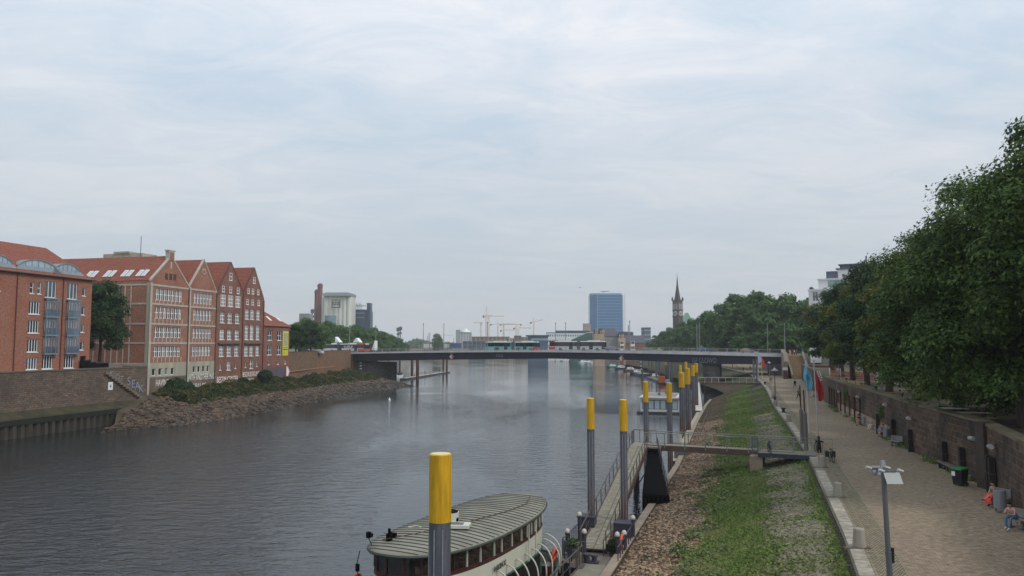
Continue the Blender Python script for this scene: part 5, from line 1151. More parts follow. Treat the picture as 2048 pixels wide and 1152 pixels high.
def leaves(name, P, Nn, size, mat, parent, rg, stretch=1.5):
    n = len(P); Nn = Nn / np.maximum(1e-6, np.linalg.norm(Nn, axis=1)[:, None]); r = rg.normal(size=(n, 3)); a = np.cross(Nn, r); a /= np.maximum(1e-6, np.linalg.norm(a, axis=1)[:, None]); bq = np.cross(Nn, a)
    s = (size * (0.6 + 0.8 * rg.random((n, 1)))); V = np.empty((n, 4, 3)); V[:, 0] = P - a * s * stretch * .5; V[:, 1] = P - bq * s * .36 + Nn * s * .08; V[:, 2] = P + a * s * stretch * .5; V[:, 3] = P + bq * s * .36 + Nn * s * .08
    me = bpy.data.meshes.new(name); me.vertices.add(4*n); me.vertices.foreach_set('co', V.astype(np.float32).ravel()); me.loops.add(4*n); me.loops.foreach_set('vertex_index', np.arange(4*n, dtype=np.int32))
    me.polygons.add(n); me.polygons.foreach_set('loop_start', np.arange(0, 4*n, 4, dtype=np.int32)); me.polygons.foreach_set('loop_total', np.full(n, 4, dtype=np.int32)); me.materials.append(mat); me.update(calc_edges=True); me.validate()
    return link(name, me, parent)
leafball('plant', (0, 0, 0.72), 0.45, 500, 0.12, leafg, t, 0.7, 3)
t = thing('shrub_ball', 'clipped dark green ball shrub beside the orange lifebuoy', 'shrub', PT.matrix_basis @ Vector((1.05, 0.9, 1.012)), 0)
leafball('foliage', (0, 0, 0.5), 0.4, 900, 0.09, leafmat('dark_ball', S(34, 44, 24), S(66, 76, 36)), t, 1.1, 4); b = MB(); b.lathe([(0.2, 0), (0.26, 0.25)], 12); b.build('pot', pdark, t)
orm = M('lifebuoy_orange', S(214, 96, 66), rough=0.5, var=0.1)
t = thing('lifebuoy', 'orange lifebuoy hanging on the near pontoon railing', 'lifebuoy', PT.matrix_basis @ Vector((1.52, 1.2, 1.75)), PRZ)
b = MB(); b.tube([(0.0, 0.36 * math.cos(a), 0.36 * math.sin(a)) for a in np.linspace(0, 2*math.pi, 18, endpoint=False)], 0.08, n=8, closed=True); b.build('ring', orm, t, smooth=True)
# low walkway that continues towards the camera
gangway('walkway', 'low grey boarding walkway in front of the near pontoon', PT.matrix_basis @ Vector((0.7, -1.25, 1.05)), PT.matrix_basis @ Vector((0.2, -13, 1.15)), 1.9, rail=0.95, n=9, rails=(-1,), dm=M('walk_grey', S(128, 124, 110), var=0.2))
t = thing('boarding_gate', 'small metal boarding gate standing on the low walkway', 'gate', PT.matrix_basis @ Vector((-0.35, -2.2, 1.07)), PRZ)
b = MB(); b.box(-0.03, 0.03, -0.03, 0.03, 0, 1.2); b.box(-0.03, 0.03, 0.5, 0.56, 0, 1.2); b.box(-0.02, 0.02, 0.03, 0.5, 1.12, 1.18); b.box(-0.015, 0.015, 0.03, 0.5, 0.5, 1.0); b.box(-0.5, 0.3, -0.1, 0.7, -0.0, 0.02); b.build('frame', railg, t)
# footbridge end: mesh platform and gate at the promenade
t = thing('landing_platform', 'mesh-floored platform with gate where the footbridge meets the promenade', 'landing', (22.9, 61.0, PZ), R(-23))
grat = M('grating', S(120, 120, 106), var=0.2, scale=6)
b = MB(); b.box(-2.9, 1.4, -1.2, 1.4, -0.02, 0.05); b.build('grating', grat, t)
b = MB(); b.box(-2.9, 1.4, -1.25, -1.2, -0.25, 0.08); b.box(-2.95, -2.9, -1.25, 1.4, -0.25, 0.08); b.build('edge_frame', pdark, t)
b = MB(); b.bar((-2.9, -1.2, 1.1), (1.9, -1.2, 1.1), 0.05); b.bar((-2.9, 1.4, 1.1), (2.6, 1.4, 1.1), 0.05)
for x in (-2.9, 0.7, 1.9): b.bar((x, -1.2, 0), (x, -1.2, 1.1), 0.05)
for x in (-2.9, -1.0, 1.0, 2.6): b.bar((x, 1.4, 0), (x, 1.4, 1.1), 0.05)
for x in np.arange(-2.8, 0.7, 0.28): b.bar((x, -1.2, 0.1), (x, -1.2, 1.1), 0.012)
b.build('railing', _m['grey_rail'], t)
b = MB()
for x in (-3.35, -2.9): b.box(x - 0.04, x + 0.04, -1.3, -1.2, 0, 1.35)
for z in np.arange(0.15, 1.3, 0.14): b.box(-3.31, -2.94, -1.28, -1.23, z, z + 0.05)
b.build('gate', steel, t)
b = MB(); b.box(-3.6, -2.6, -1.0, 1.2, -1.6, -0.26); b.cyl((-3.2, -0.8, -1.8), (-3.2, -0.8, -0.2), 0.15, n=10); b.build('concrete_foot', conc_old, t)
# far gangway, white ramp, pontoon and houseboat
gangway('footbridge', 'far footbridge with white posts in front of the bridge pier', (44.0, 178.5, PZ), (57.5, 174.5, PZ + 0.02), 1.6, n=9, midrail=0, rm=M('pale_rail_post', S(166, 166, 164)))
whr = M('white_ramp', S(196, 192, 184), var=0.08, scale=1)
gangway('gangway', 'white-decked ramp going down from the far footbridge to the long pontoon', (33.6, 136.5, 1.2), (43.0, 176.5, PZ), 1.6, n=10, dm=whr)
def ob(name, label, cat, p0, p1, w, z0, z1, mat, deck=None, group=None):
    p0, p1 = Vector(p0), Vector(p1); d = p1 - p0; t = thing(name, label, cat, (p0.x, p0.y, 0), math.atan2(d.y, d.x), group); L = d.length
    b = MB(); b.box(0, L, -w/2, w/2, z0, z1); b.build('hull', mat, t)
    b = MB(); b.box(0.1, L - 0.1, -w/2 + 0.1, w/2 - 0.1, z1 + 0.002, z1 + 0.06); b.build('deck', deck or deckm, t)
    return t, L
dk2 = M('pale_deck', S(166, 160, 142), var=0.15, scale=1.5)
t, L = ob('pontoon', 'long pale-decked pontoon with white bins beside the embankment', 'pontoon', (21.4, 92, 0), (34.6, 137, 0), 2.4, -0.5, 0.9, pdark, dk2)
for s in (-1, 1):
    b = MB(); b.bar((0, s*1.15, 1.95), (L if s < 0 else L * .6, s*1.15, 1.95), 0.05)
    for q in np.arange(0, L if s < 0 else L * .6, 2.4): b.bar((q, s*1.15, 0.9), (q, s*1.15, 1.95), 0.05)
    b.build('railing', railg, t)
for i in range(7):
    q = 16 + i * 4.1; p = t.matrix_basis @ Vector((q, -1.9, 0.0))
    k = thing('dinghy', 'small dinghy tied inside the long pontoon, %s from the near end' % ORD[i], 'dinghy', p, t.rotation_euler.z, 'dinghies along the pontoon')
    b = MB(); pts = [(-1.5, -.5), (1.0, -.5), (1.7, 0), (1.0, .5), (-1.5, .5)]; b.add([(x*.85, y*.75, -0.1) for x, y in pts] + [(x, y, 0.5) for x, y in pts], [(i_, (i_+1) % 5, 5 + (i_+1) % 5, 5 + i_) for i_ in range(5)] + [(4,3,2,1,0)]); b.add([(x*.9, y*.85, 0.3) for x, y in pts], [(0,1,2,3,4)]); b.build('hull', [wframe, M('dinghy_blue', S(96, 104, 124)), dk2][i % 3], k)
    b = MB(); b.box(-0.4, 0.0, -0.45, 0.45, 0.36, 0.42); b.build('seat', tim, k)
t, L = ob('pontoon', 'short grey service pontoon with a white cabinet left of the footbridge', 'pontoon', (17.6, 79.5, 0), (20.2, 90, 0), 2.4, -0.5, 0.85, pdark, dk2)
b = MB(); b.cyl((5.6, 0.2, 0.9), (5.6, 0.2, 2.9), 0.28, n=14); b.cyl((5.6, 0.2, 2.9), (5.6, 0.2, 3.0), 0.32, n=14); b.build('cabinet', globe, t)
b = MB(); b.tube([(3, 0.9, 0.9), (3, 0.9, 2.4), (3, -0.9, 2.4), (3, -0.9, 0.9)], 0.06, n=6); b.box(2.0, 2.9, -0.7, 0.7, 0.9, 2.1); b.build('frame', steel, t)
HB = thing('houseboat', 'white flat-roofed houseboat with a wide band of glazed doors', 'houseboat', at(1281, 826, z=0) + Vector((0, 0, 0)), PRZ + R(2))
HB.location.z = 0; Wh, Lh = 7.4, 13.5
b = MB(); b.box(-0.6, Wh + 0.3, -0.9, Lh + 0.5, -0.3, 0.32); b.build('float', pdark, HB)
holes = [(0.35, 0.75, Wh - 0.7, 1.75)]
b = MB(); facade(b, 0, Wh, 0.32, 2.85, holes, 0.15); facade(b, 0, Lh, 0.32, 2.85, [(1.0, 0.75, 3.2, 1.75), (5.2, 0.75, 3.0, 1.75), (9.4, 0.75, 2.6, 1.75)], 0.15, ax=lambda x, y, z: (Wh - y, x, z))
b.face((0, 0, .32), (0, Lh, .32), (0, Lh, 2.85), (0, 0, 2.85)); b.face((0, Lh, .32), (Wh, Lh, .32), (Wh, Lh, 2.85), (0, Lh, 2.85)); b.build('wall', busw, HB)
b = MB(); b.box(-0.15, Wh + 0.15, -0.35, Lh + 0.1, 2.85, 3.1); b.build('roof', busw, HB)
b = MB(); b.box(0.5, Wh - 0.8, 1.0, Lh - 1.0, 3.1, 3.14); b.build('roof_deck', M('roof_gravel', S(136, 128, 116), var=0.2, scale=2), HB)
frm = M('dark_door_frame', S(52, 58, 64)); hg = glassmat('houseboat_glass', S(176, 194, 196), rough=0.15, var=0.1)
for i in range(6): window(HB, 0.35 + i * (Wh - 0.7) / 6, 0.75, (Wh - 0.7) / 6, 1.75, 1, 1, frame=frm, pane=hg, depth=0.15)
for x, w in ((1.0, 3.2), (5.2, 3.0), (9.4, 2.6)): o = window(HB, 0, 0.75, w, 1.75, 3, 1, frame=frm, pane=pane_l, depth=0.15); o.rotation_euler = (0, 0, math.pi/2); o.location = (Wh, x, 0.75)
b = MB(); b.box(4.2, 4.9, 8.0, 8.8, 3.1, 3.7); b.cyl((3.2, 5, 3.14), (3.2, 5, 3.6), 0.25, n=10); b.build('vent_box', steel, HB)
b = MB(); b.bar((Wh + .2, -0.6, 1.25), (Wh + .2, Lh, 1.25), 0.05)
for q in np.arange(-0.6, Lh, 1.4): b.bar((Wh + .2, q, 0.32), (Wh + .2, q, 1.25), 0.05)
b.build('railing', railg, HB)
# ================================================================== PASSENGER BOAT
BT = thing('passenger_boat', 'old white passenger boat with long grey ribbed roof and brown window band', 'boat', (-2.10, 36.7, 0), -0.44)
def rim(s_ang, a, W, n1, n2):
    c, s = math.cos(s_ang), math.sin(s_ang); return (W * math.copysign(abs(s) ** n2, s), a * math.copysign(abs(c) ** n1, c))
NA = 72; AN = [2*math.pi*i/NA for i in range(NA)]
def ring(a, W, z, n1=0.73, n2=0.855, sheer=0.0): return [(x, y, z + sheer * (y / a) ** 2) for x, y in (rim(t, a, W, n1, n2) for t in AN)]
def loft(b, rings, mi=0, cap0=False, cap1=False):
    n = len(rings[0]); o = len(b.v)
    for r in rings: b.v += [tuple(p) for p in r]
    for k in range(len(rings) - 1):
        for i in range(n): b.f.append((o + k*n + i, o + k*n + (i+1) % n, o + (k+1)*n + (i+1) % n, o + (k+1)*n + i)); b.m.append(mi)
    if cap0: b.f.append(tuple(o + i for i in range(n))[::-1]); b.m.append(mi)
    if cap1: b.f.append(tuple(o + (len(rings)-1)*n + i for i in range(n))); b.m.append(mi)
RA, RW_, RZ, RS = 6.76, 2.49, 4.5, 0.2
roofm = M('roof_canvas', S(130, 127, 114), rough=0.8, var=0.18, scale=0.9, tint=S(150, 146, 132)); ribm = M('roof_rib', S(62, 68, 60), rough=0.6); grn = M('boat_green', S(44, 86, 72), rough=0.4, var=0.15, scale=2); maho = M('mahogany', S(66, 38, 34), rough=0.35, var=0.3, scale=3); bwhite = M('boat_white', S(196, 196, 182), rough=0.4, var=0.06, scale=1.2, streak=True)
def crown(x, y): 
    e_ = 1 - min(1, abs(y) / RA) ** 1.4; w = max(0.05, RW_ * e_ ** .5); return RZ + RS * (y / RA) ** 2 + 0.22 * (1 - min(1, (x / (RW_ * 1.0))) ** 2) * (1 - abs(y / RA) ** 3)
b = MB(); rings = [[(x * k, y * k, (RZ + RS * (y*k/RA)**2) + 0.24 * (1 - k ** 2)) for x, y, _ in ring(RA, RW_, 0)] for k in (1, .9, .75, .55, .35, .15, 0.02)]
loft(b, [[(x, y, z - 0.1) for x, y, z in rings[0]]] + rings, cap1=True); rf = b.build('roof', roofm, BT, smooth=True)
rb_ = MB()
def halfw(y):
    lo, hi = 0, math.pi / 2
    for _ in range(30):
        m_ = (lo + hi) / 2
        if RA * math.cos(m_) ** 0.73 > abs(y): lo = m_
        else: hi = m_
    return RW_ * math.sin(lo) ** 0.855
for y in np.arange(-6.3, 6.5, 0.43):
    w = halfw(y)
    if w < 0.25: continue
    pts = []
    for q in np.linspace(-1, 1, 15):
        x = q * w * 0.985; k = max(abs(q) * 1.0, 0); 
        kk = 0.0
        lo, hi = 0.0, 1.0
        for _ in range(24):      # which scaled ring passes through (x, y)
            m_ = (lo + hi) / 2
            yy = abs(y) / max(m_, 1e-4)
            if yy >= RA or halfw(yy) * m_ < abs(x): lo = m_
            else: hi = m_
        kk = hi; pts.append((x, y, RZ + RS * (y/RA)**2 + 0.24 * (1 - kk ** 2) + 0.012))
    rb_.tube(pts, 0.026, n=5)
rb_.build('roof_ribs', ribm, rf)
b = MB(); b.tube(ring(RA + .02, RW_ + .02, RZ - 0.07, sheer=RS), 0.06, n=6, closed=True); b.build('gutter_rim', ribm, rf)
b = MB(); b.tube([(-1.15, -5.4, 4.83), (-0.5, -4.0, 4.82), (0.5, -1.0, 4.8), (1.1, 2.0, 4.76), (1.3, 4.0, 4.78), (0.8, 5.6, 4.86)], 0.02, n=5); b.build('cable', rustm, rf)
b = MB(); b.cyl((-0.15, -1.5, 4.7), (-0.15, -1.5, 5.3), 0.42, n=20); b.build('vent_ring', bwhite, rf); b = MB(); b.cyl((-0.15, -1.5, 5.3), (-0.15, -1.5, 5.34), 0.38, n=20); b.cyl((0.27, -1.55, 5.0), (0.3, -1.55, 5.0), 0.09, n=10); b.build('vent_opening', tar, rf)
b = MB(); b.cb((0.45, -2.0, 4.86), (1.3, 0.75, 0.14), rz=R(20)); b.build('hatch', bwhite, rf); b = MB(); b.cb((0.45, -2.0, 4.94), (0.7, 0.4, 0.02), rz=R(20)); b.build('hatch_grille', steel, rf)
b = MB(); b.cyl((-1.1, -5.0, 4.7), (-1.1, -5.0, 4.98), 0.14, n=12); b.cyl((-1.1, -5.0, 4.98), (-1.1, -5.0, 5.2), 0.06, n=8); b.cb((-0.95, -4.95, 4.95), (0.3, 0.16, 0.16)); b.build('horn', tar, rf)
b = MB(); b.tube([(-1.5, -2.9, 4.78), (-1.2, -2.7, 4.82), (-0.9, -2.8, 4.82)], 0.03, n=5); b.build('hook', bwhite, rf)
# cabin: window band, brown sill, flaring white side, lower green
CA, CW = RA * 0.95, RW_ * 0.93
b = MB(); loft(b, [ring(CA - .1, CW - .1, 1.2), ring(CA - .1, CW - .1, 4.4, sheer=RS)]); b.build('interior_screen', M('cabin_interior', S(26, 20, 20), var=0.5, scale=1.5), BT)
b = MB(); loft(b, [ring(CA - .03, CW - .03, 3.64, sheer=0.12), ring(CA - .03, CW - .03, 4.42, sheer=RS)]); b.build('window_band', glassmat('boat_glass', S(34, 28, 28), rough=0.05, var=0.6, scale=1.2), BT)
b = MB(); loft(b, [ring(CA + .02, CW + .02, 3.5, sheer=.1), ring(CA + .02, CW + .02, 3.66, sheer=.12), ring(CA - .06, CW - .06, 3.67, sheer=.12)]); b.build('window_sill', maho, BT)
b = MB(); loft(b, [ring(CA - .04, CW - .04, 4.3, sheer=RS), ring(CA, CW, 4.42, sheer=RS)]); b.build('window_head', grn, BT)
b = MB(); loft(b, [ring(CA - .15, CW - .25, 2.45), ring(CA, CW, 2.55), ring(CA + .03, CW + .03, 3.5, sheer=.1)]); b.build('cabin_side', bwhite, BT)
b = MB(); loft(b, [ring(CA - .3, CW - .3, 1.2), ring(CA - .25, CW - .25, 2.46)]); b.build('lower_side', grn, BT)
b = MB(); b.tube(ring(CA + .05, CW + .05, 2.52), 0.05, n=6, closed=True); b.build('belt_rail', grn, BT)
# mullions all round; white on the side, brown at the wheelhouse end
pts = []; L_ = 0; R0 = ring(CA + .0, CW + .0, 0); acc = 0; last = -1
for i in range(NA):
    p, q = Vector(R0[i]), Vector(R0[(i+1) % NA]); acc += (q - p).length
    if acc - last > 0.58:
        last = acc; brown = p.y < -4.3; z0, z1 = 3.66 + .12*(p.y/CA)**2, 4.4 + RS*(p.y/CA)**2; w = 0.09 if brown else 0.08
        m_ = MB(); m_.bar((p.x, p.y, z0), (p.x * 0.995, p.y * 0.995, z1), w, w * 0.7); m_.build('window_post', maho if brown else bwhite, BT)
# hull and deck
HA, HW = 7.9, 3.15
def hring(a, W, z, sheer): return [(x, y - 1.25, zz) for x, y, zz in ring(a, W, z, 0.55, 0.6, sheer)]
b = MB(); loft(b, [hring(HA - 1.2, HW - .7, -0.4, 0), hring(HA - .3, HW - .1, 0.5, .1), hring(HA, HW, 1.35, .35), hring(HA - .08, HW - .1, 1.36, .35), hring(HA - .1, HW - .12, 1.0, .2)]); b.build('hull', bwhite, BT)
b = MB(); b.tube(hring(HA, HW, 1.4, .35), 0.08, n=6, closed=True); b.build('gunwale', grn, BT)
b = MB(); b.add(hring(HA - .1, HW - .12, 1.02, .2), [tuple(range(NA))]); b.build('deck', M('boat_deck_green', S(62, 92, 82), var=0.3, scale=2), BT)
# arched awning hoops over the side deck
hoops = []
for k in range(11):
    y = -4.6 + k * 1.0
    x0 = halfw(y) * 0.93 + 0.02; x1 = min(3.05, x0 + 1.15) if y < 3 else min(x0 + .95, 2.95)
    pts = [(x0, y, 2.95)] + [(x0 + (x1 - x0) * math.sin(a), y, 2.0 + 0.98 * math.cos(a) + 0.0) for a in np.linspace(0.2, math.pi/2, 7)] + [(x1, y, 1.35)]
    b = MB(); b.tube(pts, 0.04, n=7); b.build('awning_hoop', bwhite, BT, smooth=True)
for y, x in ((1.6, 2.47), (3.0, 2.25)):
    b = MB(); b.cyl((x, y, 4.4), (x, y, 2.6), 0.035, n=6); b.build('stanchion', bwhite, BT)
b = MB(); b.cb((2.35, 4.3, 1.5), (0.4, 0.8, 0.5)); b.build('deck_box', maho, BT); b = MB(); b.cb((2.9, 0.6, 1.7), (0.55, 0.5, 0.45), rz=.3); b.build('wicker_crate', M('wicker', S(120, 78, 56), var=.3, scale=9), BT)
t = thing('lifebuoy', 'orange-red lifebuoy leaning inside the arched hoops of the boat', 'lifebuoy', BT.matrix_basis @ Vector((2.25, 5.35, 1.95)), -0.44)
b = MB(); b.tube([(0.1 * math.sin(a), 0.34 * math.cos(a), 0.34 * math.sin(a)) for a in np.linspace(0, 2*math.pi, 18, endpoint=False)], 0.08, n=8, closed=True); b.build('ring', M('buoy_red', S(200, 76, 52), rough=0.5), t, smooth=True)
textmesh('04808430', 0.36, M('hull_lettering', S(60, 62, 60), var=0.1), BT, 'registration_number', (CW + 0.07, -2.0, 3.0), rot=(math.pi/2, 0, math.pi/2 + 0.04), depth=0.006, sx=0.95)
# wheelhouse end: mast lamp, mirrors, bow rail lamp
b = MB(); b.cyl((-1.45, -5.7, 4.55), (-1.55, -5.85, 4.95), 0.02, n=5); b.cb((-1.56, -5.85, 5.08), (0.16, 0.14, 0.24)); b.cyl((-1.42, -5.85, 5.08), (-1.38, -5.85, 5.08), 0.09, n=10); b.build('search_light', tar, BT)
b = MB(); b.tube([(-1.95, -5.9, 4.4), (-2.0, -6.1, 3.7), (-1.85, -5.9, 3.2)], 0.02, n=5); b.cb((-1.95, -6.05, 3.75), (0.16, 0.08, 0.3)); b.build('mirror', tar, BT)
b = MB(); b.box(-3.1, -2.15, -7.6, -6.9, 2.2, 2.26); b.bar((-2.6, -7.2, 2.2), (-2.2, -6.4, 1.4), 0.05); b.build('bow_platform', M('pale_blue_paint', S(160, 186, 202)), BT); b = MB(); b.cyl((-2.65, -7.2, 2.26), (-2.65, -7.2, 2.45), 0.1, n=10); b.build('nav_lamp', tar, BT)
b = MB(); b.tube([(-2.35 + .0, -5.55 + .3 * math.cos(a), 2.95 + .3 * math.sin(a)) for a in np.linspace(0, 2*math.pi, 14, endpoint=False)], 0.09, n=6, closed=True); b.build('side_lifebuoy', _m['buoy_red'], BT)
b = MB(); b.box(-0.35, -0.15, -6.05, -5.98, 3.85, 4.25); b.build('paper_notice', bwhite, BT)
# mooring lines
t = thing('mooring_line', 'dark mooring lines between the passenger boat and the near pontoon', 'rope', (0, 0, 0))
b = MB(); p0 = BT.matrix_basis @ Vector((3.1, 2.4, 1.5)); p1 = PT.matrix_basis @ Vector((-0.8, -0.9, 0.9))
for dz_ in (0, 0.35):
    a, c = p0 - Vector((0, 0.6*dz_, dz_)), p1 - Vector((0, 0, dz_)); b.tube([a.lerp(c, q) - Vector((0, 0, 0.5 * q * (1-q))) for q in np.linspace(0, 1, 9)], 0.03, n=5)
b.build('rope', tar, t)
t = thing('fender_pile', 'short black round-headed fender pile between boat and pontoon', 'pile', at(1112, 1140, z=0.8)); t.location.z = 0
b = MB(); b.lathe([(0.3, -1.2), (0.3, 1.2), (0.2, 1.36), (0.05, 1.42)], 16); b.build('pile', tar, t, smooth=False)

# ================================================================== PEOPLE, BICYCLES, BENCHES
skin = M('skin', S(196, 148, 124), rough=0.55, var=0.05); 
def cloth(n, c): return M('cloth_' + n, c, rough=0.85, var=0.15, scale=6)
hairm = {k: M('hair_' + k, c, rough=0.6, var=0.2, scale=12) for k, c in (('dark', S(36, 28, 26)), ('brown', S(86, 62, 44)), ('grey', S(160, 156, 150)), ('black', S(20, 20, 22)), ('blond', S(170, 140, 96)))}
def person(label, loc, face, pose, top, bottom, shoes, hair='dark', sleeve=0.4, leg=1.0, h=1.72, skirt=None, longhair=False, seat=0.45, arms=None, lean=0.0, bag=None, cat='person', tiny=False, hat=None):
    """one continuous skinned body. local frame: faces -y, z up from the ground contact. top/bottom/shoes are materials; sleeve and leg give covered lengths 0..1"""
    k = h / 1.72; J = {}
    def V(*a): return Vector(a)
    ln = lean
    if pose in ('stand', 'walk'):
        J['pel'] = V(0, 0, .95)
        st = 0.0 if pose == 'stand' else 0.28
        for s, sg in (('l', 1), ('r', -1)):
            f = st * sg
            J['hip' + s] = V(.095 * sg, 0, .9); J['kne' + s] = V(.1 * sg, -f * .55 - (.05 if f else .01), .5 + abs(f) * .0); J['ank' + s] = V(.1 * sg, -f * 1.0 + (.14 if f < 0 else 0), .09 + (.07 if f < 0 else 0)); J['toe' + s] = J['ank' + s] + V(.02 * sg, -.15, -.045)
    elif pose == 'sit':
        J['pel'] = V(0, 0, seat + .09)
        for s, sg in (('l', 1), ('r', -1)):
            J['hip' + s] = V(.1 * sg, -.04, seat + .07); J['kne' + s] = V(.12 * sg, -.46, seat + .08); J['ank' + s] = V(.12 * sg, -.5 - (.12 if sg > 0 else -.03), .09); J['toe' + s] = J['ank' + s] + V(0, -.15, -.045)
    elif pose == 'cross':
        J['pel'] = V(0, 0, seat + .09)
        J['hipl'] = V(.1, -.04, seat + .07); J['knel'] = V(.06, -.46, seat + .16); J['ankl'] = V(-.06, -.78, seat - .12); J['toel'] = V(-.08, -.92, seat - .1)
        J['hipr'] = V(-.1, -.04, seat + .07); J['kner'] = V(-.08, -.45, seat + .05); J['ankr'] = V(-.05, -.42, .09); J['toer'] = V(-.05, -.57, .045)
    elif pose == 'stretch':
        J['pel'] = V(0, 0, seat + .09)
        for s, sg in (('l', 1), ('r', -1)):
            J['hip' + s] = V(.1 * sg, -.04, seat + .07); J['kne' + s] = V(.11 * sg, -.47, seat + .07); J['ank' + s] = V(.1 * sg, -.68, .1); J['toe' + s] = J['ank' + s] + V(0, -.13, .03)
    p = J['pel']; up = V(0, -math.sin(ln), math.cos(ln)); J['wai'] = p + up * .16; J['che'] = p + up * .36; J['nec'] = p + up * .52
    hd = V(0, -math.sin(ln * .7 + (.15 if pose != 'walk' else 0)), math.cos(ln * .7)); J['hb'] = J['nec'] + hd * .09; J['hm'] = J['nec'] + hd * .175 + V(0, -.015, 0); J['ht'] = J['nec'] + hd * .25
    for s, sg in (('l', 1), ('r', -1)):
        sh = J['che'] + up * .1 + V(.18 * sg, 0, 0); J['sho' + s] = sh
        am = arms or ('hang' if pose in ('stand', 'walk') else 'lap'); am = am[0 if s == 'l' else 1] if isinstance(am, tuple) else am
        if am == 'hang': J['elb' + s] = sh + V(.05 * sg, .04, -.28); J['wri' + s] = sh + V(.06 * sg, -.05 + (.12 * sg if pose == 'walk' else 0), -.53)
        elif am == 'lap': J['elb' + s] = sh + V(.06 * sg, -.06, -.27); J['wri' + s] = V(.09 * sg, -.36 - .1 * math.sin(ln), p.z + .12)
        elif am == 'knee': J['elb' + s] = sh + V(.05 * sg, -.12, -.24); J['wri' + s] = sh + V(-.06 * sg, -.36, -.2)
        elif am == 'fwd': J['elb' + s] = sh + V(.05 * sg, -.16, -.22); J['wri' + s] = sh + V(.02 * sg, -.42, -.2)
        elif am == 'side': J['elb' + s] = sh + V(.24 * sg, -.03, -.12); J['wri' + s] = sh + V(.46 * sg, -.06, -.18)
        elif am == 'back': J['elb' + s] = sh + V(.2 * sg, .1, -.16); J['wri' + s] = sh + V(.4 * sg, .14, -.02)
        d = (J['wri' + s] - J['elb' + s]).normalized(); J['han' + s] = J['wri' + s] + d * .075
    rad = dict(pel=.13, wai=.115, che=.135, nec=.055, hb=.068, hm=.098, ht=.07, hipl=.098, hipr=.098, knel=.062, kner=.062, ankl=.04, ankr=.04, toel=.034, toer=.034, shol=.058, shor=.058, elbl=.042, elbr=.042, wril=.027, wrir=.027, hanl=.03, hanr=.03)
    order = list(rad); E_ = [('pel','wai'),('wai','che'),('che','nec'),('nec','hb'),('hb','hm'),('hm','ht')]
    for s in 'lr': E_ += [('pel','hip'+s),('hip'+s,'kne'+s),('kne'+s,'ank'+s),('ank'+s,'toe'+s),('che','sho'+s),('sho'+s,'elb'+s),('elb'+s,'wri'+s),('wri'+s,'han'+s)]
    me = bpy.data.meshes.new('body'); me.from_pydata([J[n] * k for n in order], [(order.index(a), order.index(c)) for a, c in E_], [])
    tmp = bpy.data.objects.new('tmp', me); COL.objects.link(tmp); tmp.modifiers.new('s', 'SKIN'); 
    for i, n in enumerate(order):
        sv = me.skin_vertices[0].data[i]; r = rad[n] * k; sv.radius = (r * (1.18 if n in ('pel', 'che', 'wai') else 1), r * (1.0 if n not in ('pel', 'che', 'wai') else .82)); sv.use_root = (n == 'pel')
    tmp.modifiers.new('u', 'SUBSURF').levels = 1
    dg = bpy.context.evaluated_depsgraph_get(); m2 = bpy.data.meshes.new_from_object(tmp.evaluated_get(dg)); bpy.data.objects.remove(tmp); m2.name = 'body'
    m2.materials.clear()
    for m in (top, bottom, skin, shoes): m2.materials.append(m)
    segs = []
    for a, c in E_:
        if a in ('hb', 'hm') or (a == 'nec'): cl = 2
        elif a[:3] in ('che', 'wai') or c == 'wai': cl = 0
        elif c[:3] == 'hip' : cl = 1
        elif a[:3] == 'hip': cl = 'L0'
        elif a[:3] == 'kne': cl = 'L1'
        elif a[:3] == 'ank': cl = 3
        elif a[:3] == 'sho': cl = 'A0'
        elif a[:3] == 'elb': cl = 'A1'
        else: cl = 2
        segs.append((J[a] * k, J[c] * k, cl))
    mi = []
    for pl in m2.polygons:
        c = pl.center; best = 9; cc = 0; tt = 0
        for a, e_, cl in segs:
            d = e_ - a; t_ = max(0, min(1, (c - a).dot(d) / d.length_squared)); ds = (c - a - d * t_).length
            if ds < best: best, cc, tt = ds, cl, t_
        if cc == 'L0': cc = 1 if tt <= leg * 2 else 2
        elif cc == 'L1': cc = 1 if .5 + tt / 2 <= leg else (2 if tt < .93 else 3)
        elif cc == 'A0': cc = 0 if tt <= sleeve * 2 else 2
        elif cc == 'A1': cc = 0 if .5 + tt / 2 <= sleeve else 2
        mi.append(cc)
    m2.polygons.foreach_set('material_index', mi); m2.polygons.foreach_set('use_smooth', [True] * len(mi))
    root = thing('person', label, cat, loc, face)
    body = link('body', m2, root)
    # hands: five tapering bent fingers each; face: nose, eyes, ears, mouth, on the head
    f = MB()
    for s, sg in (('l', 1), ('r', -1)):
        d = (J['han' + s] - J['wri' + s]).normalized(); a = d.cross(V(0, 1, 0) if abs(d.y) < .8 else V(1, 0, 0)).normalized(); n_ = d.cross(a)
        for i, (off, ln_) in enumerate(((-.026, .062), (-.009, .075), (.009, .07), (.025, .055))):
            q = J['han' + s] + a * off + d * .01; q1 = q + d * ln_ * .55 - n_ * .006; q2 = q1 + d * ln_ * .4 - n_ * .02 * -1
            f.tube([q * k, q1 * k, q2 * k], [.0095 * k, .0085 * k, .006 * k], n=5)
        q = J['wri' + s] + d * .03 - a * .026; f.tube([q * k, (q - a * .022 + d * .022) * k, (q - a * .028 + d * .048) * k], [.011 * k, .009 * k, .007 * k], n=5)
    hm = J['hm'] * k; fw = V(0, -1, 0)
    fw = (fw - hd * fw.dot(hd)).normalized(); sd = V(1, 0, 0)
    f.add([hm + fw * .09 * k + hd * .02 * k, hm + fw * .122 * k - hd * .012 * k, hm + fw * .09 * k - hd * .025 * k + sd * .016, hm + fw * .09 * k - hd * .025 * k - sd * .016], [(0,1,2), (0,3,1), (1,3,2)])
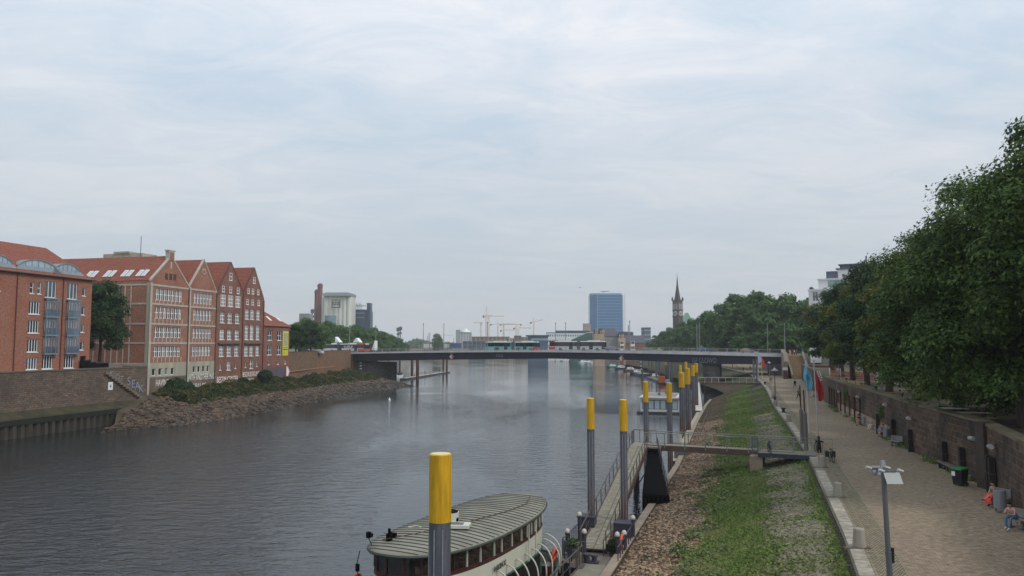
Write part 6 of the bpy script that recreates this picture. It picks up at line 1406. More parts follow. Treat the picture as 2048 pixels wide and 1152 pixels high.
    for sg in (1, -1): f.tube([hm + sd * .092 * sg * k + hd * .02 * k, hm + sd * .1 * sg * k - hd * .0 * k, hm + sd * .09 * sg * k - hd * .025 * k], .013 * k, n=5)
    f.build('hands_and_features', skin, body)
    e_ = MB()
    for sg in (1, -1): e_.cyl(hm + fw * .088 * k + sd * .033 * sg * k + hd * .018 * k, hm + fw * .097 * k + sd * .033 * sg * k + hd * .018 * k, .009 * k, n=6)
    e_.cb(hm + fw * .092 * k - hd * .045 * k, (.045, .01, .009)); e_.build('eyes_and_mouth', M('eye_dark', S(70, 36, 34), var=.05), body)
    # hair as a cap over the back and top of the head
    hm_ = MB(); c0 = hm + hd * .028 * k - fw * .014 * k; rr = .112 * k
    for i in range(7):
        for j in range(14): pass
    vs = []; nU, nVv = 8, 14
    for i in range(nU + 1):
        th = math.pi * .66 * i / nU
        for j in range(nVv):
            ph = 2 * math.pi * j / nVv; dirv = hd * math.cos(th) + (sd * math.cos(ph) + fw * math.sin(ph)) * math.sin(th); cut = 1.0
            if dirv.dot(fw) > .35 and dirv.dot(hd) < .55: dirv = (dirv * .8 + hd * .25); cut = .84
            vs.append(c0 + dirv * rr * cut * (1.02 + .03 * math.sin(5 * ph)))
    hm_.add(vs, [(i*nVv + j, i*nVv + (j+1) % nVv, (i+1)*nVv + (j+1) % nVv, (i+1)*nVv + j) for i in range(nU) for j in range(nVv)])
    if longhair: hm_.tube([c0 - fw * .05 * k, c0 - fw * .085 * k - hd * .1 * k, c0 - fw * .1 * k - hd * .24 * k, c0 - fw * .08 * k - hd * .34 * k], [.09 * k, .095 * k, .08 * k, .04 * k], n=8)
    hm_.build('hair', hairm[hair], root, smooth=True)
    if hat: b = MB(); b.lathe([(.15, 0), (.16, .01), (.11, .02), (.1, .09), (.03, .11)], 14, tuple(J['ht'] * k + V(0, 0, -.02))); b.build('hat', hat, root)
    if skirt:
        b = MB(); w0 = J['pel'] * k
        if pose in ('sit', 'cross', 'stretch'):
            kz = (J['knel'] + J['kner']) / 2 * k; rings = []
            for t_, rx, rz_ in ((-.1, .17, .12), (.35, .19, .12), (.8, .2, .12), (1.05, .2, .12)):
                c = w0.lerp(kz, t_); rings.append([c + V(rx * math.cos(a), 0, rz_ * math.sin(a)) for a in np.linspace(0, 2*math.pi, 14, endpoint=False)])
            c = V(kz.x + .02, kz.y - .1, .2 * k); rings.append([kz + V(.21 * math.cos(a), -.14 + .1 * math.sin(a), -.12) for a in np.linspace(0, 2*math.pi, 14, endpoint=False)])
            rings.append([c + V(.24 * math.cos(a), .16 * math.sin(a), 0) for a in np.linspace(0, 2*math.pi, 14, endpoint=False)])
        else: rings = [[w0 + V(r * math.cos(a), r * .8 * math.sin(a), z) for a in np.linspace(0, 2*math.pi, 14, endpoint=False)] for r, z in ((.15, .08), (.19, -.1), (.24, -.42))]
        loft(b, rings); b.build('skirt', skirt, root, smooth=True)
    if bag: b = MB(); c = (J['che'] + J['wai']) / 2 * k + V(0, .17, 0); b.cb(c, (.28, .16, .4)); b.build('backpack', bag, root)
    return root
blk = cloth('black', S(30, 30, 36)); navy = cloth('navy', S(44, 52, 74)); wht = cloth('white', S(206, 204, 200)); pnk = cloth('pink', S(206, 160, 154)); jns = cloth('jeans', S(84, 118, 152)); beige = cloth('beige', S(150, 134, 120)); oran = cloth('coral', S(226, 84, 66)); tan_ = cloth('tan', S(170, 150, 122)); gry = cloth('grey', S(110, 110, 112)); grn_c = cloth('olive', S(84, 88, 62)); lbl = cloth('light_blue', S(150, 172, 196)); shw = cloth('shoe_white', S(200, 198, 194)); shb = cloth('shoe_black', S(32, 30, 32))
def gp_(u, v, z=PZ): return at(u, v, z=z)
# the two nearest, seated at the wall, facing the river
person('man in a pink shirt, blue jeans and white shoes leaning forward on the nearest bench', gp_(2032, 1058), R(-68), 'sit', pnk, jns, shw, hair='black', sleeve=.45, leg=1, h=1.78, lean=.62, arms='knee', seat=.47)
person('woman in a coral skirt sitting with a book beside the grey bin', gp_(1993, 1012), R(-74), 'cross', tan_, oran, shb, hair='dark', sleeve=.15, leg=.5, h=1.7, lean=.3, arms='lap', skirt=oran, seat=.47)
person('person in black with long dark hair standing between the bicycles', gp_(1639, 919), R(165), 'stand', blk, blk, shw, hair='black', sleeve=.35, leg=.5, h=1.7, longhair=True, lean=.2, arms=('fwd', 'side'))
person('walker in dark clothes nearest the light blue flag, coming along the promenade', gp_(1597, 800), R(10), 'walk', gry, blk, shb, hair='black', sleeve=.5, h=1.74)
person('dark-clothed walker with a backpack farther along beside the wall foot', gp_(1590, 777), R(190), 'walk', navy, navy, shb, hair='brown', sleeve=1, h=1.78, bag=blk)
person('man in pale shirt of the pair walking by the far lamp', gp_(1541, 766), R(0), 'walk', tan_, grn_c, shb, h=1.75)
person('woman in pink top of the pair walking by the far lamp', gp_(1544, 765), R(20), 'walk', pnk, beige, shb, h=1.66, hair='blond')
person('person in a white top walking under the bridge', gp_(1483, 745), R(0), 'walk', wht, tan_, shb); person('person in black next to the white-topped walker under the bridge', gp_(1487, 745), R(10), 'walk', blk, blk, shb)
person('person in pale clothes sitting on the kerb under the bridge', gp_(1474, 737), R(60), 'sit', wht, gry, shb, seat=.4); person('dark figure standing at the wall under the bridge', gp_(1465, 735), R(40), 'stand', gry, blk, shb)
person('dark figure sitting right of the walkers under the bridge', gp_(1500, 738), R(20), 'sit', blk, blk, shb, seat=.4)
person('person in light clothes bending on a bench behind the two flags', gp_(1628, 795) , R(-70), 'sit', wht, wht, shb, hair='grey', sleeve=1, lean=.6, arms='knee')
person('woman in black dress leaning forward, farthest of the seated group at the wall', gp_(1722, 851), R(-70), 'sit', blk, pnk, shb, hair='brown', sleeve=.3, leg=.35, lean=.5, arms='knee', h=1.68)
person('person in beige top and white trousers with stretched legs on a bench', gp_(1748, 860), R(-68), 'stretch', beige, wht, shw, hair='grey', sleeve=1, lean=-.25, arms='lap', h=1.8)
person('person in a dark dress with crossed legs beside the second grey bin', gp_(1768, 877), R(-66), 'cross', navy, navy, shw, hair='dark', sleeve=.2, leg=.55, lean=.05, arms=('lap', 'back'), skirt=None, h=1.68)
person('person in light blue trousers half hidden behind the one in the dark dress', gp_(1766, 869), R(-70), 'sit', pnk, lbl, shb, hair='brown', lean=.15)
tp = Vector((wallx(35.0) + 1.0, 35.0, TZ)); person('person in a tan top on the terrace above the nearest bench', tp, R(-20), 'sit', tan_, gry, shb, hair='blond', sleeve=1, lean=.3, seat=.4)
# on the bridge
def bpp(u, t): s = s_at(u, t); return BP(s, t, dz(s) + 0.02)
person('cyclist-clothed person in white top walking on the bridge over the abutment', bpp(1538, 1.6), R(60), 'walk', wht, blk, shb); person('dark pedestrian behind the bridge railing right of the blue car', bpp(1427, 1.6), R(70), 'walk', blk, gry, shb)
# stair head
for i, (u, c, lab) in enumerate(((1580, pnk, 'in a pink top at the head of the stair'), (1586, blk, 'in black at the head of the stair'), (1592, wht, 'in a pale top at the right of the stair head'), (1598, gry, 'in grey behind the stair head crowd'))):
    person('person ' + lab, at(u, 709, D=207 + i) * 1.0 if False else Vector((at(u, 709, D=208).x, 208 + i * .6, 10.05 + .0)), R(20 * i), 'stand', c, [pnk, blk, navy, blk][i], shb)
b = MB(); 
# bicycles
def bike(name, label, loc, rz, frame, cargo=False, group=None):
    t = thing(name, label, 'bicycle', loc, rz, group); r = .34
    for x in (0, 1.05):
        b = MB(); b.tube([(x + r * math.cos(a), 0, r + r * math.sin(a)) for a in np.linspace(0, 2*math.pi, 22, endpoint=False)], .022, n=5, closed=True); w = b.build('wheel', tyre, t); b = MB()
        for a in np.linspace(0, math.pi, 6, endpoint=False): b.bar((x - r*.95*math.cos(a), 0, r - r*.95*math.sin(a)), (x + r*.95*math.cos(a), 0, r + r*.95*math.sin(a)), .005)
        b.build('spokes', rim_m, w)
    b = MB(); st, hd_, bb = (.28, 0, .82), (.86, 0, .86), (.45, 0, .3)
    for a, c in ((st, bb), (bb, hd_), (st, hd_), (st, (0, 0, r)), (bb, (0, 0, r)), (hd_, (1.05, 0, r)), (hd_, (.84, 0, 1.02))): b.cyl(a, c, .018, n=6)
    b.build('frame', frame, t); b = MB(); b.tube([(.7, .28, .98), (.86, .12, 1.04), (.84, 0, 1.03), (.86, -.12, 1.04), (.7, -.28, .98)], .014, n=5); b.build('handlebar', steel, t)
    b = MB(); b.cb((.22, 0, .92), (.26, .14, .06)); b.cyl((.25, 0, .9), st, .014, n=5); b.build('saddle', tim, t); b = MB(); b.cyl((.45, -.1, .3), (.45, .1, .3), .02, n=6); b.cb((.52, .12, .2), (.1, .08, .02)); b.cb((.38, -.12, .4), (.1, .08, .02)); b.cyl((.45, .03, .3), (.45, .045, .3), .09, n=12); b.build('cranks', steel, t)
    if cargo:
        for y in (-.3, .3): b = MB(); b.cb((.05, y*.8, .55), (.42, .2, .42)); b.build('pannier', M('pannier_green', S(34, 48, 34), var=.2), t)
    return t
p = gp_(1657, 921); bike('cargo_bicycle', 'black bicycle with big dark green panniers beside the standing person', p + Vector((0, -0.3, 0)), R(-100), tim, True)
p = gp_(1631, 903); bike('bicycle', 'bicycle with white handlebar leaning against the red flag pole', p, R(55), M('bike_cream', S(150, 140, 126)))
bike('bicycle', 'dark bicycle leaning on the gate of the footbridge landing', Vector((20.6, 60.6, PZ + .05)), R(80), navy)
# benches and bins
def bench(u, v, label, rz=R(-68)):
    t = thing('wire_bench', label, 'bench', gp_(u, v), rz, 'wire mesh benches at the wall')
    b = MB()
    for i in range(9): y = -.22 + i * .055; b.box(-.55, .55, y, y + .03, .45, .475)
    b.box(-.57, -.53, -.24, .26, .43, .48); b.box(.53, .57, -.24, .26, .43, .48); b.build('seat', lm, t)
    b = MB()
    for i in range(8): z = .52 + i * .05; b.box(-.55, .55, .24 + i*.012, .26 + i*.012, z, z + .028)
    b.box(-.57, -.53, .22, .36, .46, .93); b.box(.53, .57, .22, .36, .46, .93); b.build('backrest', lm, t)
    for x in (-.3, .3): b = MB(); b.box(x - .04, x + .04, -.04, .04, 0, .45); b.box(x - .06, x + .06, -.2, .22, 0, .04); b.build('leg', steel, t)
    return t
for u, v, lab in ((1790, 893, 'empty pale wire bench near the second grey bin'), (2034, 1057, 'nearest wire bench, under the man in the pink shirt'), (1996, 1011, 'wire bench under the woman in the coral skirt'), (1724, 850, 'wire bench under the woman in black leaning forward'), (1750, 859, 'wire bench under the person in white trousers'), (1770, 876, 'wire bench under the person in the dark dress'), (1630, 794, 'far wire bench behind the flags')): bench(u, v, lab)
def bin_(u, v, lab, h=1.0, r=.26):
    t = thing('litter_bin', lab, 'bin', gp_(u, v), 0, 'grey cylindrical litter bins'); b = MB(); b.lathe([(r, .25), (r, h), (r - .03, h + .02), (r - .03, h - .05)], 18); b.build('drum', M('bin_grey', S(138, 142, 146), rough=.45, metal=.2, var=.1, scale=3, streak=True), t); b = MB(); b.cyl((0, r + .05, 0), (0, r + .05, h + .12), .03, n=8); b.box(-.2, .2, r, r + .08, h - .1, h - .04); b.build('stand', steel, t)
bin_(1728, 852, 'farther grey litter bin between the seated people'); bin_(1773, 879, 'second grey litter bin beside the person in the dark dress'); bin_(2001, 1025, 'nearest grey litter bin, beside the woman in the coral skirt', 1.15, .3)
t = thing('wheelie_bin', 'black wheelie bin with a green lid against the promenade wall', 'bin', gp_(1921, 971), R(-62))
b = MB(); v8 = [(-.27, -.3, .08), (.27, -.3, .08), (.27, .26, .08), (-.27, .26, .08), (-.34, -.4, 1.0), (.34, -.4, 1.0), (.34, .33, 1.0), (-.34, .33, 1.0)]; b.add(v8, [(0,3,2,1), (4,5,6,7), (0,1,5,4), (1,2,6,5), (2,3,7,6), (3,0,4,7)]); b.build('body', M('bin_black', S(30, 32, 36), rough=.5), t)
b = MB(); b.add([(-.36, -.43, 1.0), (.36, -.43, 1.0), (.36, .36, 1.0), (-.36, .36, 1.0), (-.33, -.4, 1.07), (.33, -.4, 1.07), (.33, .34, 1.13), (-.33, .34, 1.13)], [(0,3,2,1), (4,5,6,7), (0,1,5,4), (1,2,6,5), (2,3,7,6), (3,0,4,7)]); b.build('lid', M('lid_green', S(52, 128, 62), rough=.45), t)
b = MB(); b.box(-.345, -.33, -.36, -.12, .6, .85); b.build('label_plate', wframe, t, loc=(0, .1, 0)); b = MB(); b.box(-.3, -.08, -.395, -.375, .6, .88); b.build('label_plate', wframe, t)
for x in (-.25, .25): b = MB(); b.cyl((x - .03, .3, .1), (x + .03, .3, .1), .1, n=12); b.build('wheel', tyre, t)
b = MB(); b.cyl((-.28, .4, 1.02), (.28, .4, 1.02), .02, n=6); b.build('handle', tim, t)
for i, (D, off) in enumerate(((121.8, 1.3), (124.6, 2.2), (127.0, 1.4))):
    t = thing('waste_container', ['tall black waste container by the door of the apartment block', 'black waste container between the apartment block and the tree', 'low black waste container under the tree'][i], 'bin', FP(D, 9.0) - Vector((-LU.y, LU.x, 0)) * (off - 3.0 if i else -(-1.3)), LRZ)
    w = [1.2, 1.9, 3.2][i]; b = MB(); b.box(0, w, 0, 1.0, 0.1, [1.5, 1.1, .9][i]); b.build('body', tar, t); b = MB(); b.box(-.05, w + .05, -.05, 1.05, [1.5, 1.1, .9][i], [1.6, 1.2, 1.0][i]); b.build('lid', pdark, t)
# ================================================================== TREES
def crown_mesh(name, rx, ry, rz, nl, nleaf, leaf, mat, seed, lobe=.36, droop=.15, bottom=-.75, top_taper=0.0):
    """leaf clumps spread through many lobes of an irregular crown centred on the origin"""
    rg = np.random.default_rng(seed); C = []; Rr = []
    while len(C) < nl:
        d = rg.normal(size=3); d /= np.linalg.norm(d)
        if d[2] < bottom: continue
        k = rg.uniform(.45, .92) if len(C) > nl * .15 else rg.uniform(0, .4); tp = 1 - top_taper * max(0, d[2] * k)
        C.append(d * k * np.array([rx * tp, ry * tp, rz])); Rr.append(rg.uniform(.55, 1.15) * lobe * min(rx, rz) * (1.15 - .35 * k))
    C, Rr = np.array(C), np.array(Rr); w = Rr ** 2; w /= w.sum(); idx = rg.choice(nl, nleaf, p=w)
    d = rg.normal(size=(nleaf, 3)); d /= np.linalg.norm(d, axis=1)[:, None]; d[:, 2] = np.where(d[:, 2] < -.3, -d[:, 2] * .6, d[:, 2])
    rad = np.where(rg.random(nleaf) < .75, rg.uniform(.8, 1.12, nleaf), rg.uniform(.25, .8, nleaf)); rough = 1 + .18 * np.sin(d[:, 0] * 7 + idx) * np.cos(d[:, 1] * 6 + idx * 2)
    P = C[idx] + d * (Rr[idx] * rad * rough)[:, None] * np.array([1, 1, .85]); P[:, 2] -= droop * rg.random(nleaf) * Rr[idx]
    N_ = d + np.array([0, 0, .45]) + rg.normal(size=(nleaf, 3)) * .5
    o = leaves(name, P, N_, leaf, mat, None, rg, stretch=1.25); me = o.data; bpy.data.objects.remove(o); return me, C, Rr
bark = M('tree_bark', S(74, 64, 54), var=.35, scale=3, bump=.6, streak=True)
def trunk_mesh(name, base_z, top_z, r, C, seed, n=7):
    rg = random.Random(seed); b = MB(); H_ = top_z - base_z
    b.tube([(0, 0, base_z - .3), (.05, 0, base_z + .3), (rg.uniform(-.2, .2), rg.uniform(-.2, .2), base_z + H_ * .6), (rg.uniform(-.4, .4), rg.uniform(-.4, .4), top_z)], [r * 1.35, r, r * .8, r * .5], n=9)
    for k in rg.sample(range(len(C)), min(n, len(C))):
        c = C[k]; z0 = base_z + H_ * rg.uniform(.5, .95); b.tube([(0, 0, z0), (c[0] * .4, c[1] * .4, z0 + (c[2] - z0) * .45), (c[0] * .9, c[1] * .9, c[2] * .95)], [r * .45, r * .3, r * .1], n=6)
    o = b.build(name, bark, smooth=True); me = o.data; bpy.data.objects.remove(o); return me
lf_lime = leafmat('lime_leaves', S(44, 66, 30), S(96, 124, 54), S(108, 112, 50), .62)
lf_dark = leafmat('dark_leaves', S(30, 50, 32), S(64, 92, 50), S(84, 92, 46), .64)
lf_warm = leafmat('turning_leaves', S(54, 68, 28), S(108, 126, 50), S(112, 108, 48), .52)
lf_far = leafmat('far_leaves', S(50, 80, 42), S(96, 130, 62), S(84, 104, 52), .6)
KIND = {}
def kind(key, rx, rz, nl, nleaf, leaf, mat, seed, trunk, r=.32, **k):
    me, C, Rr = crown_mesh(key + '_crown', rx, rx, rz, nl, nleaf, leaf, mat, seed, **k); KIND[key] = (me, trunk_mesh(key + '_trunk', -trunk - rz * .75, -rz * .1, r, C, seed), trunk + rz * .75)
kind('near_a', 6.2, 8.6, 130, 135000, .18, lf_lime, 1, .2, .42, lobe=.31)
kind('near_d', 6.0, 8.4, 120, 110000, .19, lf_lime, 12, 3.0, .42, lobe=.3)
kind('near_b', 5.2, 7.2, 85, 70000, .21, lf_dark, 2, 1.3, .38, lobe=.33)
kind('near_c', 5.0, 6.6, 80, 64000, .22, lf_warm, 3, 1.3, .36, lobe=.33)
kind('mid_a', 5.0, 6.2, 60, 30000, .33, lf_dark, 4, 1.7, .34, lobe=.3)
kind('mid_b', 5.2, 6.0, 60, 30000, .33, lf_warm, 5, 1.7, .34, lobe=.3)
kind('far_a', 8.0, 8.5, 70, 16000, .75, lf_far, 6, 2.5, .45, lobe=.3)
kind('far_b', 7.5, 9.0, 60, 15000, .75, lf_far, 7, 2.5, .45, lobe=.32)
kind('lone', 4.0, 6.6, 80, 34000, .28, lf_dark, 8, 2.0, .28, lobe=.42)
def tree(name, label, x, y, z, key, s=1.0, group=None, sz=None, rz=None):
    me, tm, hc = KIND[key]; sz = sz or s
    t = thing(name, label, 'tree', (x, y, z), rz if rz is not None else random.random() * 6.28, group)
    for nm, m_ in (('trunk', tm), ('crown', me)):
        o = link(nm, m_, t, (0, 0, hc * sz)); o.scale = (s, s, sz)
    return t
# the terrace row on the right, from the picture edge to the bridge (position, crown kind, width scale, height scale)
row = [(32.0, 41, 'near_d', 1.02, 1.14, 'dark lime tree cut by the picture edge, nearest of the terrace row'),
 (34.2, 50.5, 'near_a', 1.2, 1.22, 'tallest leafy lime tree of the terrace row, overhanging the promenade wall'),
 (37.2, 63, 'near_a', 1.1, 1.12, 'broad green lime tree second in the terrace row, behind the tallest one'),
 (40.8, 76, 'near_c', 1.15, 1.2, 'olive-tinged lime tree with yellowing patches in the terrace row'),
 (44.4, 89, 'near_b', 1.15, 1.17, 'very dark lime tree in the middle of the terrace row'),
 (48.4, 103, 'near_c', 1.15, 1.22, 'yellow-green lime tree left of the very dark one'),
 (53.2, 118, 'near_b', 1.15, 1.14, 'dark lime tree whose crown reaches over the two flags'),
 (58.2, 133, 'mid_a', 1.25, 1.18, 'dark lime tree just right of the white terraced building'),
 (63.6, 149, 'mid_b', 1.2, 1.32, 'lime tree left of the white terraced building'),
 (69.8, 165, 'mid_a', 1.15, 1.12, 'second to last lime tree of the terrace row'),
 (78.5, 182, 'mid_a', 1.1, 1.0, 'last lime tree of the terrace row, behind the stone stair')]
for i, (x, y, k, s, sz, lab) in enumerate(row): tree('lime_tree', lab, x, y, TZ, k, s, 'lime trees on the terrace', sz)
back = [(46, 46, 'near_b', 1.2, 1.5), (48, 60, 'near_c', 1.15, 1.3), (53, 76, 'mid_a', 1.3, 1.45), (60, 98, 'mid_b', 1.25, 1.3), (72, 128, 'mid_a', 1.25, 1.25)]
for i, (x, y, k, s, sz) in enumerate(back): tree('lime_tree', 'lime tree of the rear terrace row, %s from the picture edge' % ORD[i], x, y, TZ, k, s, 'lime trees of the rear row', sz)
# plane trees beyond the bridge on the right bank
pr = [(1628, 262, 603), (1603, 268, 606), (1580, 268, 602), (1556, 272, 600), (1532, 270, 597), (1508, 278, 596), (1484, 286, 601), (1463, 298, 610), (1445, 312, 618), (1426, 330, 627), (1408, 350, 636), (1390, 372, 643), (1373, 398, 650), (1357, 428, 656), (1342, 462, 660), (1328, 500, 666), (1314, 545, 674), (1301, 600, 682), (1292, 650, 688)]
for i, (u, D, vt) in enumerate(pr):
    p = at(u, 690, D=D); ht = at(u, vt, D=D).z - 8.0; hs = ht / 19.4 * 1.17
    tree('plane_tree', 'green plane tree in the dense row beyond the bridge, %s from the right' % ORD[i], p.x, D, 8.0, 'far_a' if i % 2 else 'far_b', hs * (1.0 if i < 12 else 1.1), 'plane trees beyond the bridge', hs)
for i, (u, D, vt) in enumerate([(1400, 300, 690), (1370, 330, 685), (1500, 262, 660), (1545, 258, 650), (1590, 250, 640), (1340, 400, 690), (1450, 285, 672)]):
    p = at(u, 690, D=D); ht = max(6, at(u, vt, D=D).z - 6.5)
    tree('riverside_tree', 'lower leafy tree filling the foot of the plane row, %s in all' % ORD[i], p.x, D + 4, 6.5, 'far_b', ht / 19.4 * 1.2, 'lower trees below the planes', ht / 19.4)
# left bank trees
t = tree('maple_tree', 'single dark tree between the apartment block and the largest warehouse', FP(130.6, 8.95, 4.0).x, FP(130.6, 8.95, 4.0).y, 8.95, 'lone', 1.05, None, 1.2)
lt = [(592, 205, 640), (622, 212, 634), (640, 240, 645)]
for i, (u, D, vt) in enumerate(lt):
    p = at(u, 690, D=D); z0 = lz(D) if D < 260 else 10; ht = at(u, vt, D=D).z - z0; tree('linden_tree', ['bright green rounded tree right behind the small brick house', 'green tree above the parked white car', 'green tree behind the rear of the parked bus'][i], p.x, D, z0, 'mid_a' if i < 2 else 'far_a', ht / 14.4 * 1.12 if i < 2 else ht / 19.4, 'street trees by the small brick house', ht / 14.4 if i < 2 else ht / 19.4)
ll = [(598, 300, 630), (620, 300, 632), (642, 310, 634), (662, 320, 639), (684, 335, 642), (706, 350, 645), (724, 370, 648), (742, 390, 652), (757, 415, 656), (771, 440, 661), (783, 470, 667), (794, 500, 672), (804, 540, 679), (813, 590, 686)]
for i, (u, D, vt) in enumerate(ll):
    p = at(u, 690, D=D); ht = at(u, vt, D=D).z - 7.5; hs = ht / 19.4
    tree('plane_tree', 'dark green tree of the wooded left bank beyond the bridge, %s from the warehouses' % ORD[i], p.x, D, 7.5, 'far_b' if i % 2 else 'far_a', hs * 1.05, 'trees of the wooded left bank', hs)
for i, (u, D, vt) in enumerate([(660, 285, 668), (690, 295, 670), (722, 310, 672), (752, 330, 676), (778, 360, 680), (798, 400, 684)]):
    p = at(u, 690, D=D); ht = max(5, at(u, vt, D=D).z - 5); tree('riverside_tree', 'lower tree at the foot of the wooded left bank, %s from the parked bus' % ORD[i], p.x, D, 5.0, 'far_a', ht / 19.4 * 1.3, 'lower trees of the left bank', ht / 19.4)
# shrubs on the left bank: a vegetation mass nobody could count, and two that stand out
rg = np.random.default_rng(11); n = 60000; yy = rg.uniform(134, 247, n); tt = rg.uniform(0.0, .5, n); P = np.empty((n, 3)); 
for i in range(n):
    x, z = bank_col(float(tt[i]))(float(yy[i])); hmax = 1.25 * (0.5 + 0.5 * math.sin(yy[i] * .55 + tt[i] * 6) * math.cos(yy[i] * .23)) + .35; P[i] = (x, yy[i], z + rg.random() * hmax * (1 if tt[i] < .42 else .5))
vegm = leafmat('bank_weeds', S(42, 54, 30), S(80, 92, 48), S(118, 104, 68), .55)
o = leaves('bank_undergrowth', P, rg.normal(size=(n, 3)) + np.array([0, 0, .6]), .3, vegm, None, rg); tag(o, 'weeds and low bushes along the foot of the warehouses', None, None, 'stuff')
for i, (u, v, D, r) in enumerate(((345, 772, 141, 1.9), (525, 752, 172, 1.7), (480, 765, 165, 1.3), (370, 775, 145, 1.2))):
    p = at(u, v, D=D); t = thing('bush', ['dark green bush in front of the painted words on the largest warehouse', 'dark bush against the plinth of the small brick house', 'bush between the painted words on the brick warehouses', 'bush at the downpipe of the largest warehouse'][i], 'bush', (p.x + .6, p.y, p.z - r), 0)
    leafball('foliage', (0, 0, r), r, 3500, .26, lf_dark, t, .85, 20 + i); b = MB(); b.cyl((0, 0, -.6), (0, 0, r), .08, n=6); b.build('stem', bark, t)
# grass and weeds on the embankment
rg = np.random.default_rng(5)
def sl_pts(n, y0, y1, t0, t1, pw=1.6):
    yy = y0 + (y1 - y0) * rg.random(n) ** pw; tt = rg.uniform(t0, t1, n) + rg.normal(size=n) * .03 ; tt = np.clip(tt, .02, .97); A_ = np.interp(yy, TY, TX); B_ = np.interp(yy, EY, EX); z = 1.2 + (PZ - .28 - 1.2) * tt ** 1.12
    return np.stack([A_ + (B_ - A_) * tt, yy, z], 1)
def frac(P): a = np.interp(P[:, 1], TY, TX); return (P[:, 0] - a) / (np.interp(P[:, 1], EY, EX) - a)
def wav(P): x, y = P[:, 0], P[:, 1]; return (np.sin(x * 1.7 + y * .9) + np.sin(y * 1.9 - x * .6 + 2) + np.sin(x * 4.1 + y * 3.3) * .7 + np.sin(y * .37) * 1.3) / 4
P = sl_pts(190000, 26, 170, .2, .74); f = frac(P); e = np.minimum(f - .41, .67 - f) / .06 + wav(P) * 1.3; P = P[rg.random(len(P)) < 1 / (1 + np.exp(-e * 2.2))]; P[:, 2] += rg.random(len(P)) * .1
m_g = leafmat('grass_blades', S(88, 106, 54), S(126, 146, 76), S(136, 138, 92), .56)
o = leaves('embankment_grass', P, rg.normal(size=(len(P), 3)) + np.array([0, -.6, .4]), .095, m_g, None, rg, 2.2); tag(o, 'bright green grass strip along the middle of the embankment', None, None, 'stuff')
P = sl_pts(40000, 26, 160, .64, .98); P = P[wav(P) + rg.normal(size=len(P)) * .4 > .25]; P[:, 2] += rg.random(len(P)) * .06; o = leaves('moss_tufts', P, rg.normal(size=(len(P), 3)) + np.array([0, 0, 1]), .12, m_g, None, rg, 1.6); tag(o, 'moss and small weeds between the upper cobbles', None, None, 'stuff')
cl = sl_pts(150, 26, 110, .27, .52); Q = np.repeat(cl, 60, axis=0) + rg.normal(size=(150*60, 3)) * np.array([.22, .22, .07]) + np.array([0, 0, .1])
m_w = leafmat('broad_weeds', S(84, 98, 56), S(132, 144, 96), S(106, 120, 70), .6); o = leaves('broad_leaf_weeds', Q, rg.normal(size=(len(Q), 3)) * .7 + np.array([0, 0, 1]), .16, m_w, None, rg, 1.5); tag(o, 'pale broad-leaved weeds where stones meet the grass', None, None, 'stuff')
sm = [M('cobble_tan', S(134, 108, 84), var=.25), M('cobble_brown', S(108, 86, 68), var=.25), M('cobble_pale', S(154, 132, 106), var=.2)]
def sc_():
    t = min(.97, max(.03, random.uniform(.03, .38) + random.gauss(0, .03))); y = 24 + 90 * random.random() ** 1.5; x, z = slope_col(t)(y); return x, y, z - .01
scatter_rocks('loose_cobbles', 'brown loose cobbles on the lower embankment', 13000, sc_, .05, .125, sm)
sm2 = [M('cobble_mossy', S(108, 104, 80), var=.3), M('cobble_grey', S(126, 118, 98), var=.25)]
def sc2():
    t = random.triangular(.66, .97, .9); y = 24 + 80 * random.random() ** 1.5; x, z = slope_col(t)(y); return x, y, z - .03
scatter_rocks('mossy_cobbles', 'grey-green cobbles on the upper embankment', 11000, sc2, .08, .15, sm2)
P = sl_pts(9000, 24, 160, .965, .985); P[:, 2] += .05; o = leaves('edge_weeds', P, rg.normal(size=(len(P), 3)) + np.array([-1, 0, .5]), .13, m_g, None, rg, 1.8); tag(o, 'weeds growing in the joint below the granite kerb', None, None, 'stuff')
n = 9000; yy = rg.uniform(34, 110, n); P = np.stack([np.interp(yy, WY, WX) - np.abs(rg.normal(size=n)) * .28 - .02, yy, PZ + rg.random(n) ** 2 * .35], 1); keep = np.sin(yy * .9) + np.sin(yy * .37 + 1) > .2; P = P[keep]
o = leaves('wall_foot_weeds', P, rg.normal(size=(len(P), 3)) + np.array([-.5, 0, .6]), .1, m_g, None, rg); tag(o, 'weeds along the foot of the promenade wall', None, None, 'stuff')
for i, (D, z, r) in enumerate(((92, 7.0, .9), (73, 6.6, .7))):
    t = thing('ivy_clump', ['green creeper hanging on the promenade wall below the beer tables', 'small creeper on the wall above the seated people'][i], 'plant', (wallx(D) - .2, D, z)); leafball('foliage', (0, 0, 0), r, 500, .14, lf_lime, t, 1.2, 40 + i).scale = (.35, .8, 1)

n = 1800; yy = rg.uniform(27, 100, n); P = np.stack([np.interp(yy, WY, WX) - np.abs(rg.normal(size=n)) * 2.2 - .1, yy, np.full(n, PZ + .02)], 1)
o = leaves('fallen_leaves', P, rg.normal(size=(n, 3)) * .2 + np.array([0, 0, 1]), .07, M('dry_leaf', S(150, 128, 84), var=.5, scale=9), None, rg); tag(o, 'scattered dry leaves on the paving near the promenade wall', None, None, 'stuff')
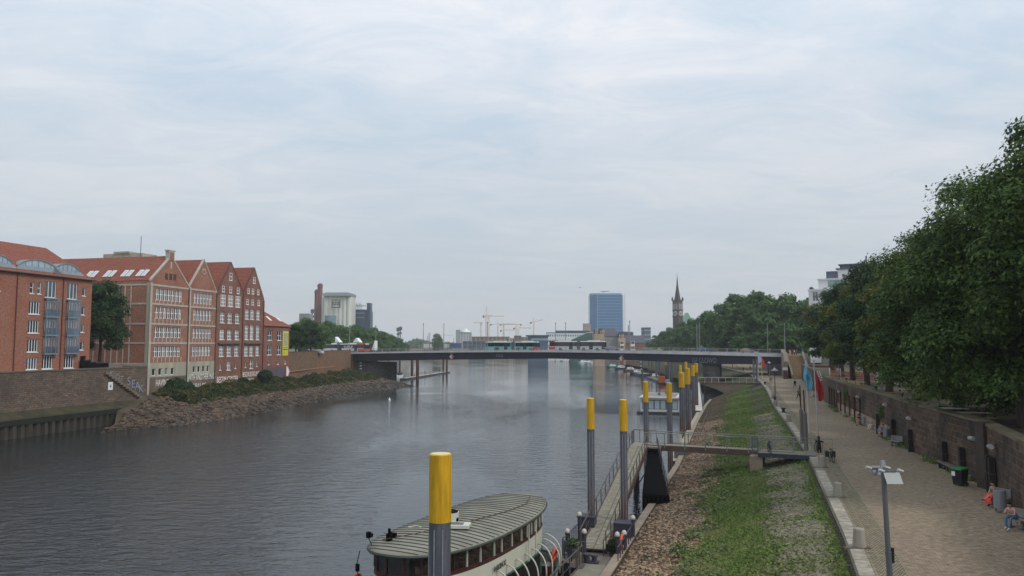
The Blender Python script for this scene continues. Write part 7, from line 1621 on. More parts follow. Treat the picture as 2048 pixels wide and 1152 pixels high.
# ================================================================== TERRACE FURNITURE AND THE TOWN BEHIND THE TREES
wood = M('table_wood', S(168, 152, 116), var=.2, scale=2); ltab = M('table_pale', S(190, 188, 176), var=.1)
def wx(u, v, off): # a point of the terrace in direction u at distance where wall offset is off
    for yy in np.arange(30, 190, .25):
        if (wallx(yy) + off) / yy <= (u - 1024) / 1500 and yy > 33: return Vector(((u - 1024) / 1500 * yy, yy, TZ))
    return Vector((0, 100, TZ))
tabs = [(100, 1.6), (97, 1.9), (88, 1.8), (76, 1.8), (68, 2.0), (62, 1.6), (57, 1.5), (53.5, 1.8), (110, 1.8), (122, 2.0)]
for i, (D, off) in enumerate(tabs):
    p = Vector((wallx(D) + off, D, TZ)); t = thing('beer_table', 'long beer garden table behind the promenade wall, %s from the flags' % ORD[[2, 3, 4, 5, 6, 7, 8, 9, 1, 0][i]], 'table', p, R(-18 + (i % 3) * 8), 'beer garden tables')
    b = MB(); b.box(-1.2, 1.2, -.35, .35, .72, .77); b.build('table_top', [wood, ltab][i in (5, 6, 7)], t)
    for x in (-.8, .8): b = MB(); b.box(x - .03, x + .03, -.3, .3, 0, .72); b.build('leg', tim, t)
    for y in (-.75, .75): b = MB(); b.box(-1.2, 1.2, y - .13, y + .13, .42, .46); b.box(-.8, -.74, y - .1, y + .1, 0, .42); b.box(.74, .8, y - .1, y + .1, 0, .42); b.build('bench', wood, t)
cars = [((58.5, 92), cbl, 'blue-grey car parked on the terrace behind the wooden tables'), ((57.3, 98), crd, 'dark red car parked on the terrace left of the blue-grey one'), ((63, 88), cs, 'silver car parked deeper under the terrace trees'), ((64, 110), cbk, 'black car parked on the terrace behind the orange fence'), ((61, 118), cwh, 'white car parked near the start of the orange fence')]
for (x, y), m_, lab in cars: car('car', lab, Vector((x, y, TZ + .01)), R(200), m_, 'hatch', 'cars parked on the terrace')
t = thing('orange_fence', 'orange slatted fence with white posts on the terrace', 'fence', (54.2, 112, TZ), R(95)); orn = M('orange_slats', S(182, 96, 62), var=.2)
for k in range(4): b = MB(); b.box(0, 14, -.02, .02, .25 + k*.28, .42 + k*.28); b.build('rail', orn, t)
for k in range(5): b = MB(); b.box(k*3.45, k*3.45 + .12, -.06, .06, 0, 1.7); b.build('post', wframe, t)
t = thing('marquee', 'white marquee glimpsed between the tree trunks', 'tent', (66, 126, TZ), R(-15)); b = MB(); b.box(0, 9, 0, 5, 0, 2.6); b.add([(-.3, -.3, 2.6), (9.3, -.3, 2.6), (9.3, 5.3, 2.6), (-.3, 5.3, 2.6), (4.5, 2.5, 4.4)], [(0,1,4), (1,2,4), (2,3,4), (3,0,4)]); b.build('canvas', wframe, t)
# buildings behind the terrace, seen in the gaps under the crowns
def block(name, label, loc, rz, w, d, h, wall, win, cols, rows_, ww, wh, z0=1.0, roofm_=None, group=None, side=True, frame=None, pitch=None, fr=None):
    t = thing(name, label, 'building', loc, rz, group); px, pz = w / cols, (h - z0) / rows_
    hs = [(px * (i + .5) - ww / 2, z0 + pz * (j + .5) - wh / 2, ww, wh) for i in range(cols) for j in range(rows_)]
    b = MB(); facade(b, 0, w, 0, h, hs, .25); sc = max(1, int(d / px)) if side else 0; sp_ = d / sc if sc else 0
    hs2 = [(sp_ * (i + .5) - min(ww, sp_*.7) / 2, z0 + pz * (j + .5) - wh / 2, min(ww, sp_*.7), wh) for i in range(sc) for j in range(rows_)]
    sgn = 1 if loc[0] < 0 else -1
    if sgn > 0: facade(b, 0, d, 0, h, hs2, .25, ax=lambda x, y, z: (w - y, x, z)); b.face((0, 0, 0), (0, d, 0), (0, d, h), (0, 0, h))
    else: facade(b, 0, d, 0, h, hs2, .25, ax=lambda x, y, z: (y, x, z)); b.face((w, 0, 0), (w, d, 0), (w, d, h), (w, 0, h))
    b.face((0, d, 0), (w, d, 0), (w, d, h), (0, d, h)); b.face((0, 0, h), (w, 0, h), (w, d, h), (0, d, h)); b.build('wall', wall, t)
    k = 0
    for x, z, a, c in hs:
        if k < 96: window(t, x, z, a, c, 2, 1, pane=win, frame=fr, rail=.05)
        k += 1
    for x, z, a, c in hs2[:max(0, 96 - k)]:
        o = window(t, 0, z, a, c, 1, 1, pane=win, frame=fr); 
        if sgn > 0: o.rotation_euler = (0, 0, math.pi/2); o.location = (w, x, z)
        else: o.rotation_euler = (0, 0, -math.pi/2); o.location = (0, x + a, z)
    rm = roofm_ or soot
    b = MB(); 
    if pitch: b.ext([(-.3, 0 - .3, h), (w + .3, -.3, h), (w + .3, d / 2, h + pitch), (-.3, d / 2, h + pitch)], (0, 0, .15)); b.ext([(-.3, d / 2, h + pitch), (w + .3, d / 2, h + pitch), (w + .3, d + .3, h), (-.3, d + .3, h)], (0, 0, .15)); b.face((0, 0, h), (0, d, h), (0, d/2, h + pitch)); b.face((w, 0, h), (w, d/2, h + pitch), (w, d, h))
    else: b.box(-.2, w + .2, -.2, d + .2, h + .003, h + .5)
    b.build('roof', rm, t)
    return t
whiteb = M('white_building', S(226, 226, 226), var=.06, scale=.3); pal = M('pale_plaster', S(176, 170, 158), var=.12, scale=.3)
for i, (x, y, rz, w, h, wm) in enumerate(((60, 40, -60, 20, 14, pal), (75, 62, -62, 24, 13, brick_d), (82, 92, -63, 26, 15, whiteb), (95, 122, -64, 24, 14, pal), (104, 152, -66, 26, 13, brick_o))):
    block('town_house', ['plaster house behind the near terrace trees', 'dark brick house behind the second terrace trees', 'white house behind the parked cars', 'pale house behind the marquee', 'orange brick house behind the end of the terrace'][i], (x, y, TZ), R(rz), w, 12, h, wm, pane_m, 8, 4, 1.3, 1.8, 1.0, tiles if i % 2 else soot, 'houses behind the terrace trees', pitch=4)
# terraced white building above the trees
D = 205; p = at(1617, 690, D=D)
WT = block('terraced_building', 'white stepped apartment building rising above the terrace trees', (p.x, D, 8), R(-38), 14, 24, 20.3, whiteb, pane_m, 4, 6, 1.5, 2.6, 1.0, whiteb)
WT.location = (p.x + 3.6, D + 8, 8); WT.rotation_euler = (0, 0, R(-30))
b = MB(); b.box(2.5, 16, 1.5, 22, 20.8, 23.4); b.box(2.2, 16.3, 1.2, 22.3, 23.4, 23.8); b.build('upper_storey', whiteb, WT); b = MB(); b.box(5, 15, 1.46, 1.5, 21.3, 23.2); b.build('glazing', glassmat('green_glass', S(120, 150, 140), rough=.1), WT)
b = MB(); b.box(7.5, 16, 3, 20, 23.8, 26.4); b.build('upper_storey', whiteb, WT); b = MB(); b.box(7.0, 15, 2.6, 12, 26.4, 26.7); b.box(8, 15, 4, 12, 26.7, 27.6); b.box(7.6, 15.4, 3.6, 12.4, 27.6, 27.9); b.box(4.5, 7.3, 2.5, 5.5, 23.8, 25.9); b.build('roof_plant', M('roof_steel', S(92, 100, 116), rough=.4, metal=.3), WT)
b = MB(); b.box(14.5, 14.9, 6, 6.4, 27.9, 30.2); b.build('flue', steel, WT); b = MB(); b.cyl((9, 3.4, 24.6), (9, 2.95, 24.6), .4, n=12); b.build('vent', soot, WT)
t = thing('roof_shrub', 'small shrub growing on the roof edge of the white stepped building', 'bush', (p.x + 4.6, D + 8.4, 28.6)); leafball('foliage', (0, 0, .4), .6, 260, .2, lf_dark, t, .9, 61)

# ================================================================== SKYLINE
def far(u, D, z=0): q = at(u, 690, D=D); return Vector((q.x, D, z))
def span(u0, u1, D): return far(u1, D).x - far(u0, D).x
def zat(v, D): return at(1024, v, D=D).z
# brewery: silo block, chimneys, dark office
silo_m = M('silo_concrete', S(206, 206, 198), var=.1, scale=.08, streak=True)
D = 620; x0 = far(646, D).x; w = span(646, 701, D); h = zat(585, D)
SI = thing('silo_block', 'tall pale concrete brewery silo with a dark framed emblem', 'silo', (x0, D, 0)); b = MB(); b.box(0, w * .8, 0, 18, 0, h - 3); b.box(w * .8, w, 2, 18, 0, h - 3)
for i in range(6): b.cyl((w * (i + .5) / 6, 1.2, 0), (w * (i + .5) / 6, 1.2, h - 3), w / 12, n=14)
b.build('silo_cells', silo_m, SI); b = MB(); b.box(-.3, w + .3, -3, 18.5, h - 3, h - .8); b.box(1, w * .9, -1, 17, h - .8, h); b.build('roof_gallery', M('gallery_grey', S(150, 156, 160), var=.08), SI)
k = w / 55; zz = lambda v: zat(v, D); dk_ = M('emblem_dark', S(62, 56, 50), var=.1)
b = MB(); L0, L1 = 17.5 * k, 35 * k; z0, z1 = zz(616), zz(599); b.box(L0, L0 + .6, -3.4, -3, z0, z1); b.box(L1 - .6, L1, -3.4, -3, z0, z1); b.box(L0, L1, -3.4, -3, z0, z0 + .6); b.box(L0, L1, -3.4, -3, z0 + 2.6, z0 + 3.1)
b.tube([(L0 + 1.2, -3.2, z0 + 3.1), (L0 + 1.2, -3.2, z1 - 2.2), ((L0 + L1) / 2 - 1, -3.2, z1 - .6), ((L0 + L1) / 2 + 1, -3.2, z1 - .6), (L1 - 1.2, -3.2, z1 - 2.2), (L1 - 1.2, -3.2, z0 + 3.1)], .22, n=5); b.bar((L0, -3.2, (z0 + z1) / 2 + .6), (L1, -3.2, (z0 + z1) / 2 + .6), .4); b.bar(((L0 + L1)/2, -3.2, z0 + 3), ((L0 + L1)/2, -3.2, z1 - .6), .4)
b.build('emblem', dk_, SI)
t = thing('storage_tank', 'blue-grey tank in front of the brewery silo', 'tank', (x0 + 20 * k, D - 10, 0)); b = MB(); b.cyl((0, 0, 0), (0, 0, zz(632)), 4.6, n=24); b.build('shell', M('tank_blue', S(118, 136, 150), var=.1, scale=.2, streak=True), t)
for i, (u, vt, r) in enumerate(((631.5, 582, 2.1), (638, 570, 2.1))):
    t = thing('chimney', ['shorter brown brick chimney left of the brewery silo', 'taller brown brick chimney left of the brewery silo'][i], 'chimney', far(u if i else 632.3, 640)); ht = zat(vt, 640); b = MB(); b.cyl((0, 0, 0), (0, 0, ht), r * 1.15, r, n=16); b.cyl((0, 0, ht - 1.5), (0, 0, ht), r + .35, n=16); b.build('shaft', M('chimney_brick', S(126, 84, 80), var=.12, scale=.1, streak=True), t); b = MB(); b.cyl((0, 0, ht), (0, 0, ht + 1.2), r * .8, n=16); b.build('rim', soot, t)
t = thing('steam_pipe', 'pale steel flue beside the brewery chimneys', 'flue', far(644, 630)); b = MB(); b.cyl((0, 0, 0), (0, 0, zat(590, 630)), .9, n=10); b.build('pipe', silo_m, t)
D = 640; t = thing('office_block', 'dark blue office block with a white sign box on its roof', 'building', far(701, D)); w = span(701, 731, D); dbl = M('dark_blue_cladding', S(58, 70, 94), rough=.4, var=.12, scale=.1)
b = MB(); b.box(0, w, 0, 16, 0, zat(619, D)); b.box(w, w + 3.3, 1, 14, 0, zat(622, D)); b.build('wall', dbl, t); b = MB()
for v in (626, 635): b.box(2, w - 1.5, -.15, 0, zat(v, D) - .5, zat(v, D) + .4)
b.build('window_band', M('band_grey', S(120, 130, 146)), t); b = MB(); b.box(0, w * .62, 1, 9, zat(619, D) + .01, zat(605.5, D)); b.build('sign_box', wframe, t)
textmesh('anDe-Devo', 2.7, M('sign_blue', S(70, 84, 110)), t, 'sign_lettering', (.5, .95, zat(613, D)), depth=.1, sx=.95)
t = thing('service_tower', 'dark blue slab tower at the right end of the office block', 'tower', far(732.5, D)); b = MB(); b.box(0, span(732.5, 739.5, D), 0, 9, 0, zat(606.5, D)); b.box(-.2, span(732.5, 739.5, D) + .2, -.2, 9.2, zat(606.5, D), zat(606, D)); b.build('wall', dbl, t)
for i, (u, v, D) in enumerate(((796, 655, 560), (624, 618, 500), (800.5, 653, 570))):
    t = thing('relay_mast', ['small antenna mast above the far left trees', 'round-topped vent mast left of the chimneys', 'second antenna mast above the far left trees'][i], 'mast', far(u, D)); ht = zat(v, D); b = MB(); b.cyl((0, 0, 0), (0, 0, ht), .7, .4, n=8); b.build('pole', rail_m, t); b = MB(); b.cb((0, 0, ht - 1.5), (2.4, 1.4, 2.6)); b.cb((0, 0, ht - 5), (2.0, 1.2, 1.4)); b.build('antenna_head', steel, t)
t = thing('roof_shed', 'low grey plant room above the trees left of the chimneys', 'building', far(597, 420)); b = MB(); b.box(0, span(597, 617, 420), 0, 8, 0, zat(627, 420)); b.build('wall', rail_m, t)
D = 560
# glass tower
D = 1015; GT = thing('glass_tower', 'blue glass office tower with pale floor lines', 'tower', far(1181, D)); w = span(1181, 1246, D); ht = zat(589.5, D)
gt = glassmat('tower_glass', S(52, 112, 165), rough=.15, var=.22, scale=.06); fl_ = M('tower_floor_line', S(130, 164, 190), rough=.4, var=.05)
b = MB(); prof = [(0, 6), (w * .22, 0), (w, 0), (w, 24), (0, 24)]; b.ext([(x, y, 0) for x, y in prof], (0, 0, ht)); b.build('curtain_wall', gt, GT)
nf = 20; b = MB()
for i in range(1, nf):
    z = ht * i / nf; b.box(w * .22, w + .05, -.25, -.01, z, z + .35)
b.box(w * .215, w * .23, -.4, -.0, 0, ht); b.build('floor_bands', fl_, GT)
b = MB()
for i in range(1, nf * 2): z = ht * i / (nf * 2); b.bar((.0, 5.85, z), (w * .215, -.2, z), .12)
for i in range(1, 30): x = w * .22 + (w * .78) * i / 30; b.box(x - .08, x + .08, -.12, -.01, 0, ht)
b.build('mullions', M('mullion_blue', S(84, 120, 150)), GT)
b = MB(); b.ext([(x, y, ht) for x, y in [(.5, 6), (w * .24, .6), (w - 1, .6), (w - 1, 22), (.5, 22)]], (0, 0, 2.2)); b.build('roof_parapet', fl_, GT); b = MB(); b.bar((w*.35, 8, ht + 5), (w * .62, 8, ht + 5.3), .8); b.cyl((w * .45, 8, ht), (w*.45, 8, ht + 5), .4, n=6); b.build('roof_crane', steel, GT)
b = MB()
for x in (w + .6, w + 3.4): b.box(x - .15, x + .15, 1, 1.4, 0, ht)
for i in range(nf): z = ht * i / nf; b.bar((w + .6, 1.2, z), (w + 3.4, 1.2, z + ht / nf), .18); b.bar((w, 1.2, z), (w + 3.4, 1.2, z), .2)
b.build('stair_frame', rail_m, GT)
block('apartment_block', 'pinkish block peeping out left of the glass tower', far(1168, 900), 0, span(1168, 1182, 900), 12, zat(648, 900), M('pink_block', S(170, 148, 142)), pane_m, 3, 6, 1.6, 1.8)
block('apartment_block', 'small dark block standing above the trees right of the brick houses', far(1288.5, 640), R(4), span(1288.5, 1302, 640), 10, zat(656, 640), M('slate_wall', S(96, 102, 118)), M('win_grey', S(128, 138, 152)), 4, 7, 1.3, 1.2)
# white grid office and green shed
D = 640; t = block('grid_office', 'long white-gridded office block with rows of dark windows', far(1094, D), 0, span(1094, 1176, D), 14, zat(666, D), M('grid_white', S(222, 224, 226), var=.04), M('office_glass', S(76, 98, 110), rough=.1), 18, 5, 1.25, 1.7, 0.5, M('roof_dark_blue', S(74, 88, 104)))
b = MB(); b.box(span(1094, 1112, D), span(1094, 1180, D), 3, 13, zat(666, D) + .51, zat(661, D)); b.build('roof_storey', _m['roof_dark_blue'], t)
t = thing('glass_hall', 'dark blue glass hall with a wide flat roof left of the gridded office', 'building', far(1056, 600)); w = span(1056, 1096, 600); b = MB(); b.box(0, w, 0, 14, 0, zat(673, 600)); b.build('wall', M('hall_blue', S(74, 96, 118), rough=.3, var=.15, scale=.1), t); b = MB(); b.box(-1.5, w + 1, -1, 15, zat(673, 600), zat(670, 600)); b.build('roof', _m['roof_dark_blue'], t); b = MB(); b.box(2.5, w, -.1, 0, zat(681, 600), zat(676, 600)); b.build('glazing', M('pale_glazing', S(140, 160, 172), rough=.2), t)
t = thing('green_hall', 'dark green hall in front of the glass tower', 'building', far(1142, 560)); w = span(1142, 1192, 560); b = MB(); b.ext([(0, 0, 0), (w, 0, 0), (w, 0, zat(666, 560)), (w * .62, 0, zat(667, 560)), (0, 0, zat(681, 560))], (0, 18, 0)); b.build('wall', M('hall_green', S(62, 98, 92), var=.1, scale=.05), t); b = MB(); b.box(w * .62, w, -.2, 18, zat(666, 560), zat(666, 560) + .4); b.build('roof', silo_m, t)
# gothic-pinnacled houses and brick houses to their right
D = 470; slate = M('slate_roof', S(84, 84, 94), var=.1, scale=.15); bei = M('beige_stone', S(178, 156, 132), var=.12, scale=.3)
t = block('merchant_house', 'grey stone house with tall slate roof and dark windows', far(1208, D), 0, span(1208, 1236, D), 16, zat(674, D), M('grey_house', S(150, 150, 154), var=.06), pane_m, 5, 4, .9, 1.5, 0.4, slate)
w = span(1208, 1236, D); b = MB(); b.ext([(-1.5, -.2, zat(674, D) + .5), (w + 2.5, -.2, zat(674, D) + .5), (w - 2, 6, zat(656, D)), (-1.5, 6, zat(655.5, D))], (0, 6, 0)); b.build('steep_roof', slate, t)
for j, (u0, u1, vt, lab) in enumerate(((1190, 1209, 668, 'beige gabled house with five stone pinnacles'), (1237, 1251, 676, 'beige gabled house with three pinnacles and white balconies'))):
    w = span(u0, u1, D); t = thing('pinnacled_house', lab, 'building', far(u0, D - 4)); b = MB(); hh = zat(vt, D); b.box(0, w, 0, 14, 0, hh); b.build('wall', bei, t)
    for k_, (q, vv) in enumerate(((.05, 655), (.2, 656), (.52, 661), (.7, 660), (.88, 659.5)) if j == 0 else ((.1, 668), (.4, 669), (.6, 667))):
        x = w * q + .4; zt = zat(vv, D); b = MB(); b.box(x - .35, x + .35, -.1, .6, hh, (hh + zt) / 2); b.add([(x - .45, -.2, (hh + zt)/2), (x + .45, -.2, (hh+zt)/2), (x + .45, .7, (hh+zt)/2), (x - .45, .7, (hh+zt)/2), (x, .25, zt)], [(0,1,4), (1,2,4), (2,3,4), (3,0,4)]); b.build('pinnacle', bei, t)
    for k_ in range(4 if j == 0 else 2):
        for z in (2.2, 5.2, 8.4): window(t, w * (k_ + .4) / (4 if j == 0 else 2), z + 2, .9, 1.8, 1, 1, pane=pane_m, proud=True)
    b = MB(); b.box(w * .1, w * .8, .8, 13, hh, hh + 3); b.build('attic', slate, t)
def balc(x, y, lab, D, u, v0, v1):
    t = thing('balcony_bay', lab, 'balcony', far(u, D - 6)); w = span(u, u + 7.5, D); 
    for v in (v0, v1): b = MB(); z = zat(v, D); b.box(0, w, 0, 1.5, z, z + 1.2); b.box(0, w, 0, 1.5, z + 2.8, z + 3.0); b.box(0, .2, 0, .2, z + 1.2, z + 2.8); b.box(w - .2, w, 0, .2, z + 1.2, z + 2.8); b.build('balcony', wframe, t)
    b = MB(); b.box(0.1, w - .1, 1.5, 2, 0, zat(v0, D) + 3); b.build('bay_wall', brick_d, t)
balc(0, 0, 'white balcony bay between the pinnacled house and the brick house', 470, 1240.5, 692, 701); balc(0, 0, 'white balcony bay on the red brick house front', 470, 1262, 692, 702)
t = block('brick_house', 'long red brick house with a big slate roof', far(1251, D), R(2), span(1251, 1291, D), 14, zat(686, D), brick_d, pane_m, 7, 2, 1.1, 1.6, 0.5, slate, pitch=zat(671, D) - zat(686, D))
t = thing('slate_hall', 'dark slate roofed hall behind the brick house', 'building', far(1243, 520)); b = MB(); w = span(1243, 1267, 520); b.ext([(0, 0, 0), (w, 0, 0), (w, 0, zat(664, 520)), (0, 0, zat(663, 520))], (0, 14, 0)); b.build('roof', slate, t)
# cooling the left horizon: sheds, containers, cranes, mill
D = 900; t = thing('mill_building', 'pale blue-grey mill with a stair tower and white roof dome', 'building', far(911.5, D)); w = span(911.5, 942, D); ml = M('mill_grey', S(150, 158, 168), var=.06, scale=.05); b = MB(); b.box(0, w, 0, 18, 0, zat(665.5, D)); b.box(0, span(911.5, 919.5, D), -1, 12, 0, zat(659.5, D)); b.build('wall', ml, t); b = MB()
for i in range(6): x = w * (.3 + .1 * i); b.box(x, x + .7, -.3, 0, 3, zat(668, D))
b.build('silo_ribs', silo_m, t); b = MB(); b.box(w*.3, w, -.5, 18, zat(665.5, D), zat(664.6, D)); b.build('roof', M('mill_roof', S(120, 112, 112)), t); b = MB(); b.lathe([(6, 0), (5.5, 1.5), (2.6, 2.5), (1.6, 4.5), (.3, 5)], 14, (w * .62, 8, zat(664.6, D))); b.build('dome', wframe, t)
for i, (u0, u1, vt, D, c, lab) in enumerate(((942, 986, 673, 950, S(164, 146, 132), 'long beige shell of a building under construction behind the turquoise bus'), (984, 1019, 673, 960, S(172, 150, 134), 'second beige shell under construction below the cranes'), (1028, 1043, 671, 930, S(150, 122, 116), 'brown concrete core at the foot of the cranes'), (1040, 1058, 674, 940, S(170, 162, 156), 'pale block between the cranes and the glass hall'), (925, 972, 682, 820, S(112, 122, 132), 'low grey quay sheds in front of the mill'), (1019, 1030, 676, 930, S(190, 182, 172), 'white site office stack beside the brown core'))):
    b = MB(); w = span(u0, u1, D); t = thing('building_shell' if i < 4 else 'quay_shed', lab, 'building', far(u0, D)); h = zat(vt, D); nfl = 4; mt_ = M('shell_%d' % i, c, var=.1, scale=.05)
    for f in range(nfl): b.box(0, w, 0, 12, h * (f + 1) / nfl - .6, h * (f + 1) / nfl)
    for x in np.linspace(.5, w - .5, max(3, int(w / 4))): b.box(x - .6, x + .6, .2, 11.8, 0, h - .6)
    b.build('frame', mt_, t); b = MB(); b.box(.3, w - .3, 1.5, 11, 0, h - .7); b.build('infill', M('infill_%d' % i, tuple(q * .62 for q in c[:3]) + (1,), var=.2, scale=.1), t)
cry = M('crane_yellow', S(196, 158, 100), var=.08); cw_ = M('crane_counterweight', S(120, 112, 106))
def crane(u, vt, vj, u0, u1, D, lab, col=None, jz=0.0, thick=1.0):
    t = thing('tower_crane', lab, 'crane', far(u, D), 0, 'tower cranes on the far building site'); zt, zj = zat(vt, D), zat(vj, D); c = col or cry; xl, xr = span(u, u0, D), span(u, u1, D); wd = 1.7 * thick
    b = MB()
    for sx in (-wd/2, wd/2):
        for sy in (-wd/2, wd/2): b.box(sx - .16, sx + .16, sy - .16, sy + .16, 0, zj)
    z = 0
    while z < zj - 2.5:
        b.bar((-wd/2, -wd/2, z), (wd/2, -wd/2, z + 2.4), .2); b.bar((wd/2, wd/2, z), (-wd/2, wd/2, z + 2.4), .2); z += 2.4
    b.build('mast', c, t)
    long_, short = (xr, xl) if abs(xr) > abs(xl) else (xl, xr); b = MB(); zr = zj + 1.3
    b.bar((0, -.6, zj), (long_, -.6, zj + jz), .28); b.bar((0, .6, zj), (long_, .6, zj + jz), .28); b.bar((0, 0, zr), (long_, 0, zr + jz - .3), .26)
    n = max(4, int(abs(long_) / 3))
    for i in range(n): q0, q1 = i / n, (i + .5) / n; b.bar((long_ * q0, -.6, zj + jz * q0), (long_ * q1, 0, zr + jz * q1), .14); b.bar((long_ * q1, 0, zr + jz * q1), (long_ * (i+1) / n, .6, zj + jz * (i+1)/n), .14)
    b.build('jib', c, t); b = MB(); b.bar((0, 0, zj + .4), (short, 0, zj + .4), 1.0, .5); b.build('counter_jib', c, t); b = MB(); b.cb((short * .9, 0, zj - .6), (2.6, 1.4, 2.6)); b.build('counterweight', cw_, t)
    b = MB(); b.cb((.9, -1.2, zj - .8), (1.3, 1.3, 1.6)); b.build('cab', wframe, t)
    if zt > zj + 2: b = MB(); b.bar((-.5, 0, zj), (0, 0, zt), .3); b.bar((.5, 0, zj), (0, 0, zt), .3); b.bar((0, 0, zt), (long_ * .6, 0, zr + jz * .6), .1); b.bar((0, 0, zt), (short * .9, 0, zj + .6), .12); b.build('tower_head', c, t)
crane(961.5, 644, 646, 963, 947, 1150, 'tower crane leftmost on the site with its jib to the left', thick=.9)
crane(972.5, 612, 632, 966, 984, 1100, 'tallest tower crane with a slim pointed head', thick=1.3)
crane(977.5, 632, 633, 966, 1008, 1200, 'tower crane just right of the tallest one, long jib to the right')
crane(995.5, 641, 649, 1020, 980, 1180, 'tower crane in the middle of the site with a thin raised head')
crane(1007, 648, 661, 1001, 1028, 1150, 'low tower crane with a short jib to the right')
crane(1007.5, 647, 649.5, 1040, 1001, 1250, 'slim tower crane behind the low one')
crane(1032, 648, 649, 1043, 996, 1200, 'tower crane whose jib crosses to the left, right of the middle', thick=.9)
crane(1036.5, 656, 656.5, 1027, 1062, 1130, 'orange tower crane with its jib to the right', M('crane_orange', S(196, 146, 104)), thick=1.3)
crane(1067.5, 636, 645, 1061, 1086, 1150, 'tower crane standing apart on the right with a rising jib', jz=4.0)
crane(878, 668, 671, 866, 906, 1500, 'faint distant crane far left of the mill', M('crane_far', S(170, 172, 176)))
for i, (u0, u1, v0, v1, D, c, lab) in enumerate(((847, 868, 687.5, 694.5, 740, S(206, 206, 206), 'white lorry trailer parked on the quay left of the mill'), (901, 923, 687, 695, 740, S(50, 76, 130), 'blue container on the far quay'), (888, 898, 688, 694, 740, S(196, 200, 204), 'small white container next to the blue one'))):
    t = thing('container', lab, 'container', far(u0, D, 8.6)); b = MB(); w = span(u0, u1, D); z1 = zat(v0, D) - 8.6; b.box(0, w, 0, 2.5, .9, z1)
    for x in np.arange(.3, w, .5): b.box(x, x + .2, -.05, 0, 1.0, z1 - .1)
    b.build('body', M('container_%d' % i, c, var=.06), t); b = MB()
    for x in (1, w - 1.4): b.cyl((x, .2, .45), (x, 2.3, .45), .45, n=12)
    b.build('wheels', tyre, t)
textmesh('STRASSER', 1.4, M('lorry_grey', S(120, 120, 124)), None, 'lorry_lettering', (0, 0, 0)) if False else None
ql = grid('left_quay_land', [lambda y: (far(700, y).x, 8.6), lambda y: (far(940, y).x * .9 - 5, 8.6)], [705, 760, 820, 900], city_ground, smooth=False)
grid('left_quay_land_face', [lambda x: (x, 704.9, -.5), lambda x: (x, 705, 8.55)], [far(700, 705).x, far(940, 705).x * .9 - 5], conc_old, smooth=False)
t = thing('elevated_pipe', 'long dark pipe bridge running across the left horizon', 'pipe bridge', far(838, 735, 8.6)); b = MB(); w = span(838, 945, 735); z = zat(686, 735) - 8.6; b.box(0, w, 0, .8, z - .4, z); 
for x in np.arange(1, w, 9): b.box(x, x + .5, .2, .5, 0, z - .4)
b.build('truss', soot, t)
for i, (u, D, r, h) in enumerate(((874, 700, 5, 18), (879, 720, 4, 15), (862, 800, 4, 10), (895, 800, 5, 9))):
    t = thing('poplar_tree', 'small faint tree on the left horizon, %s from the right' % ORD[[1, 0, 3, 2][i]] if False else 'small faint tree on the left horizon, number %s from the lorry trailer' % ORD[[1, 2, 0, 3][i]], 'tree', far(u, D, 5)); leafball('crown', (0, 0, h * .55), r, 1500, 1.2, lf_far, t, h * .5 / r, 70 + i); b = MB(); b.cyl((0, 0, -2), (0, 0, h * .5), .4, n=6); b.build('trunk', bark, t)
for i, (u, v, D) in enumerate(((854.5, 671, 900), (857.5, 666, 950), (859.5, 665, 950), (907.5, 675, 900), (1257, 650, 520))):
    t = thing('distant_mast', 'thin distant mast on the horizon, %s from the left' % ORD[i], 'mast', far(u, D)); b = MB(); b.cyl((0, 0, 0), (0, 0, zat(v, D)), .5, .3, n=6); b.cyl((0, 0, 0), (0, 0, zat(v, D) * .45), .8, n=6); b.build('pole', rail_m, t)
# treeline closing the horizon
rg = np.random.default_rng(9)
n = 26000; xx = rg.uniform(-700, 900, n); P = np.stack([xx, 1250 + rg.uniform(-20, 40, n), 3 + rg.random(n) ** .6 * (11 + 5 * np.sin(xx * .03) + 3 * np.sin(xx * .11))], 1); o = leaves('distant_treeline', P, rg.normal(size=(n, 3)) + np.array([0, -1, .5]), 4.0, lf_far, None, rg); tag(o, 'far-off line of woods closing the horizon', None, None, 'stuff')
# church
D = 640; C_ = far(1356.5, D); CT = thing('church_tower', 'dark brick church tower with clock faces and a tall pointed spire', 'church', C_); sw = span(1347.8, 1366, D); hw = sw / 2; chm = M('church_brick', S(82, 68, 68), var=.12, scale=.15); sp_m = M('spire_slate', S(62, 58, 68), var=.08, scale=.1)
zt = zat(601, D); CT.rotation_euler = (0, 0, R(40)); hw *= .78
b = MB(); b.box(-hw, hw, -hw, hw, 0, zt); b.build('shaft', chm, CT)
b = MB()
for z in (zat(634, D), zat(621, D), zat(602, D)): b.box(-hw - .35, hw + .35, -hw - .35, hw + .35, z, z + .6)
b.build('cornice', sp_m, CT)
for sx, sy in ((-1, -1), (1, -1), (-1, 1), (1, 1)):
    b = MB(); x, y = sx * hw, sy * hw; b.box(x - .6, x + .6, y - .6, y + .6, zt, zt + 1.2); b.add([(x - .7, y - .7, zt + 1.2), (x + .7, y - .7, zt + 1.2), (x + .7, y + .7, zt + 1.2), (x - .7, y + .7, zt + 1.2), (x, y, zt + 3.4)], [(0,1,4), (1,2,4), (2,3,4), (3,0,4)]); b.build('corner_turret', chm, CT)
b = MB(); zs = zat(550, D); r0 = hw * .95; b.lathe([(r0, zt), (r0 * .8, zt + 3), (r0 * .3, zt + (zs - zt) * .55), (.12, zs)], 8); b.build('spire', sp_m, CT); b = MB(); b.cyl((0, 0, zs - .3), (0, 0, zs + 1.8), .12, n=5); b.build('finial', soot, CT)
lv = M('belfry_louver', S(150, 146, 146), var=.08)
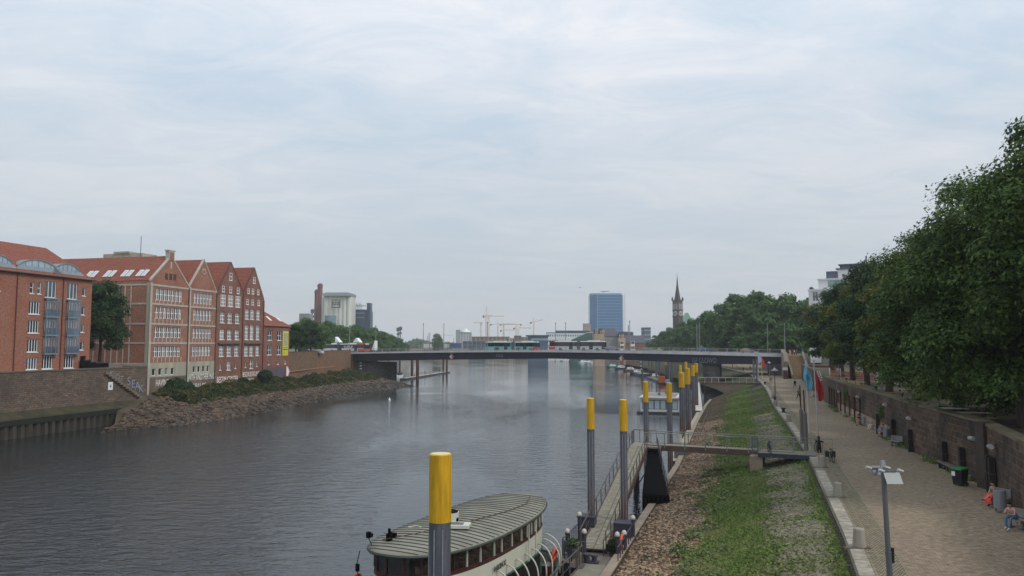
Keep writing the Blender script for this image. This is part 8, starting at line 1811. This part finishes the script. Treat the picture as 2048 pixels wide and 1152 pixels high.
for rot in (0, -math.pi/2):
    mt = Matrix.Rotation(rot, 4, 'Z')
    for x in (-hw * .42, hw * .42):
        b = MB(); z0, z1 = zat(619, D), zat(606, D); q = [(x - 1.0, z0), (x + 1.0, z0), (x + 1.0, z1 - 1.4), (x, z1), (x - 1.0, z1 - 1.4)]; b.ext([mt @ Vector((a, -hw - .06, c)) for a, c in q], mt @ Vector((0, .05, 0))); b.build('belfry_window', lv, CT)
    b = MB(); zc2 = zat(627, D); b.cyl(mt @ Vector((0, -hw - .2, zc2)), mt @ Vector((0, -hw, zc2)), 2.0, n=20); ck = b.build('clock_face', M('clock_white', S(196, 192, 186)), CT); b = MB(); b.cyl(mt @ Vector((0, -hw - .25, zc2)), mt @ Vector((0, -hw - .2, zc2)), 1.2, n=16); b.build('clock_centre', chm, ck); b = MB(); b.bar(mt @ Vector((0, -hw - .3, zc2)), mt @ Vector((0, -hw - .3, zc2 + 1.5)), .2); b.bar(mt @ Vector((0, -hw - .3, zc2)), mt @ Vector((.9, -hw - .3, zc2 - .4)), .2); b.build('clock_hand', wframe, ck)
t = thing('copper_gable', 'green copper roof peak right of the church tower', 'roof', far(1377, 660)); b = MB(); z0, z1 = zat(640, 660), zat(625, 660); b.add([(-4, 0, z0 - 1), (4, 0, z0 - 1), (0, 0, z1), (-4, 12, z0 - 1), (4, 12, z0 - 1), (0, 12, z1)], [(0,1,2), (0,2,5,3), (1,4,5,2), (3,5,4)]); b.build('copper', M('copper_green', S(140, 176, 160), var=.08), t)
# boats, piles and jetty people beyond the bridge
def boat(u, v, L, mat, lab, rz=R(20), cabin=True, group=None):
    t = thing('motor_boat', lab, 'boat', at(u, v, z=0), rz, group); t.location.z = 0; b = MB(); k = L / 7; pts = [(-3.5, -1.1), (1.5, -1.15), (3.5, 0), (1.5, 1.15), (-3.5, 1.1)]; n = 5
    b.add([(x*k*.88, y*k*.8, -.2) for x, y in pts] + [(x*k, y*k, .9 + (.35 if x > 3 else 0)) for x, y in pts], [(i, (i+1) % n, n + (i+1) % n, n + i) for i in range(n)] + [(4,3,2,1,0), (5,6,7,8,9)]); b.build('hull', mat, t)
    if cabin:
        b = MB(); b.add([(-1.6*k, -.85*k, .9), (1.3*k, -.8*k, .9), (1.3*k, .8*k, .9), (-1.6*k, .85*k, .9), (-1.4*k, -.7*k, 1.9), (.5*k, -.65*k, 1.9), (.5*k, .65*k, 1.9), (-1.4*k, .7*k, 1.9)], [(4,5,6,7), (0,1,5,4), (1,2,6,5), (2,3,7,6), (3,0,4,7)]); c = b.build('cabin', wframe, t)
        b = MB(); b.box(-1.2*k, .4*k, -.8*k - .02, .8*k + .02, 1.3, 1.7); b.build('windows', win_d, c)
    return t
nav = M('hull_navy', S(52, 60, 84)); wood_h = M('hull_brown', S(110, 76, 56)); grh = M('hull_green', S(70, 120, 96))
bl_ = [(1120, 722.5, 9, wframe), (1133, 722.5, 10, wframe), (1147, 723.5, 9, nav), (1158, 724.5, 9, wframe), (1168, 725.5, 10, wframe), (1181, 726.5, 10, wframe), (1191, 728, 9, wframe), (1226, 735, 8, grh), (1243, 738, 9, nav), (1262, 742, 8, wood_h), (1276, 748, 8, nav), (1311, 757, 6, wood_h)]
for i, (u, v, L, m_) in enumerate(bl_): boat(u, v, L, m_, '%s motor boat moored beyond the bridge, %s from the left' % ({wframe: 'white', nav: 'dark blue', grh: 'green', wood_h: 'brown'}[m_], ORD[i]), R(20 + 12 * (i % 3)), group='motor boats beyond the bridge')
boat(789, 756, 7, wframe, 'white motor boat beside the left bridge pier', R(15)); boat(784, 751, 9, nav, 'long dark boat behind the white one at the left pier', R(0), False)
t = thing('floating_basket', 'orange and dark work float by the far piles', 'float', at(1328, 768, z=0)); t.location.z = 0; b = MB(); b.box(-2.2, 2.2, -1.5, 1.5, -.3, .5); b.build('float', pdark, t); b = MB(); b.box(-1.8, .2, -.8, .8, .5, 2.6); b.build('cabin', M('float_orange', S(196, 108, 62)), t); b = MB(); b.box(.3, 1.9, -.6, .6, .5, 1.5); b.build('engine_cover', lbl, t)
t = thing('buoy', 'small white buoy floating before the left pier', 'buoy', at(779, 800, z=0)); t.location.z = 0; b = MB(); b.lathe([(.25, -.2), (.3, .1), (.12, .35), (.08, .55), (.02, .6)], 10); b.build('body', wframe, t)
fp = [(1284, 300, .35), (1297, 330, .3), (1303, 320, .3), (1312, 285, .32), (1318, 290, .35), (1336, 270, .45), (1342, 276, .4)]
for i, (u, D, r) in enumerate(fp):
    t = thing('steel_pile', 'plain grey pile under the right half of the bridge, %s from the left' % ORD[i], 'pile', far(u, D), 0, 'grey piles beyond the bridge'); b = MB(); b.cyl((0, 0, -1.5), (0, 0, 8.6), r, n=12); b.build('shaft', ygr, t)
t, L = ob('pontoon', 'dark work pontoon carrying the striped beacon beyond the bridge', 'pontoon', at(1276, 750, z=0), at(1292, 752, z=0), 4, -.3, .9, pdark, dk2)
t = thing('striped_beacon', 'black and white striped beacon post under the bridge', 'beacon', at(1283, 751, z=.9)); 
for i in range(8): b = MB(); b.cyl((0, 0, i*.7), (0, 0, i*.7 + .7), .3, n=10); b.build('band', wframe if i % 2 else tar, t)
ob('pontoon', 'long dark floating jetty right of the striped beacon', 'pontoon', at(1300, 757, z=0), at(1322, 765, z=0), 3, -.3, .7, pdark)
for i, (u, D, zt_, r) in enumerate(((824.5, 300, 8.0, .55), (835.5, 285, 8.0, .6), (887, 345, 8.2, .45), (894, 340, 8.2, .45), (800, 330, 6.2, .4))):
    t = thing('jetty_pile', 'rusty brown jetty pile beyond the left pier, %s from the left' % ORD[[1, 2, 3, 4, 0][i]], 'pile', far(u, D), 0, 'jetty piles beyond the left pier'); b = MB(); b.cyl((0, 0, -1.5), (0, 0, zt_), r, n=12); b.build('shaft', yru, t)
JT, L = ob('floating_jetty', 'narrow floating jetty beyond the left bridge pier', 'jetty', at(806, 760, z=0), at(895, 745.5, z=0), 2.4, -.3, .6, pdark, dk2)
b = MB(); b.cyl((L*.9, 0, .6), (L*.9, 0, 6), .05, n=5); b.cyl((L*.55, 0, .6), (L*.55, 0, 5), .05, n=5); b.build('masts', rail_m, JT)
cols = [blk, navy, gry, blk, beige, navy, blk, gry, blk]
for i, q in enumerate((.08, .2, .32, .42, .55, .66, .76, .86, .97)):
    p = JT.matrix_basis @ Vector((L * q, random.uniform(-.7, .7), .662)); person('%s figure on the floating jetty, %s from the bridge pier' % (['standing', 'sitting'][i % 3 == 1], ORD[i]), p, random.uniform(-2, 2), 'sit' if i % 3 == 1 else 'stand', cols[i], cols[(i + 2) % 9], shb, seat=.25)
# birds
for i, (u, v, D) in enumerate(((1857, 380, 90), (1160, 575, 120))):
    t = thing('bird', ['small dark bird gliding beside the tall terrace trees', 'tiny bird in the open sky left of the glass tower'][i], 'bird', at(u, v, D=D), R(20)); b = MB(); b.tube([(0, -.22, 0), (0, -.1, .02), (0, .08, .02), (0, .25, 0)], [.01, .045, .05, .01], n=6); 
    for s in (-1, 1): b.add([(0, -.08, .03), (0, .1, .03), (s*.3, .06, .1), (s*.32, -.04, .1), (s*.62, .1, .02)], [(0,1,2,3), (3,2,4)])
    b.build('body', tar, t)
# haze: even air between the camera and the far town
hm = bpy.data.materials.new('haze'); hm.use_nodes = True; hn = hm.node_tree; hn.nodes.remove(hn.nodes['Principled BSDF'])
pv = hn.nodes.new('ShaderNodeVolumePrincipled'); pv.inputs['Color'].default_value = (.93, .97, 1, 1); pv.inputs['Density'].default_value = HAZE; pv.inputs['Anisotropy'].default_value = 0.2
hn.links.new(pv.outputs[0], hn.nodes['Material Output'].inputs['Volume'])
b = MB(); b.box(-1300, 1300, -60, 1600, -2.4, 100); o = b.build('haze', hm); tag(o, 'thin even summer haze over river and town', None, None, 'stuff')
